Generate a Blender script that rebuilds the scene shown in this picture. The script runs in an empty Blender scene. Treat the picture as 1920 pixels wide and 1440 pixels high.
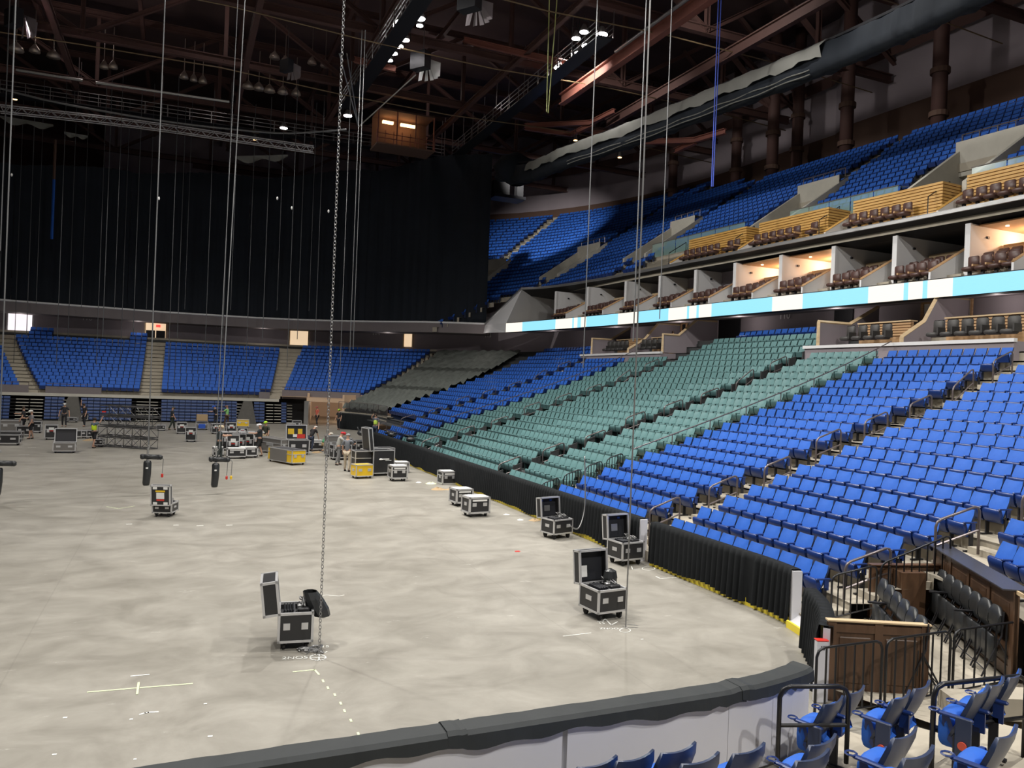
import bpy, math, random
import numpy as np
from mathutils import Vector, Matrix
random.seed(7)
rnd = random.Random(11)
SC = bpy.context.scene
COL = SC.collection
PI = math.pi

# ------------------------------------------------------------------ camera
F_PX, CAM_H, ROLL, YAW, PITCH = 1450.0, 4.6, 0.0387, 0.4065, 0.002
cam_d = bpy.data.cameras.new('camera'); cam = bpy.data.objects.new('camera', cam_d); COL.objects.link(cam)
cam_d.sensor_width = 36.0; cam_d.lens = 36.0 * F_PX / 1920.0; cam_d.clip_start = 0.1; cam_d.clip_end = 500
Xh = Vector((math.cos(YAW), -math.sin(YAW), 0)); Fh = Vector((math.sin(YAW), math.cos(YAW), 0)); Zh = Vector((0, 0, 1))
fw = Fh * math.cos(PITCH) - Zh * math.sin(PITCH); up0 = Zh * math.cos(PITCH) + Fh * math.sin(PITCH)
rt = Xh * math.cos(ROLL) + up0 * math.sin(ROLL); upv = up0 * math.cos(ROLL) - Xh * math.sin(ROLL)
M = Matrix((rt, upv, -fw)).transposed().to_4x4(); M.translation = Vector((0, 0, CAM_H))
cam.matrix_world = M
SC.camera = cam

# ------------------------------------------------------------------ world, exposure
SC.view_settings.view_transform = 'Standard'; SC.view_settings.look = 'None'
SC.view_settings.gamma = 1.0; SC.view_settings.use_curve_mapping = False
SC.view_settings.exposure = 0.0
W = bpy.data.worlds.new('dark_hall'); SC.world = W; W.use_nodes = True
W.node_tree.nodes['Background'].inputs[0].default_value = (0.75, 0.8, 1.0, 1)
W.node_tree.nodes['Background'].inputs[1].default_value = 0.012

# ------------------------------------------------------------------ lights of the hall (sports floodlights and added fill floods)
LAMPS = []
def flood(x, y, z, tx, ty, tz, power, size=1.15, spread=1.9, col=(1.0, 0.965, 0.91)):
    l = bpy.data.lights.new('flood_or_fill_spot', 'SPOT'); l.energy = power; l.spot_size = spread; l.spot_blend = 0.7
    l.shadow_soft_size = 0.28 * size; l.color = col
    o = bpy.data.objects.new('flood_or_fill_spot', l); COL.objects.link(o); o.location = (x, y, z)
    o.rotation_euler = (Vector((tx, ty, tz)) - Vector((x, y, z))).to_track_quat('-Z', 'Y').to_euler()
    LAMPS.append(o)
FL = 11500
for (x, y, z, tx, ty, tz, p) in [
        (26, 30, 28.5, 38, 28, 16, .3), (24.5, 50, 28.5, 38, 56, 17, .4),  (27, 40, 28.5, 50, 42, 30, .12),  # added washes onto the upper bowl and the upper wall
        (8.5, 32, 27.2, 0, 26, 0, 1.1), (13, 44, 27.2, 8, 52, 0, 1.1), (20.4, 33, 27.2, 16, 26, 0, 1.0),
        (-12, 18, 27.2, -4, 16, 0, 1.0), (-12, 40, 27.2, -6, 46, 0, 1.0), (-10, 60, 27.2, -6, 64, 0, 0.9),
        (3, 58, 27.2, 4, 66, 0, 0.5), (5, 12, 27.2, 9, 6, 1, .75), (18, 8, 27.2, 14, 6, 0, 0.9),
        (2, -14, 27.2, 5, 8, 1, 1.5), (14, -10, 27.2, 12, 12, 1, 1.2), (2, 30, 27.2, 24, 28, 4, 1.1), (0, 46, 27.2, 22, 46, 3, 1.0), (-4, 24, 27.2, 20, 12, 2, 1.1)]:  # floods behind the camera are added to brighten near seats and boards
    flood(x, y, z, tx, ty, tz, FL * p)

for i, (x, y) in enumerate(((31.6, 12), (31.6, 22), (31.4, 30.5), (31.3, 38), (31.2, 44), (31, 52), (29.5, 60), (26.5, 70), (20, 80), (8, 86), (-4, 87), (-14, 86))):   # added fill lights under the mezzanine, without fixtures
    l = bpy.data.lights.new('mezzanine_fill_light', 'POINT'); l.energy = 26; l.shadow_soft_size = .12; l.color = (1, .9, .85)
    o = bpy.data.objects.new('mezzanine_fill_light', l); COL.objects.link(o); o.location = (x, y, 8.85)
flood(28.6, 67.5, 28.6, 40.5, 84, 20, FL * 1.1, spread=.95)
for (x, y) in ((-14, 40), (2, 62), (20, 40), (-8, 72), (22, 72), (36, 24)):   # dim fill lights added to lift the dark roof space, without fixtures
    l = bpy.data.lights.new('roof_fill_light', 'POINT'); l.energy = 170; l.shadow_soft_size = .25; l.color = (1, .86, .82)
    o = bpy.data.objects.new('roof_fill_light', l); COL.objects.link(o); o.location = (x, y, 32.2)
# ------------------------------------------------------------------ materials
def mat(name, col, rough=0.6, metal=0.0, var=0.0, scale=4.0, bump=0.0, emit=None, es=1.0, alpha=None, trans=0.0, spec=None):
    m = bpy.data.materials.new(name); m.use_nodes = True; nt = m.node_tree; b = nt.nodes['Principled BSDF']
    b.inputs['Base Color'].default_value = (*col, 1); b.inputs['Roughness'].default_value = rough; b.inputs['Metallic'].default_value = metal
    if spec is not None: b.inputs['Specular IOR Level'].default_value = spec
    if var or bump:
        tc = nt.nodes.new('ShaderNodeTexCoord'); n = nt.nodes.new('ShaderNodeTexNoise'); n.inputs['Scale'].default_value = scale; n.inputs['Detail'].default_value = 5
        nt.links.new(tc.outputs['Object'], n.inputs['Vector'])
        if var:
            mx = nt.nodes.new('ShaderNodeMix'); mx.data_type = 'RGBA'
            mx.inputs[6].default_value = (*[c * (1 - var) for c in col], 1); mx.inputs[7].default_value = (*[min(1, c * (1 + var)) for c in col], 1)
            nt.links.new(n.outputs['Fac'], mx.inputs[0]); nt.links.new(mx.outputs[2], b.inputs['Base Color'])
        if bump:
            bp = nt.nodes.new('ShaderNodeBump'); bp.inputs['Strength'].default_value = bump; bp.inputs['Distance'].default_value = 0.02
            nt.links.new(n.outputs['Fac'], bp.inputs['Height']); nt.links.new(bp.outputs['Normal'], b.inputs['Normal'])
    if emit: b.inputs['Emission Color'].default_value = (*emit, 1); b.inputs['Emission Strength'].default_value = es
    if alpha is not None: b.inputs['Alpha'].default_value = alpha
    if trans: b.inputs['Transmission Weight'].default_value = trans
    return m

def floor_mat():
    m = bpy.data.materials.new('polished_concrete_floor'); m.use_nodes = True; nt = m.node_tree; b = nt.nodes['Principled BSDF']; L = nt.links.new
    N = nt.nodes.new
    tc = N('ShaderNodeTexCoord')
    mp = N('ShaderNodeMapping'); mp.inputs['Scale'].default_value = (0.65, 0.85, 1); L(tc.outputs['Object'], mp.inputs[0])
    a = N('ShaderNodeTexNoise'); a.inputs['Scale'].default_value = 1.25; a.inputs['Detail'].default_value = 9; a.inputs['Roughness'].default_value = 0.68; a.inputs['Distortion'].default_value = 0.5; L(mp.outputs[0], a.inputs[0])
    r = N('ShaderNodeValToRGB'); r.color_ramp.elements[0].position = 0.28; r.color_ramp.elements[1].position = 0.74
    r.color_ramp.elements[0].color = (0.235, 0.220, 0.190, 1); r.color_ramp.elements[1].color = (0.40, 0.380, 0.338, 1); L(a.outputs['Fac'], r.inputs[0])
    # broad pour bands
    w = N('ShaderNodeTexNoise'); w.inputs['Scale'].default_value = 0.16; w.inputs['Detail'].default_value = 3; L(tc.outputs['Object'], w.inputs[0])
    m1 = N('ShaderNodeMix'); m1.data_type = 'RGBA'; m1.blend_type = 'MULTIPLY'; m1.inputs[0].default_value = 0.5
    r2 = N('ShaderNodeValToRGB'); r2.color_ramp.elements[0].position = 0.35; r2.color_ramp.elements[1].position = 0.65
    r2.color_ramp.elements[0].color = (0.70, 0.69, 0.66, 1); r2.color_ramp.elements[1].color = (1, 1, 1, 1); L(w.outputs['Fac'], r2.inputs[0])
    L(r.outputs[0], m1.inputs[6]); L(r2.outputs[0], m1.inputs[7])
    # white scuffs and dropped chalk
    s = N('ShaderNodeTexNoise'); s.inputs['Scale'].default_value = 2.3; s.inputs['Detail'].default_value = 8; s.inputs['Roughness'].default_value = 0.75
    mp2 = N('ShaderNodeMapping'); mp2.inputs['Scale'].default_value = (0.5, 1.5, 1); mp2.inputs['Rotation'].default_value = (0, 0, 0.5); L(tc.outputs['Object'], mp2.inputs[0]); L(mp2.outputs[0], s.inputs[0])
    r3 = N('ShaderNodeValToRGB'); r3.color_ramp.elements[0].position = 0.64; r3.color_ramp.elements[1].position = 0.75; L(s.outputs['Fac'], r3.inputs[0])
    m2 = N('ShaderNodeMix'); m2.data_type = 'RGBA'; m2.inputs[7].default_value = (0.72, 0.71, 0.66, 1); L(r3.outputs[0], m2.inputs[0]); L(m1.outputs[2], m2.inputs[6])
    # slab joints every 9 m
    v = N('ShaderNodeSeparateXYZ'); L(tc.outputs['Object'], v.inputs[0])
    def joint(sock, period, off):
        ad = N('ShaderNodeMath'); ad.operation = 'ADD'; ad.inputs[1].default_value = off + 900; L(sock, ad.inputs[0])
        mo = N('ShaderNodeMath'); mo.operation = 'MODULO'; mo.inputs[1].default_value = period; L(ad.outputs[0], mo.inputs[0])
        lt = N('ShaderNodeMath'); lt.operation = 'LESS_THAN'; lt.inputs[1].default_value = 0.025; L(mo.outputs[0], lt.inputs[0]); return lt
    j1 = joint(v.outputs[0], 9.0, 2.2); j2 = joint(v.outputs[1], 12.0, 5.0)
    mx = N('ShaderNodeMath'); mx.operation = 'MAXIMUM'; L(j1.outputs[0], mx.inputs[0]); L(j2.outputs[0], mx.inputs[1])
    ml = N('ShaderNodeMath'); ml.operation = 'MULTIPLY'; ml.inputs[1].default_value = 0.16; L(mx.outputs[0], ml.inputs[0])
    m3 = N('ShaderNodeMix'); m3.data_type = 'RGBA'; m3.inputs[7].default_value = (0.12, 0.115, 0.1, 1); L(ml.outputs[0], m3.inputs[0]); L(m2.outputs[2], m3.inputs[6])
    L(m3.outputs[2], b.inputs['Base Color'])
    rr = N('ShaderNodeMapRange'); rr.inputs[3].default_value = 0.34; rr.inputs[4].default_value = 0.6; L(a.outputs['Fac'], rr.inputs[0]); L(rr.outputs[0], b.inputs['Roughness'])
    b.inputs['Specular IOR Level'].default_value = 0.35
    return m

def wood_mat(name, c1, c2, rough=0.45, sc=(3, 3, 18)):
    m = bpy.data.materials.new(name); m.use_nodes = True; nt = m.node_tree; b = nt.nodes['Principled BSDF']
    tc = nt.nodes.new('ShaderNodeTexCoord'); mp = nt.nodes.new('ShaderNodeMapping'); mp.inputs['Scale'].default_value = sc
    n = nt.nodes.new('ShaderNodeTexNoise'); n.inputs['Scale'].default_value = 1.0; n.inputs['Detail'].default_value = 6; n.inputs['Distortion'].default_value = 0.8
    r = nt.nodes.new('ShaderNodeValToRGB'); r.color_ramp.elements[0].color = (*c1, 1); r.color_ramp.elements[1].color = (*c2, 1)
    r.color_ramp.elements[0].position = 0.3; r.color_ramp.elements[1].position = 0.7
    nt.links.new(tc.outputs['Object'], mp.inputs[0]); nt.links.new(mp.outputs[0], n.inputs[0]); nt.links.new(n.outputs[0], r.inputs[0]); nt.links.new(r.outputs[0], b.inputs['Base Color'])
    b.inputs['Roughness'].default_value = rough
    return m

def led_mat():   # the lit ribbon board: pale cyan with white blocks, running along its length
    m = bpy.data.materials.new('led_ribbon_screen'); m.use_nodes = True; nt = m.node_tree; b = nt.nodes['Principled BSDF']; L = nt.links.new
    uv = nt.nodes.new('ShaderNodeUVMap'); sp = nt.nodes.new('ShaderNodeSeparateXYZ'); L(uv.outputs[0], sp.inputs[0])
    r = nt.nodes.new('ShaderNodeValToRGB'); r.color_ramp.interpolation = 'CONSTANT'; cr = r.color_ramp
    cy, wh, bl = (0.30, 0.74, 0.95, 1), (1.0, 0.93, 0.80, 1), (0.25, 0.48, 0.80, 1)
    stops = LED_STOPS
    cr.elements[0].position = 0; cr.elements[0].color = cy; cr.elements[1].position = stops[0][0]; cr.elements[1].color = {'c': cy, 'w': wh, 'b': bl}[stops[0][1]]
    for p, k in stops[1:]:
        e = cr.elements.new(p); e.color = {'c': cy, 'w': wh, 'b': bl}[k]
    L(sp.outputs[0], r.inputs[0])
    n = nt.nodes.new('ShaderNodeTexNoise'); n.inputs['Scale'].default_value = 260; L(uv.outputs[0], n.inputs[0])
    mr = nt.nodes.new('ShaderNodeMapRange'); mr.inputs[3].default_value = 0.85; mr.inputs[4].default_value = 1.15; L(n.outputs[0], mr.inputs[0])
    mm = nt.nodes.new('ShaderNodeMix'); mm.data_type = 'RGBA'; mm.blend_type = 'MULTIPLY'; mm.inputs[0].default_value = 1; L(r.outputs[0], mm.inputs[6]); L(mr.outputs[0], mm.inputs[7])
    L(mm.outputs[2], b.inputs['Emission Color']); b.inputs['Emission Strength'].default_value = 1.15; b.inputs['Base Color'].default_value = (0.02, 0.02, 0.02, 1)
    return m

K = {}
K['floor'] = floor_mat()
K['conc'] = mat('terrace_concrete', (0.40, 0.36, 0.29), 0.8, var=0.18, scale=2.5)
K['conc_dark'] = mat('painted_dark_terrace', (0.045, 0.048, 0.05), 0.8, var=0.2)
K['conc_pale'] = mat('pale_precast_concrete', (0.50, 0.48, 0.42), 0.75, var=0.12, scale=2)
K['blue_fab'] = mat('blue_seat_fabric', (0.026, 0.118, 0.50), 0.6, var=0.10, scale=9, spec=0.25)
K['blue_pl'] = mat('dark_blue_seat_plastic', (0.012, 0.035, 0.16), 0.33, spec=0.5)
K['blue_rear'] = mat('navy_moulded_seat_shell', (0.022, 0.036, 0.085), 0.36, var=0.1)
K['teal_fab'] = mat('teal_seat_plastic', (0.108, 0.222, 0.226), 0.48, var=0.1, scale=7)
K['teal_pl'] = mat('teal_seat_pan_plastic', (0.085, 0.172, 0.175), 0.4)
K['teal_dk'] = mat('dark_green_seat_frame', (0.02, 0.05, 0.045), 0.5)
K['steel_dk'] = mat('dark_steel', (0.03, 0.03, 0.035), 0.45, metal=0.4)
K['rail'] = mat('bronze_painted_rail', (0.16, 0.135, 0.135), 0.3, metal=0.4)
K['rail_blk'] = mat('black_painted_rail', (0.018, 0.018, 0.02), 0.3, metal=0.3)
K['drape'] = mat('black_drape_cloth', (0.011, 0.0125, 0.014), 0.9, var=0.25, scale=6, spec=.2)
K['curtain'] = mat('black_stage_curtain', (0.006, 0.010, 0.017), 0.9, var=0.35, scale=0.7)
K['cap'] = mat('black_rail_cover', (0.022, 0.026, 0.028), 0.7, var=0.25, scale=3, bump=0.4)
K['white'] = mat('white_dasher_panel', (0.62, 0.62, 0.66), 0.4, var=0.06, scale=1.2)
K['whitewall'] = mat('white_painted_partition', (0.74, 0.74, 0.75), 0.7)
K['dim_tan'] = mat('tan_conduit', (0.22, 0.15, 0.08), 0.6)
K['shade'] = mat('spun_metal_shade', (0.5, 0.42, 0.36), 0.35, metal=0.5)
K['yellow'] = mat('yellow_kick_plate', (0.85, 0.68, 0.05), 0.5, var=0.1)
K['led'] = None
K['brownwall'] = mat('taupe_block_wall', (0.17, 0.148, 0.152), 0.75, var=0.08, scale=1.4)
K['greywall'] = mat('mauve_grey_block_wall', (0.30, 0.262, 0.285), 0.8, var=0.08, scale=1.0)
K['upperwall'] = mat('lilac_grey_upper_wall', (0.36, 0.31, 0.34), 0.85, var=0.08, scale=0.6)
K['umber'] = mat('umber_painted_band', (0.13, 0.075, 0.055), 0.8)
K['red_steel'] = mat('oxide_red_roof_steel', (0.27, 0.10, 0.075), 0.6, var=0.2, scale=1)
K['dk_red'] = mat('dark_oxide_roof_steel', (0.10, 0.050, 0.043), 0.7, var=0.25, scale=1)
K['deck'] = mat('dark_roof_deck', (0.10, 0.062, 0.060), 0.9, var=0.3, scale=0.5)
K['black'] = mat('matt_black_paint', (0.010, 0.010, 0.012), 0.7)
K['galv'] = mat('galvanised_metal', (0.45, 0.45, 0.45), 0.35, metal=0.8)
K['alu'] = mat('case_aluminium_edging', (0.62, 0.62, 0.63), 0.38, metal=0.55)
K['casebody'] = mat('black_laminate_case_panel', (0.022, 0.022, 0.024), 0.4)
K['caseyel'] = mat('yellow_laminate_case_panel', (0.80, 0.52, 0.02), 0.4)
K['casegrey'] = mat('grey_laminate_case_panel', (0.17, 0.16, 0.15), 0.5)
K['foam'] = mat('grey_foam_lining', (0.05, 0.05, 0.055), 0.95)
K['rubber'] = mat('black_rubber', (0.015, 0.015, 0.015), 0.8)
K['paper'] = mat('white_paper_label', (0.8, 0.8, 0.78), 0.7)
K['red'] = mat('red_plastic', (0.6, 0.03, 0.02), 0.4)
K['orange'] = mat('orange_tag', (0.62, 0.09, 0.05), 0.5)
K['chalk'] = mat('white_chalk_line', (0.85, 0.86, 0.82), 0.9)
K['tape'] = mat('pale_green_chalk', (0.72, 0.82, 0.50), 0.8)
K['chain'] = mat('zinc_chain', (0.28, 0.28, 0.28), 0.4, metal=0.6)
K['cable'] = mat('grey_steel_wire_rope', (0.20, 0.205, 0.21), 0.5, metal=0.4)
K['cable_dim'] = mat('dark_rigging_cable', (0.07, 0.075, 0.08), 0.6)
K['blue_rope'] = mat('blue_nylon_rope', (0.05, 0.10, 0.55), 0.6)
K['lime_rope'] = mat('lime_hoist_chain', (0.42, 0.46, 0.16), 0.5)
K['wood_honey'] = wood_mat('honey_wood_slats', (0.50, 0.27, 0.06), (0.66, 0.40, 0.12), 0.45, (0.6, 0.6, 10))
K['wood_mid'] = wood_mat('oak_box_fascia', (0.42, 0.25, 0.12), (0.58, 0.37, 0.20), 0.5, (0.8, 0.8, 12))
K['wood_pale'] = wood_mat('pale_maple_trim', (0.52, 0.38, 0.22), (0.66, 0.50, 0.31), 0.5, (1, 1, 6))
K['wood_walnut'] = wood_mat('walnut_box_panel', (0.060, 0.032, 0.018), (0.115, 0.062, 0.034), 0.42, (8, 8, 1.5))
K['wood_walnut_rail'] = wood_mat('walnut_box_frame', (0.085, 0.045, 0.026), (0.135, 0.075, 0.043), 0.38, (8, 8, 2))
K['granite'] = mat('dark_speckled_countertop', (0.045, 0.045, 0.055), 0.3, var=0.6, scale=60)
K['suite_seat'] = mat('maroon_leather_seat', (0.075, 0.036, 0.03), 0.45, var=0.2)
K['char_seat'] = mat('charcoal_padded_seat', (0.045, 0.042, 0.040), 0.55)
K['fold_blk'] = mat('black_padded_vinyl', (0.024, 0.026, 0.028), 0.38)
K['tarp'] = mat('grey_green_seat_cover', (0.125, 0.138, 0.125), 0.75, var=0.35, scale=1.5)
K['glass'] = mat('tinted_glass_guard', (0.35, 0.55, 0.50), 0.15, alpha=0.45)
K['doorglow'] = mat('lit_concourse_wall', (0.75, 0.62, 0.48), 0.8, emit=(1.0, 0.74, 0.48), es=0.75)
K['doorwhite'] = mat('lit_white_concourse', (0.8, 0.8, 0.8), 0.8, emit=(1.0, 0.9, 0.95), es=1.0)
K['exit'] = mat('lit_red_exit_face', (0.6, 0.02, 0.02), 0.5, emit=(1.0, 0.05, 0.04), es=2.0)
K['lampface'] = mat('floodlight_face', (1, 1, 1), 0.5, emit=(1.0, 0.95, 0.92), es=28)
K['warmface'] = mat('warm_lamp_face', (1, 0.8, 0.5), 0.5, emit=(1.0, 0.55, 0.22), es=5)
K['downface'] = mat('downlight_face', (1, 0.9, 0.7), 0.5, emit=(1.0, 0.75, 0.45), es=6)
K['lid_lining'] = mat('black_lid_lining', (0.012, 0.013, 0.018), 0.6)
K['greycloth'] = mat('grey_drape_border', (0.20, 0.20, 0.185), 0.85, var=0.15, scale=1.2)
K['bluebox'] = mat('blue_plastic_tote', (0.02, 0.09, 0.5), 0.5)
K['plywood'] = mat('tan_cardboard', (0.42, 0.30, 0.17), 0.8)
K['truss'] = mat('black_steel_truss', (0.10, 0.10, 0.105), 0.4, metal=0.4)
K['truss_alu'] = mat('aluminium_truss', (0.6, 0.6, 0.62), 0.45, metal=0.3)
K['skin'] = mat('skin', (0.50, 0.29, 0.20), 0.6)
K['sign'] = mat('pale_sign_letters', (0.85, 0.83, 0.83), 0.6)
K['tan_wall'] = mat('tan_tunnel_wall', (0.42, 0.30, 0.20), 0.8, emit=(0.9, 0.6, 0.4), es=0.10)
def cloth(name, c): return mat(name, c, 0.85, var=0.12, scale=5)

TMP = bpy.data.scenes.new('workbench')
def evaluated_mesh(o):
    TMP.collection.objects.link(o); vl = TMP.view_layers[0]; vl.update(); dg = vl.depsgraph; dg.update(); me = bpy.data.meshes.new_from_object(o.evaluated_get(dg)); bpy.data.objects.remove(o); return me
# ------------------------------------------------------------------ mesh helpers
class MB:
    def __init__(s): s.v = []; s.f = []; s.m = []; s.uv = None
    def add(s, vs, fs, mi=0):
        o = len(s.v); s.v += [tuple(v) for v in vs]; s.f += [tuple(i + o for i in f) for f in fs]; s.m += [mi] * len(fs); return s
    def box(s, cx, cy, cz, sx, sy, sz, rz=0.0, mi=0, tilt=0.0):
        hx, hy, hz = sx / 2, sy / 2, sz / 2; vs = []
        c, sn = math.cos(rz), math.sin(rz); ct, st = math.cos(tilt), math.sin(tilt)
        for dz in (-hz, hz):
            for dx, dy in ((-hx, -hy), (hx, -hy), (hx, hy), (-hx, hy)):
                y2, z2 = dy * ct - dz * st, dy * st + dz * ct
                vs.append((cx + dx * c - y2 * sn, cy + dx * sn + y2 * c, cz + z2))
        return s.add(vs, [(0, 3, 2, 1), (4, 5, 6, 7), (0, 1, 5, 4), (1, 2, 6, 5), (2, 3, 7, 6), (3, 0, 4, 7)], mi)
    def bbox(s, cx, cy, cz, sx, sy, sz, b=0.02, mi=0, rz=0.0):   # box with chamfered vertical and top edges
        hx, hy = sx / 2, sy / 2; c, sn = math.cos(rz), math.sin(rz)
        def ring(hx, hy, b, z): return [(cx + x * c - y * sn, cy + x * sn + y * c, z) for x, y in ((-hx + b, -hy), (hx - b, -hy), (hx, -hy + b), (hx, hy - b), (hx - b, hy), (-hx + b, hy), (-hx, hy - b), (-hx, -hy + b))]
        rs = [ring(hx - b, hy - b, b * .6, cz - sz / 2), ring(hx, hy, b, cz - sz / 2 + b), ring(hx, hy, b, cz + sz / 2 - b), ring(hx - b, hy - b, b * .6, cz + sz / 2)]
        vs = sum(rs, []); fs = [tuple(range(7, -1, -1)), tuple(24 + i for i in range(8))]
        for k in range(3):
            for i in range(8): j = (i + 1) % 8; fs.append((k * 8 + i, k * 8 + j, k * 8 + 8 + j, k * 8 + 8 + i))
        return s.add(vs, fs, mi)
    def tube(s, pts, r, n=6, mi=0, closed=False, caps=True):
        pts = [Vector(p) for p in pts]; N = len(pts); vs = []; ref = None
        for i, p in enumerate(pts):
            a = pts[i - 1] if (i > 0 or closed) else p; b = pts[(i + 1) % N] if (i < N - 1 or closed) else p
            d = (b - a); d = d.normalized() if d.length > 1e-9 else Vector((0, 0, 1))
            if ref is None: ref = Vector((0, 0, 1)) if abs(d.z) < 0.9 else Vector((1, 0, 0))
            u = (ref - d * ref.dot(d)); u = u.normalized() if u.length > 1e-6 else d.orthogonal().normalized(); w = d.cross(u); ref = u
            rr = r[i] if isinstance(r, (list, tuple)) else r
            for k in range(n):
                t = 2 * PI * k / n; vs.append(p + (u * math.cos(t) + w * math.sin(t)) * rr)
        fs = []
        for i in range(N if closed else N - 1):
            j = (i + 1) % N
            for k in range(n): l = (k + 1) % n; fs.append((i * n + k, i * n + l, j * n + l, j * n + k))
        if caps and not closed: fs += [tuple(range(n - 1, -1, -1)), tuple((N - 1) * n + k for k in range(n))]
        return s.add(vs, fs, mi)
    def grid(s, P, mi=0, closed_u=False):
        nu, nv = len(P), len(P[0]); vs = [p for row in P for p in row]; fs = []
        for i in range(nu if closed_u else nu - 1):
            for j in range(nv - 1):
                a = (i % nu) * nv + j; b = ((i + 1) % nu) * nv + j; fs.append((a, b, b + 1, a + 1))
        return s.add(vs, fs, mi)
    def ball(s, c, r, n=8, m=6, mi=0, sz=1.0):
        P = [[(c[0] + r * math.sin(PI * j / m) * math.cos(2 * PI * i / n), c[1] + r * math.sin(PI * j / m) * math.sin(2 * PI * i / n), c[2] - r * sz * math.cos(PI * j / m)) for j in range(m + 1)] for i in range(n)]
        return s.grid(P, mi, True)
    def mesh(s, name, mats, smooth=False):
        me = bpy.data.meshes.new(name); me.from_pydata(s.v, [], s.f)
        for m in (mats if isinstance(mats, (list, tuple)) else [mats]): me.materials.append(m)
        if any(s.m): me.polygons.foreach_set('material_index', s.m)
        if smooth: me.polygons.foreach_set('use_smooth', [True] * len(s.f))
        me.update(); return me
    def build(s, name, mats, parent=None, smooth=False, **kw):
        o = bpy.data.objects.new(name, s.mesh(name, mats, smooth)); COL.objects.link(o)
        if parent: o.parent = parent
        for k, v in kw.items(): o[k] = v
        return o
def tag(o, label, cat, group=None, kind=None):
    o['label'] = label; o['category'] = cat
    if group: o['group'] = group
    if kind: o['kind'] = kind
    return o
def empty(name, loc, rz=0.0, label=None, cat=None, group=None):
    o = bpy.data.objects.new(name, None); COL.objects.link(o); o.location = loc; o.rotation_euler = (0, 0, rz); o.empty_display_size = 0.2
    if label: tag(o, label, cat, group)
    return o
def struct(mb, name, mats, parent=None, smooth=False):
    o = mb.build(name, mats, parent, smooth)
    if parent is None: o['kind'] = 'structure'
    return o
def copy_tree(o, parent=None):
    c = o.copy(); COL.objects.link(c); c.parent = parent
    for ch in list(o.children): copy_tree(ch, c)
    return c
def link(name, mesh, parent, loc=(0, 0, 0), **kw):
    o = bpy.data.objects.new(name, mesh); COL.objects.link(o); o.parent = parent; o.location = loc
    for k, v in kw.items(): o[k] = v
    return o
ORD = ['first', 'second', 'third', 'fourth', 'fifth', 'sixth', 'seventh', 'eighth', 'ninth', 'tenth', 'eleventh', 'twelfth', 'thirteenth', 'fourteenth', 'fifteenth', 'sixteenth', 'seventeenth', 'eighteenth', 'nineteenth', 'twentieth', 'twenty-first', 'twenty-second', 'twenty-third', 'twenty-fourth', 'twenty-fifth', 'twenty-sixth', 'twenty-seventh', 'twenty-eighth', 'twenty-ninth', 'thirtieth']
# a pixel of the photograph to a point on a plane, used once to survey the hall
def ray(u, v):
    return (rt * ((u - 960) / F_PX) + upv * (-(v - 720) / F_PX) + fw)
def onZ(u, v, z=0.0):
    d = ray(u, v); k = (z - CAM_H) / d.z; return Vector((d.x * k, d.y * k, z))
def onX(u, v, x):
    d = ray(u, v); k = x / d.x; return Vector((x, d.y * k, CAM_H + d.z * k))
def onY(u, v, y):
    d = ray(u, v); k = y / d.y; return Vector((d.x * k, y, CAM_H + d.z * k))
def px(p):
    d = Vector(p) - Vector((0, 0, CAM_H)); q = d.dot(fw); return (960 + F_PX * d.dot(rt) / q, 720 - F_PX * d.dot(upv) / q, q)

# ------------------------------------------------------------------ the bowl: rows are offsets of the rounded rink outline
def bowl(r, q):
    """q: 13..62 along the straight side (metres), 62..152 far corner (degrees), above 152 far end; below 13 near corner, below -77 near end"""
    if 13 <= q <= 62: return (5.6 + r, q, 0.0)
    if q > 152: return (5.6 - (q - 152), 62 + r, PI / 2)
    if q > 62: a = math.radians(q - 62); return (5.6 + r * math.cos(a), 62 + r * math.sin(a), a)
    if q >= -77: a = math.radians(q - 13); return (5.6 + r * math.cos(a), 13 + r * math.sin(a), a)
    return (5.6 + (q + 77), 13 - r, -PI / 2)
def qstep(r, q):
    return math.degrees(1 / r) if (62 < q < 152 or -77 < q < 13) else 1.0
def zbt(m): return 1.124 + .2935 * m - .0032 * m * m + .0002 * m ** 3
def zf(m): return zbt(m) - 0.84
def rrow(m): return 6.65 + 0.85 * m
def face(a): return math.atan2(math.cos(a), -math.sin(a))
def span(q0, q1, deg=4.0):
    qs = [q0]; brk = [b for b in (-77, 13, 62, 152) if q0 < b < q1]
    pts = [q0] + brk + [q1]; out = []
    for a, b in zip(pts, pts[1:]):
        mid = (a + b) / 2; n = max(1, int((b - a) / deg)) if (62 < mid < 152 or -77 < mid < 13) else 1
        out += [a + (b - a) * i / n for i in range(n)]
    return out + [q1]

# ================================================================== STRUCTURE
mb = MB(); mb.add([(-34, -8, 0), (45, -8, 0), (45, 104, 0), (-34, 104, 0)], [(0, 1, 2, 3)])
struct(mb, 'floor', K['floor'])

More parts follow.
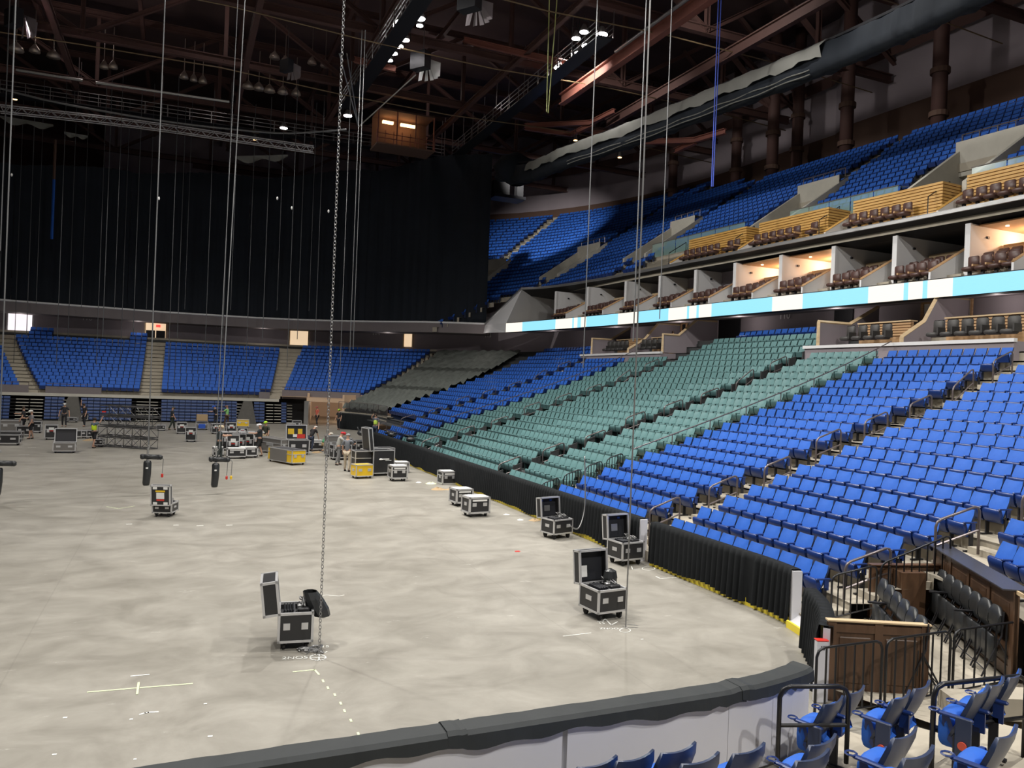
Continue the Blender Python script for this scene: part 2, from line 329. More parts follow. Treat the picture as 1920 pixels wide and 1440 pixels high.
# ---- terraced steps of the long side and near corner
terr = empty('seating_terrace', (0, 0, 0)); terr['kind'] = 'structure'
def step_row(m, q0, q1, mats, parent, darkfrom=26.0, last=False):
    r0, r1, z, zn = rrow(m) - .73, rrow(m) + .12, zf(m), zf(m + 1)
    b = MB(); qs = span(q0, q1)
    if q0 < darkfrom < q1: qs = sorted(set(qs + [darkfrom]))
    P = []
    for q in qs:
        a = bowl(r0, q); c = bowl(r1, q)
        P.append([(a[0], a[1], 0 if m == 0 else z - .05), (a[0], a[1], z), (c[0], c[1], z), (c[0], c[1], zn if not last else z)])
    for i in range(len(qs) - 1):
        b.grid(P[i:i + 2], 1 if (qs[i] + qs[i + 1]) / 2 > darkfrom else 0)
    return b.build('terrace_step', mats, parent)
def left_end(m): return 61.8 if m < 4 else 60.3 + (m - 4) * .22
for m in range(0, 23):
    q0 = -3.5 if m < 3 else -38
    q1 = 51.6 if m < 3 else left_end(m) + .4
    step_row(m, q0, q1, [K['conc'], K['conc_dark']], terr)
# half steps in the stair aisles
def aisle_steps(q0, q1, m0, m1, mt, parent):
    for m in range(m0, m1):
        b = MB(); r1 = rrow(m) + .12; qs = span(q0, q1)
        P = []
        for q in qs:
            a = bowl(r1 - .36, q); c = bowl(r1, q); z = zf(m); h = (zf(m + 1) - z) * .5
            P.append([(a[0], a[1], z), (a[0], a[1], z + h), (c[0], c[1], z + h), (c[0], c[1], z)])
        b.grid(P)
        b.add([P[0][i] for i in range(4)], [(0, 1, 2, 3)]); b.add([P[-1][i] for i in range(4)], [(3, 2, 1, 0)])
        b.build('aisle_step', mt, parent)
aisle_steps(17.25, 18.4, 0, 20, K['conc'], terr)
aisle_steps(-3.2, 1.2, 0, 20, K['conc'], terr)
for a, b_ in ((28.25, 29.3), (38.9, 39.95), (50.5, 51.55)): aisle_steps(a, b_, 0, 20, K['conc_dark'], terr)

# ---- near end terrace (rows below the camera)
near = empty('seating_terrace', (0, 0, 0)); near['kind'] = 'structure'
NEARZ = [(7.05, 6.2, .22), (6.2, 5.45, .47), (5.45, 4.75, .72), (4.75, 4.0, .97), (4.0, 3.2, 1.22)]
for i, (s1, s0, z) in enumerate(NEARZ):
    b = MB(); r0, r1 = 13 - s1, 13 - s0; P = []
    for q in span(-90, -52 + i * 1.5):
        a = bowl(r0 + (.15 if i == 0 else 0), q); c = bowl(r1, q)
        P.append([(a[0], a[1], max(0, z - .3)), (a[0], a[1], z), (c[0], c[1], z), (c[0], c[1], z + .25)])
    b.grid(P); b.build('terrace_step', K['conc'], near)

# ---- far end terrace (upper fixed rows)
fart = empty('seating_terrace', (0, 0, 0)); fart['kind'] = 'structure'
for m in range(7, 23):
    if m < 8: segs = [(138.0, 182)]
    else: segs = [(102.5, 182)]
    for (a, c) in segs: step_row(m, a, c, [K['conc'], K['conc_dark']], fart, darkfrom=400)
aisle_steps(137, 141.6, 8, 20, K['conc'], fart)
aisle_steps(159.1, 160.6, 7, 20, K['conc'], fart)
# precast front beam of the fixed far rows
for (q0, q1) in ((138, 158.9), (158.9, 182)):
    b = MB(); P = []
    for q in span(q0, q1):
        a = bowl(11.9, q); c = bowl(11.75, q)
        P.append([(a[0], a[1], 2.0), (c[0], c[1], 2.0), (c[0], c[1], 2.24), (a[0], a[1], 2.24), (a[0], a[1], 2.0)])
    b.grid(P); b.build('front_beam', K['conc_pale'], fart)

# ---- back walls under the mezzanine
b = MB(); P = []
for q in span(40.2, 62) + [63 + 3 * i for i in range(30)] + [153, 184]:
    a = bowl(27.2, q); P.append([(a[0], a[1], 6.4), (a[0], a[1], 9.5), (a[0], a[1], 12.9)])
b.grid(P); struct(b, 'wall_back', [K['greywall']])
b = MB()
P = [[(32.8, y, 6.4), (32.8, y, 9.6)] for y in (-5, 40.2)]; b.grid(P); struct(b, 'wall_right', [K['greywall']])
# landing behind the last row
b = MB(); P = []
for q in span(-40, 182):
    a = bowl(25.4, q); c = bowl(27.4, q); zz = zf(22) + .25; P.append([(a[0], a[1], zz - .4), (a[0], a[1], zz), (c[0], c[1], zz)])
b.grid(P); b.build('landing', K['conc_dark'], terr)

# ---- section number letters on the back walls, and doorways
def text_obj(body, loc, ang, size, mt, name='sign_lettering', parent=None, flat=False, extr=0.01):
    c = bpy.data.curves.new(name, 'FONT'); c.body = body; c.size = size; c.extrude = extr; c.align_x = 'CENTER'; c.align_y = 'CENTER'
    me = evaluated_mesh(bpy.data.objects.new('t', c))
    me.materials.clear(); me.materials.append(mt); o = bpy.data.objects.new(name, me); COL.objects.link(o); o.parent = parent
    o.location = loc; o.rotation_euler = (0, 0, ang) if flat else (PI / 2, 0, ang); return o
def on_wall(u, v, r=27.1):   # pixel to the curved back wall
    d = ray(u, v); k = 20.0
    while k < 140:
        p = Vector((d.x * k, d.y * k, CAM_H + d.z * k)); cx = 5.6; q = None
        if p.y > 62:
            rr = (Vector((p.x - cx, p.y - 62)).length if p.x > cx else p.y - 62); an = (math.atan2(p.y - 62, p.x - cx) if p.x > cx else PI / 2)
        else: rr, an = p.x - cx, 0.0
        if rr >= r: return p, an
        k += .05
    return p, an
for txt, u, v, sz in (('116', 163, 597, .62), ('115', 412, 611, .62), ('114', 705, 625, .62), ('113', 915, 629, .62)):
    p, a = on_wall(u, v, 27.05); o = text_obj(txt, p, a - PI / 2 if True else 0, sz, K['sign']); o.rotation_euler = (PI / 2, 0, a + PI / 2 + PI); o.rotation_euler = (PI / 2, 0, a - PI / 2)
    tag(o, {'116': 'grey section number 116 on the dark wall, leftmost number', '115': 'grey section number 115 on the wall between two lit doorways', '114': 'grey section number 114 on the wall left of the corner doorway', '113': 'grey section number 113 on the wall above the covered seats'}[txt], 'sign', 'section numbers on the back wall')
p = onX(1471, 592, 32.7); o = text_obj('110', p, -PI / 2, .62, K['sign']); tag(o, 'grey section number 110 on the wall under the lit ribbon', 'sign', 'section numbers on the back wall')

def doorway(u0, u1, v0, v1, label, mt, exit_sign=False, dark_to=None):
    p, a = on_wall((u0 + u1) / 2, v1, 27.0); p2, _ = on_wall((u0 + u1) / 2, v0, 27.0)
    pl, _ = on_wall(u0, v1, 27.0); pr, _ = on_wall(u1, v1, 27.0); w = (pr - pl).length; h = p2.z - p.z
    root = empty('doorway', (p.x, p.y, p.z), a - PI / 2, label, 'doorway', 'lit doorways to the concourse')
    b = MB(); b.box(0, .06, h / 2, w, .04, h); b.build('lit_passage', mt, root)
    b = MB()
    for sx in (-1, 1): b.box(sx * (w / 2 + .05), -.02, h / 2, .12, .2, h + .1)
    b.box(0, -.02, h + .05, w + .2, .2, .12); b.build('door_frame', K['wood_pale'] if mt is K['doorglow'] else K['whitewall'], root)
    if dark_to:
        b = MB(); b.box(-w * .25, -.02, h * .27, w * .45, .06, h * .54); b.build('door_leaf', K['black'], root); b = MB(); b.box(w * .25, -.02, h * .27, w * .45, .06, h * .54); b.build('door_leaf', K['black'], root)
    if exit_sign:
        b = MB(); b.box(w * .12, -.1, h * .72, .42, .06, .26); s = b.build('exit_sign', K['exit'], root)
        text_obj('EXIT', (w * .12, -.14, h * .72), 0, .17, K['paper'], 'lettering', s, extr=.005)
    return root
doorway(14, 60, 584, 628, 'bright doorway with white-framed opening at far left', K['doorwhite'])
doorway(272, 310, 598, 645, 'doorway with red exit sign over double black doors', K['doorglow'], True, True)
doorway(543, 577, 612, 655, 'pale lit doorway beside the aisle, right of number 115', K['doorglow'])
doorway(757, 773, 618, 650, 'narrow amber doorway at the right, near the corner of the bowl', K['doorglow'])
# dark door recesses on the right wall
for (u0, u1, v0, v1, lb) in ((1347, 1388, 588, 640, 'dark doorway beside section number 110 wall'), (982, 1010, 622, 652, 'dark doorway at the far end of the lit ribbon'), (1564, 1600, 570, 620, 'dark doorway between number 110 and the near wooden box')):
    a = onX(u0, v1, 32.7); c = onX(u1, v0, 32.7)
    b = MB(); b.box(32.72, (a.y + c.y) / 2, (a.z + 9.6) / 2, .1, abs(a.y - c.y), 9.6 - a.z); tag(b.build('doorway', K['black']), lb, 'doorway')

# ---- mezzanine edge, LED ribbon, ledge
LEDP = [(30.6, 4), (30.9, 12), (30.7, 18), (30.55, 21.5), (30.4, 24), (30.2, 27), (30.0, 30), (29.75, 33.5), (29.5, 37.6), (29.25, 42.9), (28.75, 48.8), (27.95, 55.6), (27.0, 61.5), (26.6, 63.6)]
def smooth_path(pts, n=8):
    out = []
    P = [Vector(p) for p in pts]
    for i in range(len(P) - 1):
        p0 = P[max(0, i - 1)]; p1 = P[i]; p2 = P[i + 1]; p3 = P[min(len(P) - 1, i + 2)]
        for k in range(n):
            t = k / n; out.append(.5 * ((2 * p1) + (p2 - p0) * t + (2 * p0 - 5 * p1 + 4 * p2 - p3) * t * t + (3 * p1 - p0 - 3 * p2 + p3) * t ** 3))
    out.append(P[-1]); return out
def normals(path):   # outward (away from the rink)
    out = []
    for i, p in enumerate(path):
        d = path[min(i + 1, len(path) - 1)] - path[max(i - 1, 0)]; d2 = Vector((d.x, d.y)).normalized(); out.append(Vector((d2.y, -d2.x)))
    return out
led = smooth_path([(x, y, 9.45) for x, y in LEDP], 5); ledn = normals(led)
acc = [0]
for a, c in zip(led, led[1:]): acc.append(acc[-1] + (c - a).length)
TOT = acc[-1]; upx = [px(p)[0] if p.y > 14 else 4000 - p.y for p in led]
def led_param(u):
    xs = list(zip(upx, acc)); xs.sort(); 
    return float(np.interp(u, [x for x, _ in xs], [a for _, a in xs])) / TOT
raw = [(1920, 'c'), (1790, 'w'), (1746, 'c'), (1733, 'w'), (1712, 'c'), (1700, 'w'), (1635, 'c'), (1512, 'w'), (1452, 'c'), (1337, 'w'), (1313, 'c'), (1308, 'w'), (1297, 'c'), (1291, 'w'), (1258, 'c'), (1198, 'w'), (1163, 'c'), (1103, 'w'), (1090, 'c'), (1086, 'w'), (1080, 'c'), (1076, 'w'), (1045, 'c'), (981, 'w')]
LED_STOPS = [(min(.999, max(.001, led_param(u))), c) for u, c in raw]
K['led'] = led_mat()
b = MB(); P = []
for p, n in zip(led, ledn):
    P.append([(p.x, p.y, 9.85), (p.x + n.x * .1, p.y + n.y * .1, 9.9), (p.x + n.x * .5, p.y + n.y * .5, 9.9), (p.x + n.x * .5, p.y + n.y * .5, 9.02), (p.x, p.y, 9.02), (p.x - n.x * .02, p.y - n.y * .02, 9.02)])
b.grid(P); fas = b.build('ribbon_housing', K['black'], None)
tag(fas, 'long lit ribbon display along the mezzanine edge in pale cyan and white', 'display')
b = MB(); b.grid([[(p.x - n.x * .03, p.y - n.y * .03, 9.05), (p.x - n.x * .03, p.y - n.y * .03, 9.84)] for p, n in zip(led, ledn)])
me = b.mesh('screen_face', K['led']); uvl = me.uv_layers.new(name='UVMap')
nv = len(led)
for poly in me.polygons:
    for li in poly.loop_indices:
        vi = me.loops[li].vertex_index; uvl.data[li].uv = (acc[vi // 2] / TOT, vi % 2)
link('screen_face', me, fas)
b = MB(); b.grid([[(p.x, p.y, 9.04), (p.x + n.x * 4.2, p.y + n.y * 4.2, 9.3)] for p, n in zip(led, ledn)]); struct(b, 'ceiling', K['greywall'])   # mezzanine soffit
b = MB(); b.grid([[(p.x + n.x * .05, p.y + n.y * .05, 9.88), (p.x + n.x * 7.5, p.y + n.y * 7.5, 9.9)] for p, n in zip(led, ledn)]); b.build('suite_floor', K['conc'], None)['kind'] = 'structure'

LEDGE = [(31.0, 4), (31.4, 12), (31.35, 17), (31.27, 20.8), (31.1, 26.2), (30.75, 31.7), (30.55, 36.7), (30.4, 41.7), (30.25, 47.8), (29.9, 54.2), (29.0, 60), (27.6, 62.75)]
RAIL = [(27.6, 71.4), (22.54, 74.5), (18.1, 78.8), (13.3, 82.4), (8.2, 84.5), (3, 85), (-2, 85.2), (-6.7, 84.4), (-11.1, 83.9), (-15.2, 82.9), (-20, 81), (-26, 77)]
ledge = smooth_path([(x, y, 12.98) for x, y in LEDGE], 4); ln = normals(ledge)
slope_end = Vector((27.6, 71.4, 10.3))
b = MB(); P = []
for p, n in zip(ledge, ln):
    o = lambda d, z: (p.x + n.x * d, p.y + n.y * d, z)
    P.append([o(0, 13.05), o(-.04, 13.0), o(-.04, 12.86), o(0, 12.84)])
b.grid(P); struct(b, 'trim_1', K['galv'])
b = MB(); b.grid([[(p.x, p.y, 12.85), (p.x + n.x * 1.4, p.y + n.y * 1.4, 12.42), (p.x + n.x * 8, p.y + n.y * 8, 12.42)] for p, n in zip(ledge, ln)]); struct(b, 'ceiling', K['black'])  # black colour stands in for the unlit shade under the ledge
# sloping end wall of the suites, coming down to the far curtain
e0 = ledge[-1]; e1 = slope_end
q0 = Vector((26.6, 63.6, 9.05))
b = MB(); b.add([(e0.x, e0.y, 12.85), (e1.x, e1.y, 10.15), (e1.x - .3, e1.y - .4, 9.35), (q0.x, q0.y, 9.05), (q0.x, q0.y, 9.9)], [(0, 1, 2, 3, 4)])
struct(b, 'wall_end', K['whitewall'])
b = MB(); b.add([(e0.x, e0.y, 12.85), (q0.x, q0.y, 9.9), (q0.x + 4.5, q0.y + 1.5, 9.9), (e0.x + 6, e0.y + 2.5, 12.5)], [(0, 1, 2, 3)])
struct(b, 'wall_end', K['whitewall'])
b = MB(); b.tube([(e0.x, e0.y, 12.95), (e1.x - .02, e1.y, 10.25)], .13, 6); struct(b, 'trim_2', K['galv'])
rail = smooth_path([(x, y, 10.3) for x, y in RAIL], 5)
b = MB(); b.tube(rail, .1, 6); struct(b, 'trim_3', K['whitewall'])
rn = normals(rail)
b = MB(); b.grid([[(p.x, p.y, 10.25), (p.x, p.y, 9.3), (p.x + n.x * 3.2, p.y + n.y * 3.2, 9.3)] for p, n in zip(rail, rn)]); struct(b, 'wall_fascia', K['brownwall'])

# ================================================================== far curtain (hung behind the rail)
cur = empty('stage_curtain', (rail[0].x, rail[0].y, 10.2), 0, 'huge black masking curtain across the far end upper bowl', 'curtain')
segs = [0, 11, 22, 33, 44, len(rail) - 1]
for i, (a, c) in enumerate(zip(segs, segs[1:])):
    b = MB(); P = []; L = 0
    for k in range(a, c):
        p, p2, n = rail[k], rail[k + 1], rn[k]; d = (p2 - p).length; N = max(2, int(d / .16))
        for j in range(N + (1 if k == c - 1 else 0)):
            x = p.lerp(p2, j / N); L += d / N; w = .42 + .09 * math.sin(L * 5.2 + math.sin(L * .8) * 2) + .05 * math.sin(L * 11.7)
            top = 27.2 - .10 * (k) + .25 * math.sin(L * .35)
            wz = 1.0
            P.append([(x.x + n.x * w - cur.location.x, x.y + n.y * w - cur.location.y, 10.1 - cur.location.z), (x.x + n.x * (w * .8 + .1) - cur.location.x, x.y + n.y * (w * .8 + .1) - cur.location.y, 18 - cur.location.z), (x.x + n.x * .5 - cur.location.x, x.y + n.y * .5 - cur.location.y, top - cur.location.z)])
    b.grid(P); b.build('curtain_panel', K['curtain'], cur, True)

# ================================================================== dasher boards
def board_run(q0, q1, thing_label, draped, ztop=1.12, name='dasher_board', r=5.8):
    c = bowl(r, (q0 + q1) / 2); root = empty(name, (c[0], c[1], 0), 0, thing_label, 'barrier')
    ox, oy = c[0], c[1]
    b = MB(); P = []
    for q in span(q0, q1, 3):
        a = bowl(r + .02, q); d = bowl(r + .12, q)
        P.append([(a[0] - ox, a[1] - oy, 0), (a[0] - ox, a[1] - oy, ztop - .03), (d[0] - ox, d[1] - oy, ztop - .03), (d[0] - ox, d[1] - oy, 0)])
    b.grid(P); 
    for e in (P[0], P[-1]): b.add(e, [(0, 1, 2, 3)])
    b.build('wall_panel', K['white'], root)
    b = MB(); P = []
    for q in span(q0, q1, 3):
        a = bowl(r - .03, q); d = bowl(r + .0, q); P.append([(a[0] - ox, a[1] - oy, 0.0), (a[0] - ox, a[1] - oy, .17), (d[0] - ox, d[1] - oy, .19)])
    b.grid(P); b.build('kick_plate', K['yellow'], root)
    if draped:
        L = 0; q = q0; P = []; panel = 0; Lp = 0
        def flush(P):
            if len(P) > 2: bb = MB(); bb.grid(P); bb.build('drape', K['drape'], root, True)
        hem = .13
        while q <= q1:
            amp = .05 + .018 * math.sin(L * 1.3)
            rr = r - .095 - amp * math.sin(L * 2 * PI / .19 + .7 * math.sin(L * 2.1)); a = bowl(rr, q); a0 = bowl(r - .045, q); bk = bowl(r + .16, q)
            hem = .10 + .05 * math.sin(L * 2.9) * math.sin(L * .7)
            P.append([(bk[0] - ox, bk[1] - oy, ztop - .25), (bk[0] - ox, bk[1] - oy, ztop + .01), (a0[0] - ox, a0[1] - oy, ztop + .012), (a0[0] * .5 + a[0] * .5 - ox, a0[1] * .5 + a[1] * .5 - oy, ztop - .12), (a[0] - ox, a[1] - oy, hem)])
            q += .032 * qstep(r, q); L += .032; Lp += .032
            if Lp > 3.9 and q < q1 - 1: flush(P); P = P[-1:]; Lp = 0
        flush(P)
    return root
board_run(17.45, 49.8, 'long black pleated drape over the barrier in front of the green seats', True)
board_run(0.6, 16.95, 'black pleated drape over curved barrier right of the open gate', True)
board_run(-38, -13.5, 'short curved black draped barrier beside the wooden box', True, r=5.42)
# gate post faces
for q, l in ((17.43, 'white end post of barrier behind an open flight case'), (.55, 'white end post of draped barrier beside the step opening')):
    c = bowl(5.86, q); b = MB(); b.box(0, 0, .55, .2, .09, 1.1, rz=c[2]); o = b.build('barrier_post', K['white']); o.location = (c[0], c[1], 0); tag(o, l, 'post')
c = bowl(5.43, -38.7); root = empty('barrier_post', (c[0], c[1], 0), -.35, 'white barrier end post marked 17 at the drape end', 'post')
b = MB(); b.bbox(0, 0, .46, .17, .11, .92, .01); b.build('post', K['white'], root)
text_obj('17', (0, -.06, .82), 0, .09, K['rubber'], 'painted_number', root)
b = MB(); b.box(0, -.0, .93, .18, .12, .012); b.build('tape_band', K['red'], root)
# white kerb and step at the gate gap
b = MB(); P = []
for q in span(-11, 0.3, 2):
    a = bowl(5.7, q); d = bowl(5.95, q); e = bowl(6.6, q); P.append([(a[0], a[1], 0), (a[0], a[1], .1), (d[0], d[1], .26), (e[0], e[1], .27)])
b.grid(P); o = b.build('gate_kerb', K['white']); o['kind'] = 'structure'
b = MB(); P = []
for q in span(-11, 0.3, 2):
    a = bowl(5.66, q); d = bowl(5.69, q); P.append([(a[0], a[1], 0), (a[0], a[1], .14), (d[0], d[1], .15)])
b.grid(P); o = b.build('kerb_yellow_face', K['yellow'], o)

# near end boards: white panels seen from the stand side, black cap cover
root = empty('dasher_board', (3.5, 7.15, 0), 0, 'white curved rink barrier panels with black padded cap nearest the camera', 'barrier')
qA, qB = -90.5, -59.6
joints = [-90.5, -86.0, -82.2, -78.8, -74.0, -67.0, qB]
def nb(q, r): 
    a = bowl(r, q); return (a[0] - 3.5, a[1] - 7.15)
for a, c in zip(joints, joints[1:]):
    b = MB(); P = []
    for q in span(a + .03, c - .03, 3):
        i = nb(q, 5.72); o = nb(q, 5.92); P.append([(*i, 0), (*i, 1.1), (*o, 1.1), (*o, 0)])
    b.grid(P); b.add(P[0], [(0, 1, 2, 3)]); b.add(P[-1], [(3, 2, 1, 0)]); b.build('wall_panel', K['white'], root)
pr = [(5.66, 1.02), (5.66, 1.16), (5.70, 1.185), (5.93, 1.185), (5.975, 1.15), (5.985, 1.03)]
for a, c in ((-90.5, -83.4), (-83.6, -79.9), (-80.1, -72), (-72.6, qB)):
    b = MB(); P = []; 
    qq = []; q = a
    while q < c: qq.append(q); q += .1 * qstep(5.8, q)
    qq.append(c)
    for k, q in enumerate(qq):
        w = .006 * math.sin(q * 7) + .004 * math.sin(q * 17); sag = .02 * math.sin(q * 3.1) + .02 * math.sin(q * 9); e = .016 * (k in (0, 1, len(qq) - 1, len(qq) - 2))
        P.append([(*nb(q, r + (w if r > 5.9 else 0)), z + w * .5 + e + (sag if z < 1.04 else 0)) for r, z in pr])
    b.grid(P); b.add(P[0], [tuple(range(len(pr)))]); b.add(P[-1], [tuple(range(len(pr)))]); b.build('cap_cover', K['cap'], root)
b = MB(); b.grid([[(*nb(q, 5.93), 0.0), (*nb(q, 5.95), .2), (*nb(q, 5.99), .23)] for q in span(-90, qB)]); b.build('skirt_board', K['conc_pale'], root)

# ================================================================== SEATS
def back_grid(nx=6, ny=6, front=True, w=.235, top=.86):
    P = []
    for i in range(nx + 1):
        x = -w + 2 * w * i / nx; row = []
        for j in range(ny + 1):
            t = j / ny; z = .40 + (top - .40) * t; xx = x
            if t > .8: xx = x * (1 - .10 * ((t - .8) / .2) ** 2)
            y = .15 - .20 * t + .035 * (x / w) ** 2
            if front: y += .03 * math.cos(PI * (t - .5)) * (1 - (x / w) ** 4) + .012
            else: y -= .035 - .02 * abs(2 * t - 1) ** 3
            z2 = z + (.018 * (x / w) ** 2 if t > .9 else 0)
            row.append((xx, y, z2))
        P.append(row)
    return P
def seat_meshes(fab, pl, shell, frame, pre):
    b = MB(); P = back_grid(6, 5); Pb = back_grid(6, 5, False)
    b.grid([r[::-1] for r in P])
    o = {}
    o['backrest'] = b
    s = MB(); s.grid(Pb)
    # rim joining front pad to rear shell
    loopf = [r[0] for r in P] + P[-1][1:] + [r[-1] for r in P[::-1]][1:] + P[0][::-1][1:-1]
    loopb = [r[0] for r in Pb] + Pb[-1][1:] + [r[-1] for r in Pb[::-1]][1:] + Pb[0][::-1][1:-1]
    n = len(loopf); s.add(loopf + loopb, [(i, (i + 1) % n, n + (i + 1) % n, n + i) for i in range(n)])
    o['back_shell'] = s
    p = MB(); PP = []
    prof = [(.10, .34), (.17, .30), (.235, .36), (.285, .50), (.29, .575), (.26, .60), (.215, .60)]
    for i in range(5):
        x = -.215 + .43 * i / 4; cv = 1 - .12 * (x / .215) ** 4
        PP.append([(x, .12 + (y - .12) * cv, z) for y, z in prof])
    p.grid([r[::-1] for r in PP]); p.add(PP[0], [tuple(range(7))]); p.add(PP[-1], [tuple(range(6, -1, -1))]); o['seat_pan'] = p
    c = MB(); cu = []
    for i in range(5):
        x = -.205 + .41 * i / 4; cu.append([(x, .215, .60), (x, .19 - .03 * math.cos(x * 7), .5), (x, .17, .38), (x, .10, .34)])
    c.grid([r[::-1] for r in cu]); o['seat_cushion'] = c
    a = MB(); a.bbox(-.25, .14, .615, .055, .34, .035, .012); a.box(-.25, .06, .5, .03, .1, .22); o['armrest'] = a
    g = MB(); g.box(-.25, .10, .22, .03, .09, .44); g.box(-.25, .12, .02, .06, .3, .03); o['leg'] = g
    mats = {'backrest': fab, 'back_shell': shell, 'seat_pan': pl, 'seat_cushion': fab, 'armrest': pl, 'leg': frame}
    return {k: v.mesh(pre + k, mats[k], k in ('backrest', 'back_shell', 'seat_pan', 'seat_cushion')) for k, v in o.items()}
MS_BLUE = seat_meshes(K['blue_fab'], K['blue_pl'], K['blue_rear'], K['steel_dk'], 'blue_')
MS_TEAL = seat_meshes(K['teal_fab'], K['teal_pl'], K['teal_dk'], K['teal_dk'], 'teal_')
def make_seat(ms, name, loc, rz, label, group):
    r = empty(name, loc, rz, label, 'seat', group)
    for k in ('backrest', 'back_shell', 'seat_pan', 'seat_cushion', 'armrest', 'leg'):
        link(k, ms[k], r)
    return r
# low template for the many far seats
def low_seat():
    v = []; f = []; m = []
    def q(pts, mi): o = len(v); v.extend(pts); f.append((o, o + 1, o + 2, o + 3)); m.append(mi)
    x = .225
    q([(-x, .17, .42), (x, .17, .42), (x, .06, .62), (-x, .06, .62)][::-1], 0); q([(-x, .06, .62), (x, .06, .62), (x * .93, -.02, .865), (-x * .93, -.02, .865)][::-1], 0)
    q([(-x * .93, -.02, .865), (x * .93, -.02, .865), (x * .93, -.07, .86), (-x * .93, -.07, .86)][::-1], 0)
    q([(x, .12, .40), (-x, .12, .40), (-x * .93, -.07, .86), (x * .93, -.07, .86)][::-1], 2)
    q([(-x, .17, .42), (-x * .93, -.02, .865), (-x * .93, -.07, .86), (-x, .12, .4)], 2); q([(x, .17, .42), (x, .12, .4), (x * .93, -.07, .86), (x * .93, -.02, .865)], 2)
    y = .21
    q([(-y, .22, .32), (y, .22, .32), (y, .285, .57), (-y, .285, .57)][::-1], 1); q([(-y, .285, .57), (y, .285, .57), (y, .2, .60), (-y, .2, .60)][::-1], 1)
    q([(-y, .12, .3), (y, .12, .3), (y, .22, .32), (-y, .22, .32)][::-1], 1)
    q([(-y, .12, .3), (-y, .22, .32), (-y, .285, .57), (-y, .2, .6)], 1); q([(y, .12, .3), (y, .2, .6), (y, .285, .57), (y, .22, .32)], 1)
    q([(-.27, .0, .63), (-.23, .0, .63), (-.23, .3, .63), (-.27, .3, .63)], 1); q([(-.27, .3, .63), (-.23, .3, .63), (-.23, .3, .59), (-.27, .3, .59)][::-1], 1)
    q([(-.25, .2, .0), (-.25, .2, .6), (-.25, .02, .6), (-.25, .02, .0)], 2)
    return np.array(v), np.array(f), np.array(m)
LOWS = low_seat()
def seat_stuff(name, poses, mats, tmpl=None, parent=None, **kw):
    V, Fq, Mi = tmpl or LOWS; A = np.array(poses); n = len(A)
    c, s = np.cos(A[:, 3])[:, None], np.sin(A[:, 3])[:, None]
    sc = A[:, 4][:, None] if A.shape[1] > 4 else 1.0
    X = A[:, 0][:, None] + V[None, :, 0] * sc * c - V[None, :, 1] * s; Y = A[:, 1][:, None] + V[None, :, 0] * sc * s + V[None, :, 1] * c; Z = A[:, 2][:, None] + V[None, :, 2]
    vs = np.stack([X, Y, np.broadcast_to(Z, X.shape)], -1).reshape(-1, 3)
    fs = (Fq[None] + (np.arange(n) * len(V))[:, None, None]).reshape(-1, 4)
    me = bpy.data.meshes.new(name); me.vertices.add(len(vs)); me.vertices.foreach_set('co', vs.ravel())
    me.loops.add(fs.size); me.loops.foreach_set('vertex_index', fs.ravel().astype(np.int32)); me.polygons.add(len(fs))
    me.polygons.foreach_set('loop_start', np.arange(0, fs.size, 4, dtype=np.int32))
    for m in mats: me.materials.append(m)
    me.polygons.foreach_set('material_index', np.tile(Mi, n).astype(np.int32)); me.update(calc_edges=True); me.validate()
    o = bpy.data.objects.new(name, me); COL.objects.link(o); o.parent = parent; o['kind'] = 'stuff'
    for k, v in kw.items(): o[k] = v
    return o
def row_seats(m, q0, q1, pitch=.5, rfun=rrow, zfun=zf):
    r = rfun(m); L = 0; out = []; segs = []
    pts = [q0] + [b for b in (-77, 13, 62, 152) if q0 < b < q1] + [q1]
    for a, c in zip(pts, pts[1:]): segs.append((a, c, (c - a) / qstep(r, (a + c) / 2)))
    T = sum(x[2] for x in segs); n = max(1, int(T / pitch + .35)); p = T / n
    for i in range(n):
        d = (i + .5) * p
        for a, c, l in segs:
            if d <= l: q = a + (c - a) * d / l; break
            d -= l
        t = bowl(r, q); out.append((t[0], t[1], zfun(m), face(t[2]), p / .5))
    return out    # in order of rising q
BLUE = [K['blue_fab'], K['blue_pl'], K['blue_rear']]; TEAL = [K['teal_fab'], K['teal_pl'], K['teal_dk']]
cand = {'blue': [], 'teal': []}
# (colour, q0(m), q1(m), rows, block words, side-of-aisle words, count from high q?)
SECT = [
    ('blue', lambda m: 1.6, lambda m: 17.2, range(0, 20), 'right of the concrete stair aisle', True),
    ('blue', lambda m: -38 if m > 3 else -30, lambda m: -3.4 if m > 3 else -9, range(3, 20), 'behind the wooden corner box', True),
    ('blue', lambda m: 18.45, lambda m: 23.85, range(0, 19), 'left of the concrete stair aisle', False),
    ('teal', lambda m: 24.35, lambda m: 28.2, range(0, 19), 'block next to near blue seats', False),
    ('teal', lambda m: 29.35, lambda m: 38.85, range(0, 22), 'widest green block', False),
    ('teal', lambda m: 40.0, lambda m: 44.45, range(0, 19), 'farthest green block', False),
    ('blue', lambda m: 44.95, lambda m: 50.45, range(0, 19), 'x', False),
    ('blue', lambda m: 51.6, lambda m: left_end(m), range(4, 22), 'x', False),
    ('blue', lambda m: 29.35, lambda m: 37.5, range(22, 23), 'x', False),
]
for col, f0, f1, rows, words, fromhigh in SECT:
    for m in rows:
        S = row_seats(m, f0(m), f1(m)); n = len(S)
        for i, s in enumerate(S):
            u, v, d = px((s[0], s[1], s[2] + .6))
            inside = d > 2 and -40 < u < 1960 and -20 < v < 1460
            if d < 2 or u > 2150: continue
            k = (n - 1 - i) if fromhigh else i
            cand[col].append((d if inside else 999 + d, s, m, k, words))
gaps = set()
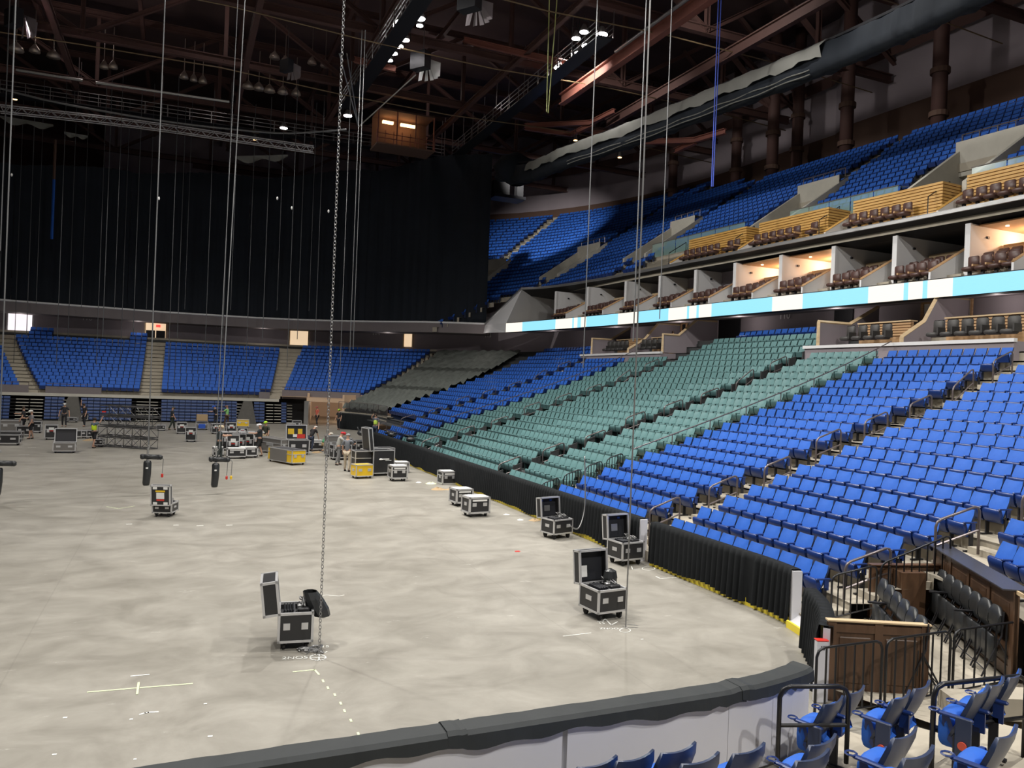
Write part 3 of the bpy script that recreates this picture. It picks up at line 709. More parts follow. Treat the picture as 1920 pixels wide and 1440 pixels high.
for col, ms, nm, mats, cap in (('blue', MS_BLUE, 'blue_seat', BLUE, 284), ('teal', MS_TEAL, 'green_seat', TEAL, 296)):
    C = sorted(cand[col], key=lambda c: c[0])
    for d, s, m, k, words in C[:cap]:
        if words == 'x': continue
        side = {'right of the concrete stair aisle': f'{ORD[k]} seat right of the concrete stair aisle', 'left of the concrete stair aisle': f'{ORD[k]} seat left of the concrete stair aisle',
                'behind the wooden corner box': f'{ORD[k]} seat in from the aisle behind the corner box'}.get(words, f'{ORD[k]} from right end, {words}')
        hue = 'blue' if col == 'blue' else 'green'
        make_seat(ms, nm, s[:3], s[3], f'{hue} tip-up seat, {ORD[m]} row, {side}', f'{hue} seats, {words}')
    rest = [c[1] for c in C[cap:]]
    if col == 'blue':
        near_side = [s for s in rest if s[1] < 44.7]; far_side = [s for s in rest if s[1] >= 44.7]
        o = seat_stuff('blue_seats', near_side, mats); tag(o, 'upper rows of blue tip-up seats either side of the concrete stair aisle', 'seats')
        o = seat_stuff('blue_seats', far_side, mats); tag(o, 'blue seat blocks beyond the green seats on the right side', 'seats')
    else:
        o = seat_stuff('green_seats', rest, mats); tag(o, 'upper and farther rows of grey-green tip-up seats', 'seats')

# ---- far end bowl
P = []
for m in range(8, 22): P += row_seats(m, 103, 137 - (0 if m < 19 else .4))
o = seat_stuff('blue_seats', P, BLUE); tag(o, 'blue seats of the far corner block, right of the diagonal far aisle', 'seats')
P = []
for m in range(7, 21):
    P += row_seats(m, 142 if m > 7 else 146, 159.0)
o = seat_stuff('blue_seats', P, BLUE); tag(o, 'blue seats of the far end block under section number 115', 'seats')
P = []
for m in range(7, 21):
    P += row_seats(m, 160.7, 157.6 + 10.1 + (m - 5) * .28)
P += [s for m in (21, 22) for s in row_seats(m, 160.7, 162.3) + row_seats(m, 169.0, 171)]
o = seat_stuff('blue_seats', P, BLUE); tag(o, 'blue seats of the far end block under section number 116', 'seats')
P = []
for m in range(7, 18): P += row_seats(m, 157.6 + 11.5 + (m - 5) * .28, 184)
o = seat_stuff('blue_seats', P, BLUE); tag(o, 'blue seats of the leftmost far end block at the picture edge', 'seats')
aq = MB(); 
for m in range(7, 20):
    q = 157.6 + 10.15 + (m - 5) * .28; z = zf(m); r1 = rrow(m) + .12
    a = bowl(r1 - .18, q + .6); aq.box(a[0], a[1], z + .08, 1.2, .36, .16)
aq.build('aisle_step', K['conc'], fart)
# dark balustrade wall on the front of the far rows
def rail_wall(q0, q1, r, z0, z1, label):
    b = MB(); b.grid([[(*bowl(r, q)[:2], z0), (*bowl(r, q)[:2], z1), (*bowl(r + .08, q)[:2], z1), (*bowl(r + .08, q)[:2], z0)] for q in span(q0, q1)])
    root = empty('balustrade', (*bowl(r, (q0 + q1) / 2)[:2], z0), 0, label, 'balustrade'); o = b.build('panel', K['brownwall'], root); o.location = -root.location
    b = MB(); b.tube([(*bowl(r + .04, q)[:2], z1 + .22) for q in span(q0, q1)], .025, 5)
    for q in np.arange(q0, q1, 1.2 * qstep(r, q0)): c = bowl(r + .04, q); b.tube([(c[0], c[1], z1 - .02), (c[0], c[1], z1 + .22)], .02, 4)
    o = b.build('top_rail', K['rail'], root); o.location = -root.location
rail_wall(168.9, 184, 11.85, 2.2, 2.85, 'dark balustrade at far left beside the diagonal aisle')
rail_wall(163.6, 167.7, 11.85, 2.2, 2.8, 'dark balustrade left of the front far seats')
rail_wall(142.0, 146.5, 11.85, 2.2, 2.85, 'dark balustrade left of the far diagonal aisle')
rail_wall(101, 137, 12.2, 2.3, 3.1, 'dark balustrade under the far corner block')

# ---- retracted seat banks under the far end
kk = mat('folded_seat_navy', (0.018, 0.05, 0.17), 0.5)
b = MB(); b.grid([[(*bowl(13.6, q)[:2], 0), (*bowl(13.6, q)[:2], 2.5)] for q in span(128, 184)]); struct(b, 'wall_under', [K['black']])  # black wall colour stands in for the shaded void under the stand
b = MB(); b.grid([[(*bowl(11.9, q)[:2], 2.03), (*bowl(13.7, q)[:2], 2.1)] for q in span(138, 184)]); struct(b, 'ceiling', K['black'])
fold = (np.array([(-.22, 0, 0), (.22, 0, 0), (.22, .02, .20), (-.22, .02, .20), (-.22, -.25, .23), (.22, -.25, .23)], float), np.array([(3, 2, 1, 0), (4, 5, 2, 3)]), np.array([0, 0]))
fold = (fold[0] * np.array([1, -1, 1]) , fold[1][:, ::-1], fold[2])
for (t0, t1, steps, lab) in ((-15.5, -8.4, (-12.1, -10.2), 'retracted bank of folded navy seats at far left'), (-7.6, -2.9, (-3.3, -2.9), 'retracted bank of folded navy seats behind the truss stack'), (-2.9, 5.2, (-2.9, -1.6), 'retracted bank of folded navy seats below section 115'), (6.2, 9.6, (7.4, 8.7), 'retracted bank of folded navy seats left of the tunnel')):
    y0 = 73.35; root = empty('retracted_seating', ((t0 + t1) / 2, y0, 0), 0, lab, 'seating', 'retracted seating banks under the far stand')
    P = []; sh = MB(); st = MB(); ox = -(t0 + t1) / 2
    for k in range(7):
        z = .10 + k * .265; yy = k * .05
        sh.box(0, yy + .3, z, t1 - t0 - .1, .5, .04); x = t0 + .35
        while x < t1 - .2:
            if not (steps[0] - .2 < x < steps[1] + .2): P.append((x + ox, yy + .12, z + .02, 0.0))
            x += .48
        if steps[1] - steps[0] > .5: 
            for (a, c) in ((steps[0], (steps[0] + steps[1]) / 2 - .06), ((steps[0] + steps[1]) / 2 + .06, steps[1])): st.box((a + c) / 2 + ox, yy + .02, z + .01, c - a, .1, .06)
        st.box(t1 + ox - .15, yy + .02, z + .01, .45, .08, .05)
    sh.build('shelf', K['black'], root); st.build('step_edge', K['conc_pale'], root)
    A = np.array(P); V, Fq, Mi = fold
    seat_stuff('folded_seats', P, [kk], (V * np.array([1, 1, 1]), Fq, Mi), root)
for t, lab in ((-8.0, 'grey flared concrete pylon left of the truss stack'), (5.75, 'grey flared concrete pylon right of the folded seats')):
    b = MB(); b.add([(-1.0, -.5, 0), (.75, -.5, 0), (.35, -.1, 2.0), (-.35, -.1, 2.0), (-1.0, .5, 0), (.75, .5, 0), (.35, .5, 2.0), (-.35, .5, 2.0)], [(0, 1, 2, 3), (4, 7, 6, 5), (0, 3, 7, 4), (1, 5, 6, 2), (3, 2, 6, 7)])
    o = b.build('pylon', mat('pylon_paint', (.10, .095, .085), .8, var=.2)); o.location = (t, 73.2, 0); tag(o, lab, 'pylon')

# ---- covered corner block
def tarp_q0(m): return left_end(m) + .8 + max(0, (m - 4)) * .5
def tarp_q1(m): return 100.2
root = empty('seat_cover', (*bowl(12, 85)[:2], 0), 0, 'grey-green cloth cover draped over the corner block of seats', 'cover')
bands = [(4, 10), (10, 16), (16, 22)]
for m0, m1 in bands:
    P = []
    for j in range(65):
        col_ = []
        f = j / 64
        for m in range(m0, m1 + (1 if m1 < 22 else 0)):
            q = tarp_q0(m) * (1 - f) + tarp_q1(m) * f
            w1 = .10 * math.sin(q * 1.1 + m * 2.3) + .07 * math.sin(q * 3.7 + m); w2 = .12 * math.sin(q * 2.1 - m * 1.7)
            a = bowl(rrow(m) - .5 + w2, q); c = bowl(rrow(m) - .02 + w1 * .5, q); e = bowl(rrow(m) + .08, q)
            z = zbt(m); col_ += [(a[0] - root.location.x, a[1] - root.location.y, z - .44 + w1), (c[0] - root.location.x, c[1] - root.location.y, z - .04 + w2 * .5), (e[0] - root.location.x, e[1] - root.location.y, z - .08 + w2 * .5)]
        P.append(col_)
    b = MB(); b.grid(P[::-1]); b.build('cloth', K['tarp'], root, True)
# supporting dark block beneath and its black skirt
b = MB(); P = []
for q in span(62.5, 101, 3):
    col_ = []
    for m in range(4, 23): 
        a = bowl(rrow(m) - .73, q); z = zf(m); col_ += [(a[0], a[1], z - (.2 if m > 4 else z)), (a[0], a[1], z)]
    P.append(col_)
b.grid(P); struct(b, 'corner_terrace', K['conc_dark'])
b = MB(); P = []; L = 0; q = 62.0
while q < 101: 
    a = bowl(9.2 + .04 * math.sin(L * 30), q); P.append([(a[0], a[1], .03), (a[0], a[1], 1.35)]); q += .06 * qstep(9, q); L += .06
b.grid(P); o = b.build('skirt_drape', K['drape'], None, True); tag(o, 'black skirt drape closing off the base of the covered corner block', 'drape')
b = MB()
for zz, rr in ((1.5, 9.35), (1.25, 9.3)):
    b.grid([[(*bowl(rr, q)[:2], zz - .09), (*bowl(rr, q)[:2], zz), (*bowl(rr + .9, q)[:2], zz)] for q in span(59, 101)])
o = b.build('corner_walkway', K['conc']); o['kind'] = 'structure'
b = MB(); pp = [(*bowl(9.35, q)[:2], 2.35) for q in span(59, 101, 3)]; b.tube(pp, .025, 5)
for q in span(59, 101, 7): c = bowl(9.35, q)[:2]; b.tube([(*c, 1.45), (*c, 2.35)], .022, 4)
tag(b.build('guard_rail', K['rail']), 'dark guard rail along the front of the covered corner block', 'railing')
b = MB(); b.grid([[(*bowl(9.33, q)[:2], 1.5), (*bowl(9.33, q)[:2], 2.3)] for q in span(59, 96)]); gp = b.build('mesh_screen', mat('smoked_guard_panel', (.05, .05, .05), .4, alpha=.55)); tag(gp, 'smoked panels filling the guard rail below the covered block', 'screen')

# ---- vehicle tunnel in the far corner
tn = empty('tunnel', (*bowl(14, 108)[:2], 0)); tn['kind'] = 'structure'
def wallseg(p, q, z0, z1, m, nm='tunnel_wall', th=.2):
    p, q = Vector(p), Vector(q); d = q - p; b = MB(); b.box(0, 0, (z0 + z1) / 2, d.length, th, z1 - z0)
    o = b.build(nm, m); o.location = ((p.x + q.x) / 2, (p.y + q.y) / 2, 0); o.rotation_euler = (0, 0, math.atan2(d.y, d.x)); o['kind'] = 'structure'; return o
TA = onZ(575, 800, 0); TB = onZ(628, 805, 0)
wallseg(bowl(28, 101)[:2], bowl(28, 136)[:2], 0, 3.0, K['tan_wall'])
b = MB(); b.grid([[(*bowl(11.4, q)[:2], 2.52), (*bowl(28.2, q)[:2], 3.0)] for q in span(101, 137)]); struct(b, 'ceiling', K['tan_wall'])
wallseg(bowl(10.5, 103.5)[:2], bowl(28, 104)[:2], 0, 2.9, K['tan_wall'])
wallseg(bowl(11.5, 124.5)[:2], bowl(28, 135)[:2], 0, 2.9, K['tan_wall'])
a, c = bowl(11.2, 101), bowl(11.2, 117)
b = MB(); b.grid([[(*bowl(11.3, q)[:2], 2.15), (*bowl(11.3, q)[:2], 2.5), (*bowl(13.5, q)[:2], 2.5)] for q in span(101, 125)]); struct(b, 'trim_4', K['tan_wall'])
for q, w in ((124.0, .4), (101.2, .3)):
    c = bowl(11.0, q); b = MB(); b.box(0, 0, 1.1, w, .5, 2.2, rz=c[2] - PI / 2); o = b.build('tunnel_pier', K['galv']); o.location = (c[0], c[1], 0); tag(o, 'grey steel pier at the ' + ('left' if q > 110 else 'right') + ' side of the vehicle tunnel', 'pier')
for i, q in enumerate((131.5, 130.2)):
    c = bowl(27.6, q); b = MB(); b.box(0, 0, 1.9, .7, .1, 1.8, rz=c[2] - PI / 2); o = b.build('tunnel_doorway', K['black']); o.location = (c[0], c[1], 0); tag(o, ('left' if i == 0 else 'right') + ' one of two dark narrow openings in the tan tunnel wall', 'doorway')

# ================================================================== SUITES on the mezzanine
def path_at_y(path, y):
    for a, c in zip(path, path[1:]):
        if min(a.y, c.y) <= y <= max(a.y, c.y) and a.y != c.y: return a.lerp(c, (y - a.y) / (c.y - a.y))
    return path[-1]
PART_Y = [58.6, 54.2, 49.4, 45.5, 41.8, 38.1, 34.4, 30.8, 27.2, 23.6, 20.0, 16.4]
LIT = {(38.1, 34.4), (34.4, 30.8), (23.6, 20.0)}
b = MB(); ps = [path_at_y(led, y) for y in [62] + [58, 53, 48, 43, 38, 33, 28, 23, 18, 12, 5]]
b.grid([[(p.x + 8.0, p.y + (2 if p.y > 55 else 0), 9.9), (p.x + 8.0, p.y + (2 if p.y > 55 else 0), 12.5)] for p in ps]); struct(b, 'wall_suites', [K['greywall']])
for i, y in enumerate(PART_Y):
    p = path_at_y(led, y); x0 = p.x + 1.5; slant = .03
    root = empty('partition_wall', (x0, y, 9.9), 0, f'white partition wall between suites, {ORD[i]} from the far end of the ribbon', 'partition', 'suite partition walls')
    b = MB(); b.box(3.2, 0, 1.27, 6.4, .16, 2.5); b.build('wall_panel', K['whitewall'], root)
    b = MB(); b.box(-.04, 0, 1.27, .1, .26, 2.5); b.build('end_trim', K['whitewall'], root)
    b = MB(); b.box(1.1, -.11, 2.0, .14, .08, .1); b.build('speaker_bracket', K['steel_dk'], root)
def suite_seat_mesh():
    v = []
    m = MB(); m.bbox(0, .02, .70, .50, .14, .52, .05); m.bbox(0, .28, .36, .48, .5, .18, .05); m.box(-.27, .25, .48, .07, .45, .1); m.box(.27, .25, .48, .07, .45, .1); m.box(0, .25, .12, .1, .1, .3)
    return m
ms = suite_seat_mesh()
parts_suite = {'backrest': MB().bbox(0, .02, .70, .50, .14, .52, .05).mesh('s_back', K['suite_seat'], True), 'seat': MB().bbox(0, .28, .36, .48, .5, .18, .05).mesh('s_pan', K['suite_seat'], True),
               'armrest': MB().box(-.27, .25, .5, .07, .45, .09).mesh('s_arm', K['wood_mid']), 'pedestal': MB().box(0, .25, .14, .12, .12, .28).mesh('s_ped', K['steel_dk'])}
def suite_seat(loc, rz, label, group, parts=parts_suite, name='lounge_seat'):
    r = empty(name, loc, rz, label, 'seat', group)
    for k, m in parts.items(): link(k, m, r)
    return r
bay = list(zip(PART_Y, PART_Y[1:]))
for i, (ya, yb) in enumerate(bay):
    lit = (ya, yb) in LIT; pm = path_at_y(led, (ya + yb) / 2); W_ = ya - yb; nth = ORD[i]
    # stepped platforms
    for k, (d0, d1, z) in enumerate(((.3, 1.35, 9.92), (1.35, 2.3, 10.2), (2.3, 3.3, 10.48))):
        if k: b = MB(); b.box(pm.x + (d0 + 3.6) / 2, (ya + yb) / 2, (9.9 + z) / 2, 3.6 - d0, W_ - .2, z - 9.9); b.build('suite_platform', K['conc'], None)['kind'] = 'structure'
        for j in range(3 if k else 4):
            y = ya - .5 - j * .6
            suite_seat((pm.x + d1 - .25, y, z), face(0.0), f'maroon lounge seat, {ORD[k]} row, {ORD[j]} from the left, {nth} suite from the ribbon end', 'maroon seats in the lower suites')
    # counter behind the seats
    b = MB(); b.box(pm.x + 3.55, (ya + yb) / 2 + .45, 11.2, .16, W_ - 1.2, .95); c = b.build('suite_counter', K['wood_pale']); tag(c, f'pale wood counter front behind the maroon seats, {nth} suite from the ribbon end', 'counter')
    # slanted white aisle wall with wood cap
    y = yb + .85; x0 = pm.x + .3
    root = empty('aisle_wall', (x0, y, 9.9), 0, f'slanted white aisle wall with wood cap, {nth} suite from the ribbon end', 'wall', 'slanted aisle walls of the suites')
    vs = [(0, 0), (0, .35), (2.2, 1.55), (3.1, 1.55), (3.1, 0)]
    b = MB(); n = len(vs); b.add([(a, -.05, z) for a, z in vs] + [(a, .05, z) for a, z in vs], [tuple(range(n)), tuple(range(2 * n - 1, n - 1, -1))] + [(k, k + n, (k + 1) % n + n, (k + 1) % n) for k in range(n)]); b.build('wall_panel', K['whitewall'], root)
    b = MB(); b.tube([(0, 0, .38), (2.2, 0, 1.58), (3.1, 0, 1.58)], .075, 4); b.build('wood_cap', K['wood_mid'], root)
    # tv / dark opening on the back wall
    b = MB(); b.box(0, 0, 0, .08, 1.1, .65); tv = b.build('wall_screen', K['black']); tv.location = (pm.x + 7.6, (ya + yb) / 2 - .6, 11.45); tag(tv, f'black screen on the back wall of the {nth} suite from the ribbon end', 'screen')
    if lit:
        b = MB(); b.box(pm.x + 4.6, (ya + yb) / 2, 12.36, 5.6, W_ - .3, .06); tag(b.build('wood_ceiling', K['wood_mid']), f'brown wood ceiling panel inside the lit {nth} suite', 'panel')
        for dx, dy in ((2.6, -.9), (2.6, .9), (5.0, -.9), (5.0, .9)):
            b = MB(); b.tube([(0, 0, 0), (0, 0, .04)], .075, 10); b2 = b.build('downlight', K['downface']); b2.location = (pm.x + dx, (ya + yb) / 2 + dy, 12.29); tag(b2, f'{"front" if dx < 3 else "rear"} {"right" if dy < 0 else "left"} warm downlight in the lit {nth} suite from the ribbon end', 'light', f'downlights of the lit {nth} suite')
        l = bpy.data.lights.new('downlight_glow', 'POINT'); l.energy = 190; l.color = (1, .62, .36); l.shadow_soft_size = .12
        o = bpy.data.objects.new('downlight_glow', l); COL.objects.link(o); o.location = (pm.x + 4.2, (ya + yb) / 2 + .5, 12.0)

# ================================================================== UPPER BOWL
UBP = [(31.4, 8), (31.9, 17), (31.8, 22), (31.6, 27), (31.3, 32), (31.1, 37), (30.9, 42), (30.7, 48), (30.5, 55), (30.3, 62), (29.8, 68), (28, 75), (24, 81.5), (17, 86.5), (10, 88.5), (2, 89.5), (-20, 89)]
ubp = np.array([(p.x, p.y) for p in smooth_path([(x, y, 0) for x, y in UBP], 10)])
ubl = np.concatenate([[0], np.cumsum(np.hypot(*np.diff(ubp, axis=0).T))])
def ub(L, off):
    x = np.interp(L, ubl, ubp[:, 0]); y = np.interp(L, ubl, ubp[:, 1]); x2 = np.interp(L + .3, ubl, ubp[:, 0]); y2 = np.interp(L + .3, ubl, ubp[:, 1]); x1 = np.interp(L - .3, ubl, ubp[:, 0]); y1 = np.interp(L - .3, ubl, ubp[:, 1])
    d = np.array([x2 - x1, y2 - y1]); d /= np.hypot(*d); n = (d[1], -d[0]); return (x + n[0] * off, y + n[1] * off, math.atan2(n[1], n[0]))
def uz(off): return 12.9 + .66 * off
UA = [18.5, 30.0, 44.0, 58.0, 70.8, 83]           # stair aisles above the openings
VOM = [(17.0, 20.6), (28.4, 31.8), (42.6, 45.8), (56.6, 59.8), (69.2, 72.6)]
upper = empty('upper_terrace', (0, 0, 0)); upper['kind'] = 'structure'
ROWP = .8
P_up = []
nrow = 24
for j in range(-6, nrow):
    off = .55 + j * ROWP; z = uz(off - .45)
    Ls = np.arange(60 if j < 0 else 0, 112, 1.5); L1 = 104
    if j > 17: Ls = np.arange(48 if j < 20 else 56, 112, 1.5)
    if j < 0: Ls = np.arange(62.5 + (-j) * .9, 73, 1.0)
    if len(Ls) < 2: continue
    segs = [Ls]
    if 3 <= j <= 7:      # leave the openings of the vomitories free
        segs = []; cur_ = []
        for L in Ls:
            if any(a < L < c for a, c in VOM):
                if len(cur_) > 1: segs.append(cur_)
                cur_ = []
            else: cur_.append(L)
        segs.append(cur_)
        fine = []
        edges = [0] + [e for v in VOM for e in v] + [112]
        fine = [list(np.arange(edges[2 * i], edges[2 * i + 1], 1.3)) + [edges[2 * i + 1]] for i in range(len(edges) // 2)]
        segs = fine
    b = MB()
    for sg in segs:
        if len(sg) < 2: continue
        P = []
        for L in sg:
            a = ub(L, off - .62); c = ub(L, off + .18); P.append([(a[0], a[1], z - .45), (a[0], a[1], z), (c[0], c[1], z), (c[0], c[1], z + .53)])
        b.grid(P)
    b.build('terrace_step', K['conc'], upper)
    if j < 3 and j >= 0: Lmin = 42.0
    elif j < 0: Lmin = Ls[0]
    else: Lmin = 6
    if j > 17: Lmin = Ls[0]
    L = Lmin
    while L < (72 if j < 0 else 91):
        a = ub(L, off); a2 = ub(L + .5, off); st = math.hypot(a2[0] - a[0], a2[1] - a[1]) / .5
        inv = any(v0 - .3 < L < v1 + .3 for v0, v1 in VOM) and (3 <= j <= 7)
        aw = .62 / st if j > 7 else (.9 if j < 3 else 0)
        ina = any(abs(L - u) < aw for u in UA) if j > 7 or j < 3 else any(v1 < L < v1 + 1.3 for v0, v1 in VOM)
        if not inv and not ina: P_up.append((a[0], a[1], z, face(a[2]), 1.0))
        L += .5 / st
# stair treads in the upper aisles
for u in UA[:-1]:
    for j in range(8, 23 if u > 50 else 18):
        off = .55 + j * ROWP; z = uz(off - .45); b = MB()
        a = ub(u, off); b.box(a[0], a[1], z + .1, .4, 1.15, .2, rz=a[2]); 
        b.build('aisle_step', K['conc_pale'], upper)
for v0, v1 in VOM:
    for j in range(3, 8):
        off = .55 + j * ROWP; z = uz(off - .45); a = ub(v1 + .65, off); b = MB(); b.box(a[0], a[1], z + .1, .4, 1.1, .2, rz=a[2]); b.build('aisle_step', K['conc_pale'], upper)
groups_up = {'nearest': [s for s in P_up if s[1] < 36], 'mid': [s for s in P_up if 36 <= s[1] < 60], 'far': [s for s in P_up if s[1] >= 60]}
o = seat_stuff('blue_seats', groups_up['nearest'], BLUE); tag(o, 'blue seats of the upper bowl above the nearest wood-fronted suites', 'seats')
o = seat_stuff('blue_seats', groups_up['mid'], BLUE); tag(o, 'blue seats of the upper bowl in the middle of the right side', 'seats')
o = seat_stuff('blue_seats', groups_up['far'], BLUE); tag(o, 'blue seats of the upper bowl in the far corner beside the curtain', 'seats')
# vomitory boxes
for i, (v0, v1) in enumerate(VOM):
    zf0 = uz(1.6); c = ub((v0 + v1) / 2, 4.6); root = empty('vomitory', (0, 0, 0), 0); root['kind'] = 'structure'
    for L in (v0, v1):
        b = MB(); a = ub(L, 1.9); a2 = ub(L, 7.2); w = ub(L + (.22 if L == v0 else -.22), 1.9); w2 = ub(L + (.22 if L == v0 else -.22), 7.2)
        zb = zf0 - .4
        lo, hi = uz(1.9) + .75, uz(7.2) + .75
        vs = [(a[0], a[1], zb), (a2[0], a2[1], zb), (a2[0], a2[1], hi), (a[0], a[1], lo), (w[0], w[1], zb), (w2[0], w2[1], zb), (w2[0], w2[1], hi), (w[0], w[1], lo)]
        b.add(vs, [(0, 1, 2, 3), (7, 6, 5, 4), (3, 2, 6, 7), (0, 3, 7, 4), (1, 5, 6, 2)]); b.build('side_wall', K['conc_pale'], root)
    b = MB(); P = []
    for L in np.linspace(v0, v1, 4):
        a = ub(L, 6.4); c2 = ub(L, 7.2); P.append([(c2[0], c2[1], 16.5), (a[0], a[1], 16.5), (a[0], a[1], uz(7.2) + .75), (c2[0], c2[1], uz(7.2) + .75)])
    b.grid(P); b.build('header_beam', K['conc_pale'], root)
    b = MB(); P = []
    for L in np.linspace(v0, v1, 4):
        a = ub(L, 1.6); c2 = ub(L, 9.5); P.append([(a[0], a[1], zf0 - .35), (c2[0], c2[1], zf0 - .35)])
    b.grid(P); b.build('passage_floor', K['conc'], root)
    b = MB(); b.grid([[(*ub(L, 9.4)[:2], zf0 - .4), (*ub(L, 9.4)[:2], 17)] for L in (v0, v1)]); b.build('passage_back', K['brownwall'], root)
    # railing over the opening
    if i < 5:
        b = MB(); pts = [(*ub(L, 6.9)[:2], uz(7.2) + 1.25) for L in np.linspace(v0, v1, 4)]; b.tube(pts, .035, 4)
        for L in np.linspace(v0, v1, 5): a = ub(L, 6.9); b.tube([(a[0], a[1], uz(7.2) + .7), (a[0], a[1], uz(7.2) + 1.25)], .03, 4)
        tag(b.build('guard_rail', K['rail']), f'dark guard rail over the {ORD[i]} upper entrance opening from the near end', 'railing', 'upper entrance guard rails')
# glass guard in front of the upper rows on the near side
b = MB()
for La, Lb in ((12, 17.0), (20.8, 28.2), (32.0, 42.2)):
    root = empty('glass_guard', (0, 0, 0), 0, {12: 'tinted glass guard at right edge above the wood suites', 20.8: 'tinted glass guard above the second wood suite front from the right', 32.0: 'tinted glass guard above the wood suite front farthest from the camera'}[La], 'guard')
    n = int((Lb - La) / 1.4)
    for k in range(n):
        a = ub(La + (Lb - La) * k / n + .03, 2.2); c = ub(La + (Lb - La) * (k + 1) / n - .03, 2.2); b = MB(); b.grid([[(a[0], a[1], 14.5), (a[0], a[1], 15.5), (a[0] + .9, a[1], 15.62)], [(c[0], c[1], 14.5), (c[0], c[1], 15.5), (c[0] + .9, c[1], 15.62)]]); b.build('glass_pane', K['glass'], root)
    b = MB(); b.tube([(*ub(L, 2.2)[:2], 15.53) for L in np.linspace(La, Lb, 6)], .03, 4); b.build('top_rail', K['galv'], root)
# wood slatted suite fronts
for i, (ya, yb) in enumerate(((43.7, 38.1), (37.0, 31.8), (30.2, 25.3), (24.1, 17.5))):
    root = empty('wood_front_suite', (32.0, (ya + yb) / 2, 13.1), 0, f'honey wood slatted suite front, {ORD[i]} from the far end', 'panel', 'honey wood slatted suite fronts')
    pa = path_at_y(ledge, ya); pb = path_at_y(ledge, yb)
    A = Vector((pa.x + 1.15, ya)); B = Vector((pb.x + 1.15, yb)); d = B - A; ang = math.atan2(d.y, d.x); mid = (A + B) / 2; root.location = (mid.x, mid.y, 13.1); root.rotation_euler = (0, 0, ang)
    Lh = d.length / 2
    b = MB(); b.box(0, .1, .82, Lh * 2 - .1, .1, 1.6); b.box(Lh - .1, 1.1, .82, .1, 2.0, 1.6); b.box(-Lh + .1, 1.1, .82, .1, 2.0, 1.6); b.build('backing', K['wood_mid'], root)
    for k in range(11):
        z = .1 + k * .148; b = MB(); b.box(0, .02, z, Lh * 2, .06, .11); b.box(Lh, 1.05, z, .06, 2.1, .11); b.build('slat', K['wood_honey'], root)
    # brown seats on the ledge in front
    n = int((ya - yb) / .62); 
    for k in range(n):
        if k % 7 == 6: continue
        y = ya - .4 - k * .62; p = path_at_y(ledge, y)
        suite_seat((p.x + .72, y, 13.0), face(0), f'maroon seat, {ORD[k]} from the left before the {ORD[i]} wood slatted front', 'maroon seats before the wood slatted fronts')
b = MB(); b.grid([[(p.x, p.y, 13.0), (p.x + n.x * 4, p.y + n.y * 4, 13.02)] for p, n in zip(ledge, ln)]); b.build('ledge_floor', K['conc_pale'])['kind'] = 'structure'
for i, y in enumerate((44.3, 37.5, 31.0, 24.7)):    # slanted wood-capped aisle walls between the fronts
    p = path_at_y(ledge, y); root = empty('aisle_wall', (p.x + .1, y, 13.0), 0, f'slanted pale aisle wall with wood cap, {ORD[i]} gap between wood slatted fronts', 'wall', 'slanted walls between wood fronts')
    vs = [(0, 0), (0, .12), (1.9, 1.25), (1.9, 0)]; n = 4
    b = MB(); b.add([(a, -.05, z) for a, z in vs] + [(a, .05, z) for a, z in vs], [tuple(range(n)), tuple(range(2 * n - 1, n - 1, -1))] + [(k, k + n, (k + 1) % n + n, (k + 1) % n) for k in range(n)]); b.build('wall_panel', K['whitewall'], root)
    b = MB(); b.tube([(0, 0, .15), (1.9, 0, 1.3)], .07, 4); b.build('wood_cap', K['wood_honey'], root)
    b = MB(); y2 = .9; b.tube([(.5, y2, .2), (.5, y2, 1.0), (1.9, y2, 1.9), (1.9, y2, 1.0)], .03, 4); tag(b.build('hand_rail', K['rail_blk']), f'dark hand rail in the {ORD[i]} gap between wood slatted fronts', 'railing', 'hand rails between wood fronts').location = (p.x + .1, y, 13.0)

# ================================================================== upper walls, columns, roof
b = MB(); Q = []
for L in np.arange(0, 112, 2.0):
    a = ub(L, 20.5 if L > 40 else 19.5); Q.append((a[0], a[1]))
for nm, z0, z1, mt in (('wall_upper_band', 21.5, 27.0, 'umber'), ('wall_upper', 27.0, 37.0, 'upperwall')):
    b = MB(); b.grid([[(x, y, z0), (x, y, z1)] for x, y in Q]); struct(b, nm, K[mt])
b = MB(); b.grid([[(x - .6, y, 31.0), (x - .6, y, 32.0), (x, y, 32.0)] for x, y in Q]); struct(b, 'trim_5', K['dk_red'])
b = MB(); b.box(50.2, 21, 26.2, 1.5, 16, 5.0); struct(b, 'wall_recess', K['black'])
colx = []
for i, y in enumerate([28.4, 36.0, 43.6, 51.4, 59.2, 67.0, 79.3]):
    off = 14.9 if y < 55 else 18.4
    L = float(np.interp(y - (0 if y < 55 else 7), ubp[:100, 1], ubl[:100])); a = ub(L, off); zc = uz(off) - .6
    root = empty('round_column', (a[0], a[1], zc), 0, f'dark red-brown round roof column, {ORD[i]} from the near end above the upper seats', 'column', 'round roof columns')
    b = MB(); b.tube([(0, 0, 0), (0, 0, 36.5 - zc)], .48, 14); b.build('shaft', K['dk_red'], root, True)
    for zz in (1.3, 4.2): b = MB(); b.tube([(0, 0, zz), (0, 0, zz + .35)], .62, 14); b.build('collar', K['umber'], root)
    if i % 2 == 0 or i > 2:
        b = MB(); b.tube([(0, 0, 6.5), (-5.5, 1.5, 12.5)], .24, 5); b.tube([(0, 0, 6.5), (0, 7, 11.5)], .2, 5); b.build('brace', K['dk_red'], root)
b = MB(); b.add([(-60, -30, 37.2), (62, -30, 37.2), (62, 125, 37.2), (-60, 125, 37.2)], [(0, 1, 2, 3)]); struct(b, 'ceiling', K['deck'])
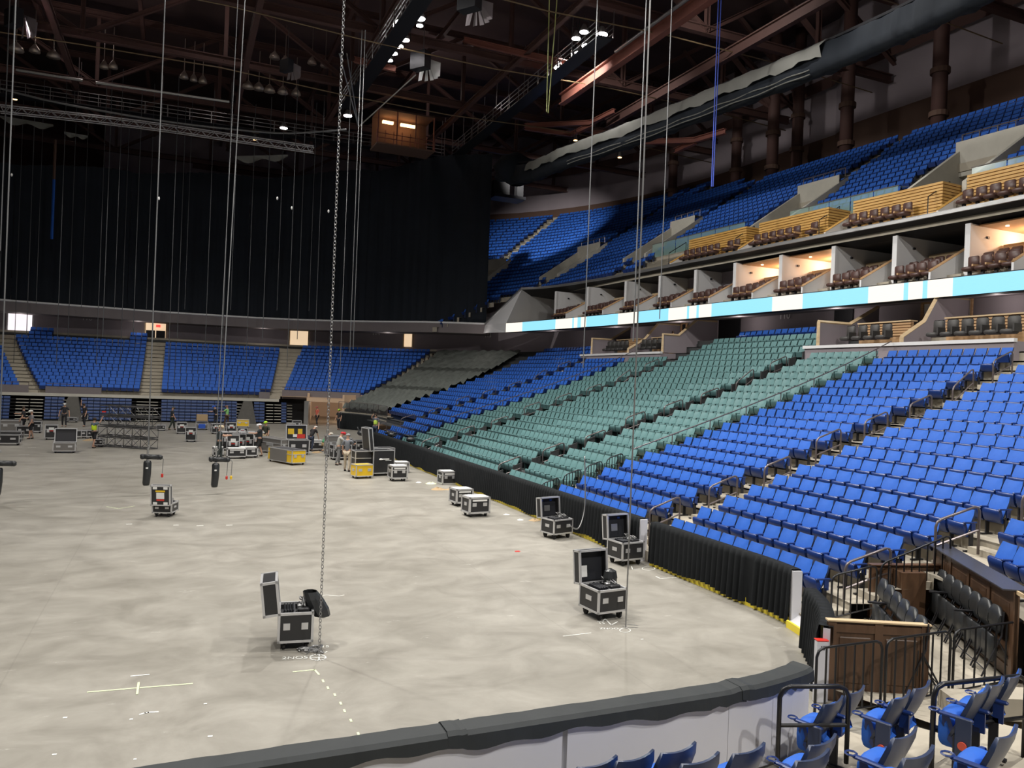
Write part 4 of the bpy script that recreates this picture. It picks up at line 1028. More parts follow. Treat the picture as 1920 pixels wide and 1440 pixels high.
# walls that close the hall outside the picture
b = MB(); b.grid([[(-60, -30, 0), (-60, -30, 37.2)], [(-60, 125, 0), (-60, 125, 37.2)]]); struct(b, 'wall_left', K['brownwall'])
b = MB(); b.grid([[(-60, 118, 9), (-60, 118, 37.2)], [(62, 118, 9), (62, 118, 37.2)]]); struct(b, 'wall_far', K['dk_red'])
b = MB(); b.grid([[(-60, -30, 0), (-60, -30, 37.2)], [(62, -30, 0), (62, -30, 37.2)]]); struct(b, 'wall_near', K['brownwall'])

def beam(p, q, w, h, m, mt=None):
    p, q = Vector(p), Vector(q); d = q - p; b = m; yaw = math.atan2(d.y, d.x); pit = math.atan2(d.z, math.hypot(d.x, d.y)); L = d.length
    R = Matrix.Rotation(yaw, 3, 'Z') @ Matrix.Rotation(-pit, 3, 'Y'); c = (p + q) / 2; vs = []
    # I-section: two flanges and a web
    for (sy, sz, oz) in ((w, h * .12, h * .44), (w, h * .12, -h * .44), (w * .18, h * .78, 0)):
        vs = [c + R @ Vector((dx * L / 2, dy * sy / 2, oz + dz * sz / 2)) for dz in (-1, 1) for dx, dy in ((-1, -1), (1, -1), (1, 1), (-1, 1))]
        b.add(vs, [(0, 3, 2, 1), (4, 5, 6, 7), (0, 1, 5, 4), (1, 2, 6, 5), (2, 3, 7, 6), (3, 0, 4, 7)])
    return b
# main roof trusses across the hall
for i, y in enumerate((22, 33, 44, 55, 66, 77, 88, 99)):
    root = empty('roof_truss', (0, y, 0), 0, f'deep dark red steel roof truss spanning the hall, {ORD[i]} from the camera', 'truss', 'roof trusses across the hall')
    zb, zt = 29.3, 35.4
    b = MB(); beam((-45, 0, zb), (50, 0, zb), .45, .6, b); b.build('bottom_chord', K['dk_red'], root)
    b = MB(); beam((-45, 0, zt), (50, 0, zt), .5, .6, b); b.build('top_chord', K['dk_red'], root)
    for k in range(-4, 5):
        x = k * 10 + 2.5; b = MB(); beam((x, 0, zb), (x, 0, zt), .3, .3, b); b.build('web_post', K['dk_red'], root)
        b = MB(); beam((x, 0, zb if k % 2 else zt), (x + 10, 0, zt if k % 2 else zb), .32, .32, b); b.build('web_diagonal', K['dk_red'], root)
# purlins along the hall
for i, x in enumerate((-28, -20, -12, -4, 4, 12, 20, 28, 36, 44)):
    b = MB(); beam((x, 12, 34.6), (x, 112, 34.6), .3, .5, b); o = b.build('roof_purlin', K['dk_red']); tag(o, f'dark steel purlin running down the hall, {ORD[i]} from the left', 'beam', 'roof purlins')
for i, (x, z, y0, y1, w, h, mt) in enumerate(((27.5, 27.5, 30, 56, .5, .9, 'red_steel'), (34.0, 27.8, 28, 60, .4, .8, 'dk_red'), (12.0, 28.6, 30, 75, .4, .5, 'dk_red'), (22.5, 28.8, 26, 78, .35, .45, 'dk_red'), (4, 28.8, 30, 90, .4, .5, 'dk_red'), (-9, 28.8, 30, 90, .4, .5, 'dk_red'))):
    b = MB(); beam((x, y0, z), (x, y1, z), w, h, b); o = b.build('roof_beam', K[mt]); tag(o, ['brighter oxide red beam with white pipe running down the hall at right', 'second red-brown beam right of the brighter one', 'dark beam carrying the left floodlight cluster', 'dark beam beside the right catwalk', 'dark beam over the middle of the floor', 'dark beam over the left of the floor'][i], 'beam')
b = MB(); b.tube([(27.1, 30, 27.9), (27.1, 47, 27.9)], .12, 8); tag(b.build('pipe', K['galv']), 'white pipe along the side of the bright red roof beam', 'pipe')
# red K-bracing lit near the hanging drape
def brace(pts, lab, mt='red_steel'):
    b = MB()
    for p, q in zip(pts, pts[1:]): beam(p, q, .35, .4, b)
    tag(b.build('roof_brace', K[mt]), lab, 'brace', 'lit red roof braces')
def at(u, v, y): d = ray(u, v); k = y / d.y; return Vector((d.x * k, y, CAM_H + d.z * k))
brace([at(985, 236, 66), at(1108, 230, 60), at(1152, 208, 57)], 'lit orange-red roof brace above the end of the grey-bordered drape, upper member')
brace([at(985, 240, 66), at(1072, 252, 62), at(1112, 232, 60)], 'lit orange-red roof brace above the end of the grey-bordered drape, lower member')
brace([at(1210, 266, 55), at(1303, 263, 50), at(1360, 246, 47)], 'lit red roof brace below the grey-bordered drape, upper member')
brace([at(1110, 250, 58), at(1160, 250, 55)], 'short lit red roof member between the two red braces')
brace([at(1266, 283, 53), at(1305, 265, 50)], 'short lit red strut under the right red brace')
brace([at(665, 112, 58), at(742, 130, 56)], 'short pink-lit roof beam under the left floodlight cluster')
brace([at(870, 75, 55), at(1065, 120, 50)], 'long red roof beam between the two floodlight clusters')
# thin conduit pipes across the hall
for i, (y, z) in enumerate(((33, 27.4), (43, 27.6), (52, 27.3), (62, 27.0))):
    b = MB(); b.tube([(-25 + k * 9, y, z - .25 * math.sin(k * 1.7)) for k in range(9)], .045, 4); tag(b.build('conduit', K['dim_tan']), f'thin tan conduit crossing the roof space, {ORD[i]} from the camera', 'pipe', 'thin conduits crossing the roof')
# catwalks: gridded walkway with railings
def catwalk(p, q, lab, w=1.1):
    p, q = Vector(p), Vector(q); d = q - p; L = d.length; root = empty('catwalk', (p + q) / 2, math.atan2(d.y, d.x), lab, 'catwalk')
    b = MB(); b.box(0, 0, 0, L, w, .08); b.build('deck', K['steel_dk'], root)
    for s in (-1, 1):
        b = MB()
        for h in (.35, .7, 1.05): b.box(0, s * w / 2, h, L, .05, .05)
        n = int(L / 1.8)
        for k in range(n + 1): b.box(-L / 2 + L * k / n, s * w / 2, .53, .05, .05, 1.06)
        b.build('railing', K['galv'] if s < 0 else K['rail'], root)
    n = int(L / 6)
    for k in range(n + 1):
        for s in (-1, 1): b = MB(); b.box(-L / 2 + L * k / max(n, 1), s * w / 2, 2.0, .06, .06, 4); b.build('hanger', K['rail'], root)
catwalk((24.9, 74, 27.2), (24.6, 44, 27.2), 'long railed catwalk running from the far end to the right floodlights')
catwalk((-22, 78, 27.3), (24, 76, 27.3), 'railed catwalk crossing the far end above the curtain')
catwalk((12.2, 66, 27.2), (12.6, 40, 27.2), 'railed catwalk carrying the left cluster of floodlights')
# follow-spot platform with warm lamps
root = empty('spot_platform', at(755, 262, 70), 0, 'railed platform with glowing orange lamps above the curtain', 'platform')
b = MB(); b.box(0, 0, -1.0, 5.4, 2.6, .16); b.build('deck', K['umber'], root); b = MB(); b.box(0, 0, 2.1, 5.2, 2.6, .14); b.build('roof_panel', K['umber'], root)
b = MB(); b.box(0, 1.35, .5, 5.2, .1, 3.1); b.build('back_panel', K['umber'], root)
b = MB()
for h in (-.5, -.1): b.box(0, -1.3, h, 5.4, .06, .06)
for k in range(8): b.box(-2.7 + .77 * k, -1.3, -.4, .06, .06, 1.2); 
for k in range(4): b.box(-2.6 + 1.73 * k, -1.25, .6, .1, .1, 3.0)
b.build('railing', K['red_steel'], root)
for k, x in enumerate((-1.3, .6, )): b = MB(); b.box(x, .6, 1.55, 1.0 + .4 * k, .3, .22); b.build('warm_lamp', K['warmface'], root)
l = bpy.data.lights.new('platform_glow', 'POINT'); l.energy = 28; l.color = (1, .5, .22); l.shadow_soft_size = .3
o = bpy.data.objects.new('platform_glow', l); COL.objects.link(o); o.location = root.location + Vector((-.2, .2, 1.0))
# floodlight fixtures
def fixture(u, v, lab, z=27.5, r=.24, grp='floodlights', face_mat='lampface', rng=0):
    p = onZ(u, v, z); root = empty('floodlight', p, rng, lab, 'light', grp)
    r *= 1.35; b = MB(); b.tube([(0, 0, 0), (0, 0, .12), (0, 0, .5)], [r, r * .95, r * .35], 12); b.build('reflector', K['galv'], root)
    b = MB(); b.tube([(0, 0, -.03), (0, 0, -.005)], r * .93, 12); b.build('lamp_face', K[face_mat], root)
    b = MB(); b.tube([(-r - .05, 0, .1), (-r - .05, 0, .75), (r + .05, 0, .75), (r + .05, 0, .1)], .025, 4); b.tube([(0, 0, .75), (0, 0, 1.1)], .03, 4); b.build('yoke', K['steel_dk'], root)
for i, (u, v, s) in enumerate(((755, 43, 1.5), (790, 4, 1.2), (788, 35, 1), (787, 48, .7), (742, 63, .7), (760, 75, .9), (723, 88, 1), (748, 87, 1), (737, 100, 1), (730, 113, .8))):
    fixture(u, v, ['large bright floodlight left of the cluster top', 'bright floodlight at the picture top of the left cluster', 'bright floodlight in the right file of the left cluster', 'small floodlight just under it in the right file', 'small floodlight below the largest one', 'floodlight right of centre in the left cluster', 'leftmost floodlight of the lower left cluster', 'floodlight in the middle of the lower left cluster', 'floodlight second lowest in the left cluster', 'lowest floodlight of the left cluster'][i], r=.25 * s, grp='left floodlight cluster')
for i, (u, v, s) in enumerate(((1095, 60, 1), (1080, 72, 1), (1128, 65, 1.4), (1100, 86, 1.2), (1084, 99, .9), (1046, 127, 1))):
    fixture(u, v, ['top floodlight of the right cluster', 'left floodlight of the right cluster', 'largest right-hand floodlight of the right cluster', 'lower middle floodlight of the right cluster', 'lowest floodlight of the right cluster', 'single floodlight below and left of the right cluster'][i], r=.22 * s, grp='right floodlight cluster')
for i, (u, v, s, z) in enumerate(((645, 198, .9, 27.5), (652, 217, 1.1, 27.5), (532, 240, 1.0, 27.0))):
    fixture(u, v, ['upper of two floodlights left of the glowing platform', 'lower of two floodlights left of the glowing platform', 'lone bright lamp above the left part of the curtain'][i], z=z, r=.26 * s)
for i, (u, v) in enumerate(((1079, 263), (1162, 295), (28, 186), (478, 262))):
    fixture(u, v, ['small amber work lamp under the red brace', 'small amber work lamp below the drape border', 'small amber work lamp at the left edge above the box truss', 'small amber work lamp above the right part of the box truss'][i], z=(26, 24.5, 27.5, 27)[i], r=.14, face_mat='warmface', grp='amber work lamps')
# unlit side-lamps along the catwalks
for i, (u, v) in enumerate(((800, 125), (893, 15), (45, 45), (547, 132))):
    p = onZ(u, v, 26.8); root = empty('line_array_speaker', p, .6, ['grey horn speaker cluster hanging right of the left floodlights', 'dark horn speaker cluster at the picture top', 'dark horn speaker cluster at upper left', 'small dark horn speaker cluster left of the thick chain'][i], 'speaker', 'hanging horn speakers')
    s = (1, 1, .9, .7)[i]
    for k in range(5):
        a = -.8 + .4 * k; b = MB(); b.add([(0, 0, .6), (1.15 * s * math.cos(a) - .5 * s, 1.15 * s * math.sin(a) - .16, -.75 * s), (1.15 * s * math.cos(a) - .5 * s, 1.15 * s * math.sin(a) + .16, -.75 * s), (1.3 * s * math.cos(a) - .5 * s, 1.3 * s * math.sin(a), .25)], [(0, 1, 2), (0, 2, 3), (0, 3, 1), (1, 3, 2)]); b.build('horn', K['whitewall'] if i == 0 else K['greywall'], root)
    b = MB(); b.box(-.7 * s, 0, .15, .7 * s, 1.3 * s, 1.2 * s); b.build('cabinet', K['steel_dk'], root); b = MB(); b.tube([(-.4, 0, .6), (-.4, 0, 3)], .04, 4); b.build('hanger', K['rail'], root)

# curtain track: front truss, cables
def ladder_truss(pts, w, h, mt, name, lab, nbay=None, chord=.045):
    pts = [Vector(p) for p in pts]; root = empty(name, pts[0], 0, lab, 'truss'); o0 = pts[0]
    ns = normals(pts)
    for s in (-1, 1):
        for zz in (0, h):
            b = MB(); b.tube([p + Vector((n.x * s * w / 2, n.y * s * w / 2, zz)) - o0 for p, n in zip(pts, ns)], chord, 4); b.build('chord', mt, root)
    b = MB()
    for i in range(len(pts) - 1):
        for s in (-1, 1):
            a = pts[i] + Vector((ns[i].x * s * w / 2, ns[i].y * s * w / 2, 0 if i % 2 else h)) - o0; c = pts[i + 1] + Vector((ns[i + 1].x * s * w / 2, ns[i + 1].y * s * w / 2, h if i % 2 else 0)) - o0; b.tube([a, c], chord * .7, 3)
    b.build('lacing', mt, root); root.children[-1]['kind'] = 'stuff'
    return root
tp = [at(0, 210, 71), at(150, 226, 71.2), at(300, 244, 71), at(450, 266, 69.6), at(588, 286, 68)]
tp = smooth_path(tp, 12); ladder_truss(tp, .5, .5, K['truss_alu'], 'box_truss', 'long lit aluminium box truss above the curtain at upper left')
b = MB(); b.tube(smooth_path([at(0, 166, 70), at(120, 195, 70), at(300, 226, 70), at(440, 243, 69.5), at(540, 250, 69), at(650, 243, 68)], 5), .085, 5); tag(b.build('cable_bundle', K['cable']), 'grey cable bundle sagging across above the curtain', 'cable')
b = MB(); b.tube([at(30, 131, 69), at(155, 151, 69)], .12, 5); tag(b.build('light_tube', K['galv']), 'pale tube at upper left, left piece', 'tube', 'pale tubes at upper left')
b = MB(); b.tube([at(180, 155, 69), at(430, 191, 69)], .12, 5); tag(b.build('light_tube', K['galv']), 'pale tube at upper left, longer right piece', 'tube', 'pale tubes at upper left')
for i, (u, v, sz) in enumerate([(30, 95, 1.1), (65, 98, .8), (100, 108, 1), (195, 128, .7), (212, 128, .7), (345, 147, .7), (363, 152, .6), (380, 155, .7), (465, 165, 1.0), (485, 168, 1.0), (505, 172, 1.0), (530, 175, .9), (555, 178, .8), (515, 110, .9), (535, 118, .8), (585, 120, .8), (610, 125, .9)]):
    p = at(u, v, 68); b = MB(); r = .5 * sz; b.tube([(0, 0, 0), (0, 0, .25), (0, 0, .6), (0, 0, .65), (0, 0, 3.2)], [r, r * .85, r * .2, .03, .03], 8); o = b.build('pendant_shade', K['shade'], None, True); o.location = p; tag(o, f'unlit bell-shaped house lamp in the left roof space, {ORD[i]} counted from the left rows', 'lamp', 'unlit bell house lamps')
b = MB(); b.tube([at(672, 238, 61), at(780, 140, 55)], .06, 4); b.tube([at(672, 238, 61), at(636, 100, 57)], .05, 4); b.tube([at(672, 238, 61), at(650, 100, 57)], .05, 4); tag(b.build('bridle_cable', K['galv']), 'white diagonal bridle cables meeting in a V left of the glowing platform', 'cable')

# swagged drape on its curved track along the right side
DR = [(27.9, 70, 25.2), (28.1, 63, 23.6), (28.1, 56.2, 23.1), (29.4, 47.2, 22.9), (30.4, 39.6, 22.9), (31.2, 33.6, 22.9), (31.6, 28.6, 22.9), (31.6, 25.3, 22.9), (31.5, 20, 22.9), (31, 12, 22.9)]
dp = smooth_path(DR, 14); dn = [-n for n in normals(dp)]; root = empty('swagged_drape', dp[len(dp) // 2], 0, 'black drape bundled along a curved track on the right, with a lit grey border', 'drape'); o0 = root.location
def drape_strip(prof, mt, nm, i0=0, i1=None, amp=.1):
    b = MB(); P = []
    for k in range(i0, i1 or len(dp)):
        p, n = dp[k], dn[k]; w = amp * math.sin(k * .9) + amp * .6 * math.sin(k * 2.3 + 1)
        P.append([(p.x + n.x * (d + w * (j % 2)) - o0.x, p.y + n.y * (d + w * (j % 2)) - o0.y, p.z + z + w * .6 * (1 if j % 3 else -.4) - o0.z) for j, (d, z) in enumerate(prof)])
    b.grid(P); return b.build(nm, mt, root, True)
drape_strip([(-.2, .72), (-.56, .35), (-.6, -.22)], K['greycloth'], 'grey_border', 14, 76, .16)
drape_strip([(-.3, .5), (-.45, -.45), (-.5, -.85), (-.2, -1.1), (.25, -1.0), (.4, -.4), (.3, .5)], K['curtain'], 'bundled_cloth', 0, None, .14)
b = MB(); b.tube([(p.x - o0.x, p.y - o0.y, p.z + .75 - o0.z) for p in dp], .1, 5); b.build('track', K['steel_dk'], root)
b = MB(); b.tube([(p.x - .55 - o0.x, p.y - o0.y, p.z - .72 + .04 * math.sin(k) - o0.z) for k, p in enumerate(dp[30:74])], .035, 4); b.tube([(p.x - .5 - o0.x, p.y - o0.y, p.z - .95 + .04 * math.sin(k * .7) - o0.z) for k, p in enumerate(dp[30:74])], .035, 4); b.build('pale_piping', K['greycloth'], root)
# dark bunch where drape meets curtain, small control booth
c = at(925, 322, 71.0)
b = MB(); P = []
for i in range(20):
    a = 2 * PI * i / 20; P.append([(math.cos(a) * rr * (1 + .12 * math.sin(i * 2.4)), math.sin(a) * .7 * rr, z) for rr, z in ((.2, 1.6), (1.5, 1.0), (2.2, .1), (1.7, -.9), (.5, -1.5))])
b.grid(P, 0, True); o = b.build('bunched_cloth', K['curtain'], None, True); o.location = at(968, 318, 67); tag(o, 'dark bunched cloth where the side drape meets the curtain', 'drape')
root = empty('equipment_ledge', at(950, 372, 73), 0, 'dark railed equipment ledge right of the curtain top', 'platform')
b = MB(); b.box(0, 0, 0, 3.4, 2, .3); b.build('deck', K['steel_dk'], root); b = MB(); b.box(-.6, .5, .9, 1.8, 1, 1.6); b.build('cabinet', K['black'], root); b = MB(); b.box(1.2, -.3, .8, .7, .7, 1.4); b.build('cabinet', K['black'], root)
# grey border scraps over the far curtain
for i, (u0, v0, u1, v1, w) in enumerate(((0, 220, 100, 237, 1.0), (440, 296, 540, 293, 1.2), (120, 250, 165, 258, .6))):
    A, B = at(u0, v0, 73), at(u1, v1, 73); b = MB(); P = []
    for k in range(13):
        f = k / 12; p = A.lerp(B, f); sg = w * math.sin(PI * f) * (.6 + .4 * math.sin(f * 9)); P.append([(p.x, p.y, p.z + .15), (p.x, p.y - .15 * math.sin(k), p.z - sg * .3), (p.x, p.y, p.z - sg * .7)])
    b.grid(P); tag(b.build('cloth_swag', K['greycloth'], None, True), ['lit grey cloth swag at the top left edge of the curtain', 'lit grey cloth swag over the middle of the curtain top', 'dim grey cloth swag beside the blue strip'][i], 'drape', 'grey cloth swags on the curtain top')
b = MB(); A, B = at(104, 262, 79), at(97, 448, 79); b.tube([A, A.lerp(B, .4)], .11, 4); o = b.build('wall_strip', K['umber']); tag(o, 'narrow strip of wall seen through a slit in the curtain', 'panel')
b = MB(); b.tube([A.lerp(B, .4), B], .11, 4, 0); tag(b.build('seat_strip', K['blue_fab']), 'narrow blue strip of upper seats seen through the curtain slit', 'seats')

# ================================================================== CLUB BOXES at the top of the lower bowl
char_parts = {'backrest': MB().bbox(0, .0, .66, .52, .16, .62, .07).mesh('c_back', K['char_seat'], True), 'seat': MB().bbox(0, .27, .34, .5, .48, .18, .05).mesh('c_pan', K['char_seat'], True),
              'armrest': MB().box(-.28, .24, .48, .06, .45, .3).mesh('c_arm', K['char_seat'])}
def divider(x0, y, pts, z0, lab):
    root = empty('box_divider', (x0, y, z0), 0, lab, 'wall', 'wood capped dividers of the club boxes')
    vs = [(0, 0)] + pts + [(pts[-1][0], 0)]; n = len(vs)
    b = MB(); b.add([(a, -.06, z) for a, z in vs] + [(a, .06, z) for a, z in vs], [tuple(range(n)), tuple(range(2 * n - 1, n - 1, -1))] + [(k, k + n, (k + 1) % n + n, (k + 1) % n) for k in range(n)]); b.build('wall_panel', K['greywall'], root)
    b = MB(); b.tube([(0, 0, 0)] + [(a, 0, z + .05) for a, z in pts], .11, 4); b.build('wood_cap', K['wood_pale'], root)
def club_box(yl, yr, bays, lab):
    b = MB(); b.box(30.5, (yl + yr) / 2, 6.35, 4.6, yl - yr, 1.0); o = b.build('box_platform', K['greywall']); o['kind'] = 'structure'
    b = MB(); b.box(28.22, (yl + yr) / 2, 6.88, .2, yl - yr + .1, .14); o = b.build('ledge_trim', K['whitewall']); o['kind'] = 'structure'
    for i, (a, c) in enumerate(bays):
        root = empty('box_counter', (29.9, (a + c) / 2, 6.9), 0, f'wood slatted counter front, {ORD[i]} bay from the left, {lab}', 'counter', 'slatted counters of the club boxes'); L = a - c
        b = MB(); b.box(.1, 0, .55, .12, L, 1.1); b.build('backing', K['wood_mid'], root)
        for k in range(5): b = MB(); b.box(0, 0, .55 + k * .12, .07, L, .085); b.build('slat', K['wood_mid'], root)
        b = MB(); b.box(.15, 0, 1.15, .45, L + .04, .06); b.build('counter_top', K['wood_pale'], root)
        n = int((L) / .62)
        for k in range(n):
            suite_seat((29.05, a - .35 - k * (L - .2) / n, 6.92), face(0), f'charcoal padded seat, {ORD[k]} from left in {ORD[i]} bay, {lab}', 'charcoal seats in the club boxes', char_parts, 'padded_seat')
        b = MB(); b.box(31.8, (a + c) / 2, 7.75, .5, L * .6, .1); tag(b.build('back_counter', K['granite']), f'dark stone back counter in the {ORD[i]} bay, {lab}', 'counter')
club_box(29.3, 18.9, [(27.6, 24.7), (23.0, 19.0)], 'nearer club box')
club_box(52.4, 41.7, [(49.9, 46.8), (45.3, 42.6)], 'farther club box')
divider(28.3, 28.55, [(0, 1.15), (2.0, 1.15), (3.9, 2.15)], 6.9, 'divider wall with wood cap at the left end of the nearer club box')
divider(28.5, 24.0, [(0, .25), (1.3, 1.0), (2.1, 2.2), (4.2, 2.2)], 6.9, 'steep wood capped divider in the middle of the nearer club box')
divider(28.3, 50.9, [(0, 1.15), (1.6, 1.15), (3.3, 2.15)], 6.9, 'divider wall with wood cap at the left end of the farther club box')
divider(28.5, 46.1, [(0, .25), (1.3, 1.0), (2.4, 2.2), (4.2, 2.2)], 6.9, 'steep wood capped divider in the middle of the farther club box')
divider(28.4, 41.8, [(0, 1.1), (1.2, 1.1), (2.6, 2.2), (4.2, 2.2)], 6.9, 'divider wall with wood cap at the right end of the farther club box')
for i, (u0, u1, v0, v1) in enumerate(((1795, 1829, 557, 600), (1728, 1752, 567, 600), (1277, 1290, 606, 622))):
    a = onX(u0, v1, 32.6); c = onX(u1, v0, 32.6); w = abs(a.y - c.y); h = c.z - a.z
    root = empty('box_door', (32.6, (a.y + c.y) / 2, a.z), -PI / 2, ['pale lit door with wood frame at right of the nearer club box', 'narrow pale door with wood frame behind the middle divider', 'dark small door in the farther club box'][i], 'door')
    b = MB(); b.box(0, 0, h / 2, w * .6, .05, h); b.build('door_leaf', K['black'] if i == 2 else K['glass'] if 0 else K['whitewall'], root)
    b = MB(); b.box(-w * .42, -.03, h / 2, w * .22, .1, h); b.box(w * .34, -.03, h / 2, .08, .1, h); b.box(0, -.03, h, w, .1, .1); b.build('door_frame', K['wood_mid'], root)

# ================================================================== HAND RAILS
def hoop(p0, p1, label, group, mt='rail', h=1.0, mid=True, r=.027):
    p0, p1 = Vector(p0), Vector(p1); root = empty('hand_rail', p0, 0, label, 'railing', group); d = p1 - p0; e = d.normalized(); z = Vector((0, 0, h)); k = .12
    b = MB(); b.tube([(0, 0, 0), z - Vector((0, 0, k)), z - Vector((0, 0, k * .3)) + e * k * .3, z + e * k, z + d - e * k, z + d - e * k * .3 - Vector((0, 0, k * .3)), z + d - Vector((0, 0, k)), d], r, 6); b.build('hoop', K[mt], root, True)
    if mid: b = MB(); b.tube([z * .5, z * .5 + d], r * .85, 5); b.build('middle_bar', K[mt], root)
    return root
def fence(p0, p1, label, group, h=.95, bars=7, mt='rail_blk', r=.02):
    root = hoop(p0, p1, label, group, mt, h, False, r); p0, p1 = Vector(p0), Vector(p1); d = p1 - p0
    b = MB(); b.tube([(0, 0, .08), d + Vector((0, 0, .08))], r * .8, 4); b.build('bottom_bar', K[mt], root)
    for k in range(1, bars): f = k / bars; b = MB(); b.tube([d * f + Vector((0, 0, .08)), d * f + Vector((0, 0, h - .01))], r * .72, 5); b.build('bar', K[mt], root)
for q, lab, grp in ((17.85, 'concrete stair aisle between the blue blocks', 'rails A'), (28.75, 'dark aisle right of the widest green block', 'rails C'), (39.45, 'dark aisle left of the widest green block', 'rails D'), (51.0, 'dark aisle in the far blue seats', 'rails F'), (-1.0, 'aisle behind the wooden corner box', 'rails H')):
    m = .15 if q > 0 else .7; i = 0
    while m < 18.5:
        m1 = m + 1.15; a = bowl(rrow(m) - .45, q); c = bowl(rrow(m1) - .45, q)
        hoop((a[0], a[1], zf(int(m))), (c[0], c[1], zf(int(m1)) + .05), f'hooped hand rail, {ORD[i]} up the {lab}', f'hooped rails on the {lab}', 'rail'); m += 2.3; i += 1
for q, lab in ((24.08, 'between the green and near blue seats'), (44.7, 'between the far green and blue seats')):
    for k in range(4):
        a = bowl(rrow(k) - .62, q); c = bowl(rrow(k) + .05, q); fence((a[0], a[1], zf(k)), (c[0], c[1], zf(k) + .22), f'short barred black guard, {ORD[k]} row up {lab}', 'barred guards between seat blocks', .85, 6)
    a = bowl(rrow(4) - .7, q); c = bowl(rrow(18) + .1, q)
    root = empty('hand_rail', (a[0], a[1], zf(4)), 0, f'long sloping hand rail {lab}', 'railing', 'long sloping hand rails')
    b = MB(); pts = []
    for m in range(4, 20): p = bowl(rrow(m) - .4, q); pts.append((p[0] - a[0], p[1] - a[1], zf(m) + .92 - zf(4)))
    b.tube(pts, .024, 6); b.build('top_rail', K['rail'], root)
    for m in range(4, 20, 2): p = bowl(rrow(m) - .4, q); b = MB(); b.tube([(p[0] - a[0], p[1] - a[1], zf(m) - zf(4)), (p[0] - a[0], p[1] - a[1], zf(m) + .92 - zf(4))], .02, 5); b.build('post', K['rail'], root)
# black aisle-end panels of the green seat rows
for q, mr in ((29.32, range(0, 21)), (39.97, range(0, 19)), (51.57, range(4, 20))):
    root = empty('row_end_screens', (*bowl(rrow(0), q)[:2], 0)); tag(root, {29.32: 'dark end screens along the aisle right of the widest green block', 39.97: 'dark end screens along the aisle left of the widest green block', 51.57: 'dark end screens along the aisle in the far blue seats'}[q], 'screens'); root.location = (0, 0, 0)
    for m in mr:
        a = bowl(rrow(m) + .06, q); b = MB(); x, y, z = a[0], a[1], zf(m); b.add([(x - .42, y, z), (x, y, z), (x + .05, y, z + .72), (x - .36, y, z + .58), (x - .42, y - .05, z), (x, y - .05, z), (x + .05, y - .05, z + .72), (x - .36, y - .05, z + .58)], [(0, 1, 2, 3), (7, 6, 5, 4), (3, 2, 6, 7), (0, 3, 7, 4), (1, 5, 6, 2)]); b.build('end_screen', K['conc_dark'], root)

# ================================================================== NEAR CORNER BOX (walnut)
def framed_wall(p, q, z0, z1, lab, th=.09, panels=2, cap=.16, capm='wood_walnut_rail', both=False, open_=None):
    p, q = Vector(p), Vector(q); d = q - p; L = d.length; ang = math.atan2(d.y, d.x); root = empty('box_wall', ((p.x + q.x) / 2, (p.y + q.y) / 2, z0), ang, lab, 'panel'); h = z1 - z0
    b = MB(); b.box(0, 0, h / 2, L, th * .5, h - .02); b.build('panel_core', K['wood_walnut'], root)
    for k in range(panels + 1): b = MB(); b.box(-L / 2 + .06 + (L - .12) * k / panels, 0, h / 2, .12, th, h - .03); b.build('stile', K['wood_walnut_rail'], root)
    for zz, hh in ((.09, .18), (h - .1, .12)): b = MB(); b.box(0, 0, zz, L - .1, th * .92, hh); b.build('cross_rail', K['wood_walnut_rail'], root)
    for k in range(panels):
        w = (L - .12) / panels - .2; b = MB(); b.bbox(-L / 2 + .06 + (L - .12) * (k + .5) / panels, 0, h / 2 + .02, w, th * .8, h - .5, .015); b.build('raised_panel', K['wood_walnut'], root)
    b = MB(); b.box(0, 0, h + .01, L + .04, cap, .022); b.build('cap', K[capm], root)
    return root
framed_wall((9.12, 8.78), (10.45, 8.12), 0, 1.2, 'walnut panelled box wall nearest the draped barrier', panels=2, cap=.12, capm='wood_pale')
framed_wall((12.75, 11.25), (14.2, 10.85), .2, 1.25, 'walnut panelled side wall at the back of the corner box', panels=2)
framed_wall((12.25, 8.0), (14.45, 11.15), .2, 1.62, 'long tall walnut wall with wide dark ledge in the corner box', panels=4, cap=.42, capm='granite')
b = MB(); b.box(0, 0, 0, .40, .03, .06); o = b.build('ledge_end', K['wood_pale']); o.location = (12.22, 7.96, 1.60); o.rotation_euler = (0, 0, .96); tag(o, 'pale end edge of the long dark ledge', 'trim')
b = MB(); b.add([(9.2, 8.8, .18), (10.5, 8.15, .18), (12.3, 8.0, .18), (14.4, 11.1, .18), (12.7, 11.3, .18), (11.0, 10.6, .18)], [tuple(range(6))]); b.add([(10.0, 6.6, .1), (13.2, 5.0, .1), (15.2, 8.8, .1), (12.3, 8.0, .17), (10.5, 8.15, .17), (9.2, 8.7, .17)], [tuple(range(6))]); o = b.build('box_floor', K['conc']); o['kind'] = 'structure'
for i, (x0, y0, x1, y1) in enumerate(((10.2, 7.6, 12.2, 6.7), (10.4, 7.1, 12.6, 6.1))):
    b = MB(); L = math.hypot(x1 - x0, y1 - y0); b.box((x0 + x1) / 2, (y0 + y1) / 2, .25 + .2 * i, L, .45, .3, rz=math.atan2(y1 - y0, x1 - x0)); b.build('box_step', K['conc'])['kind'] = 'structure'
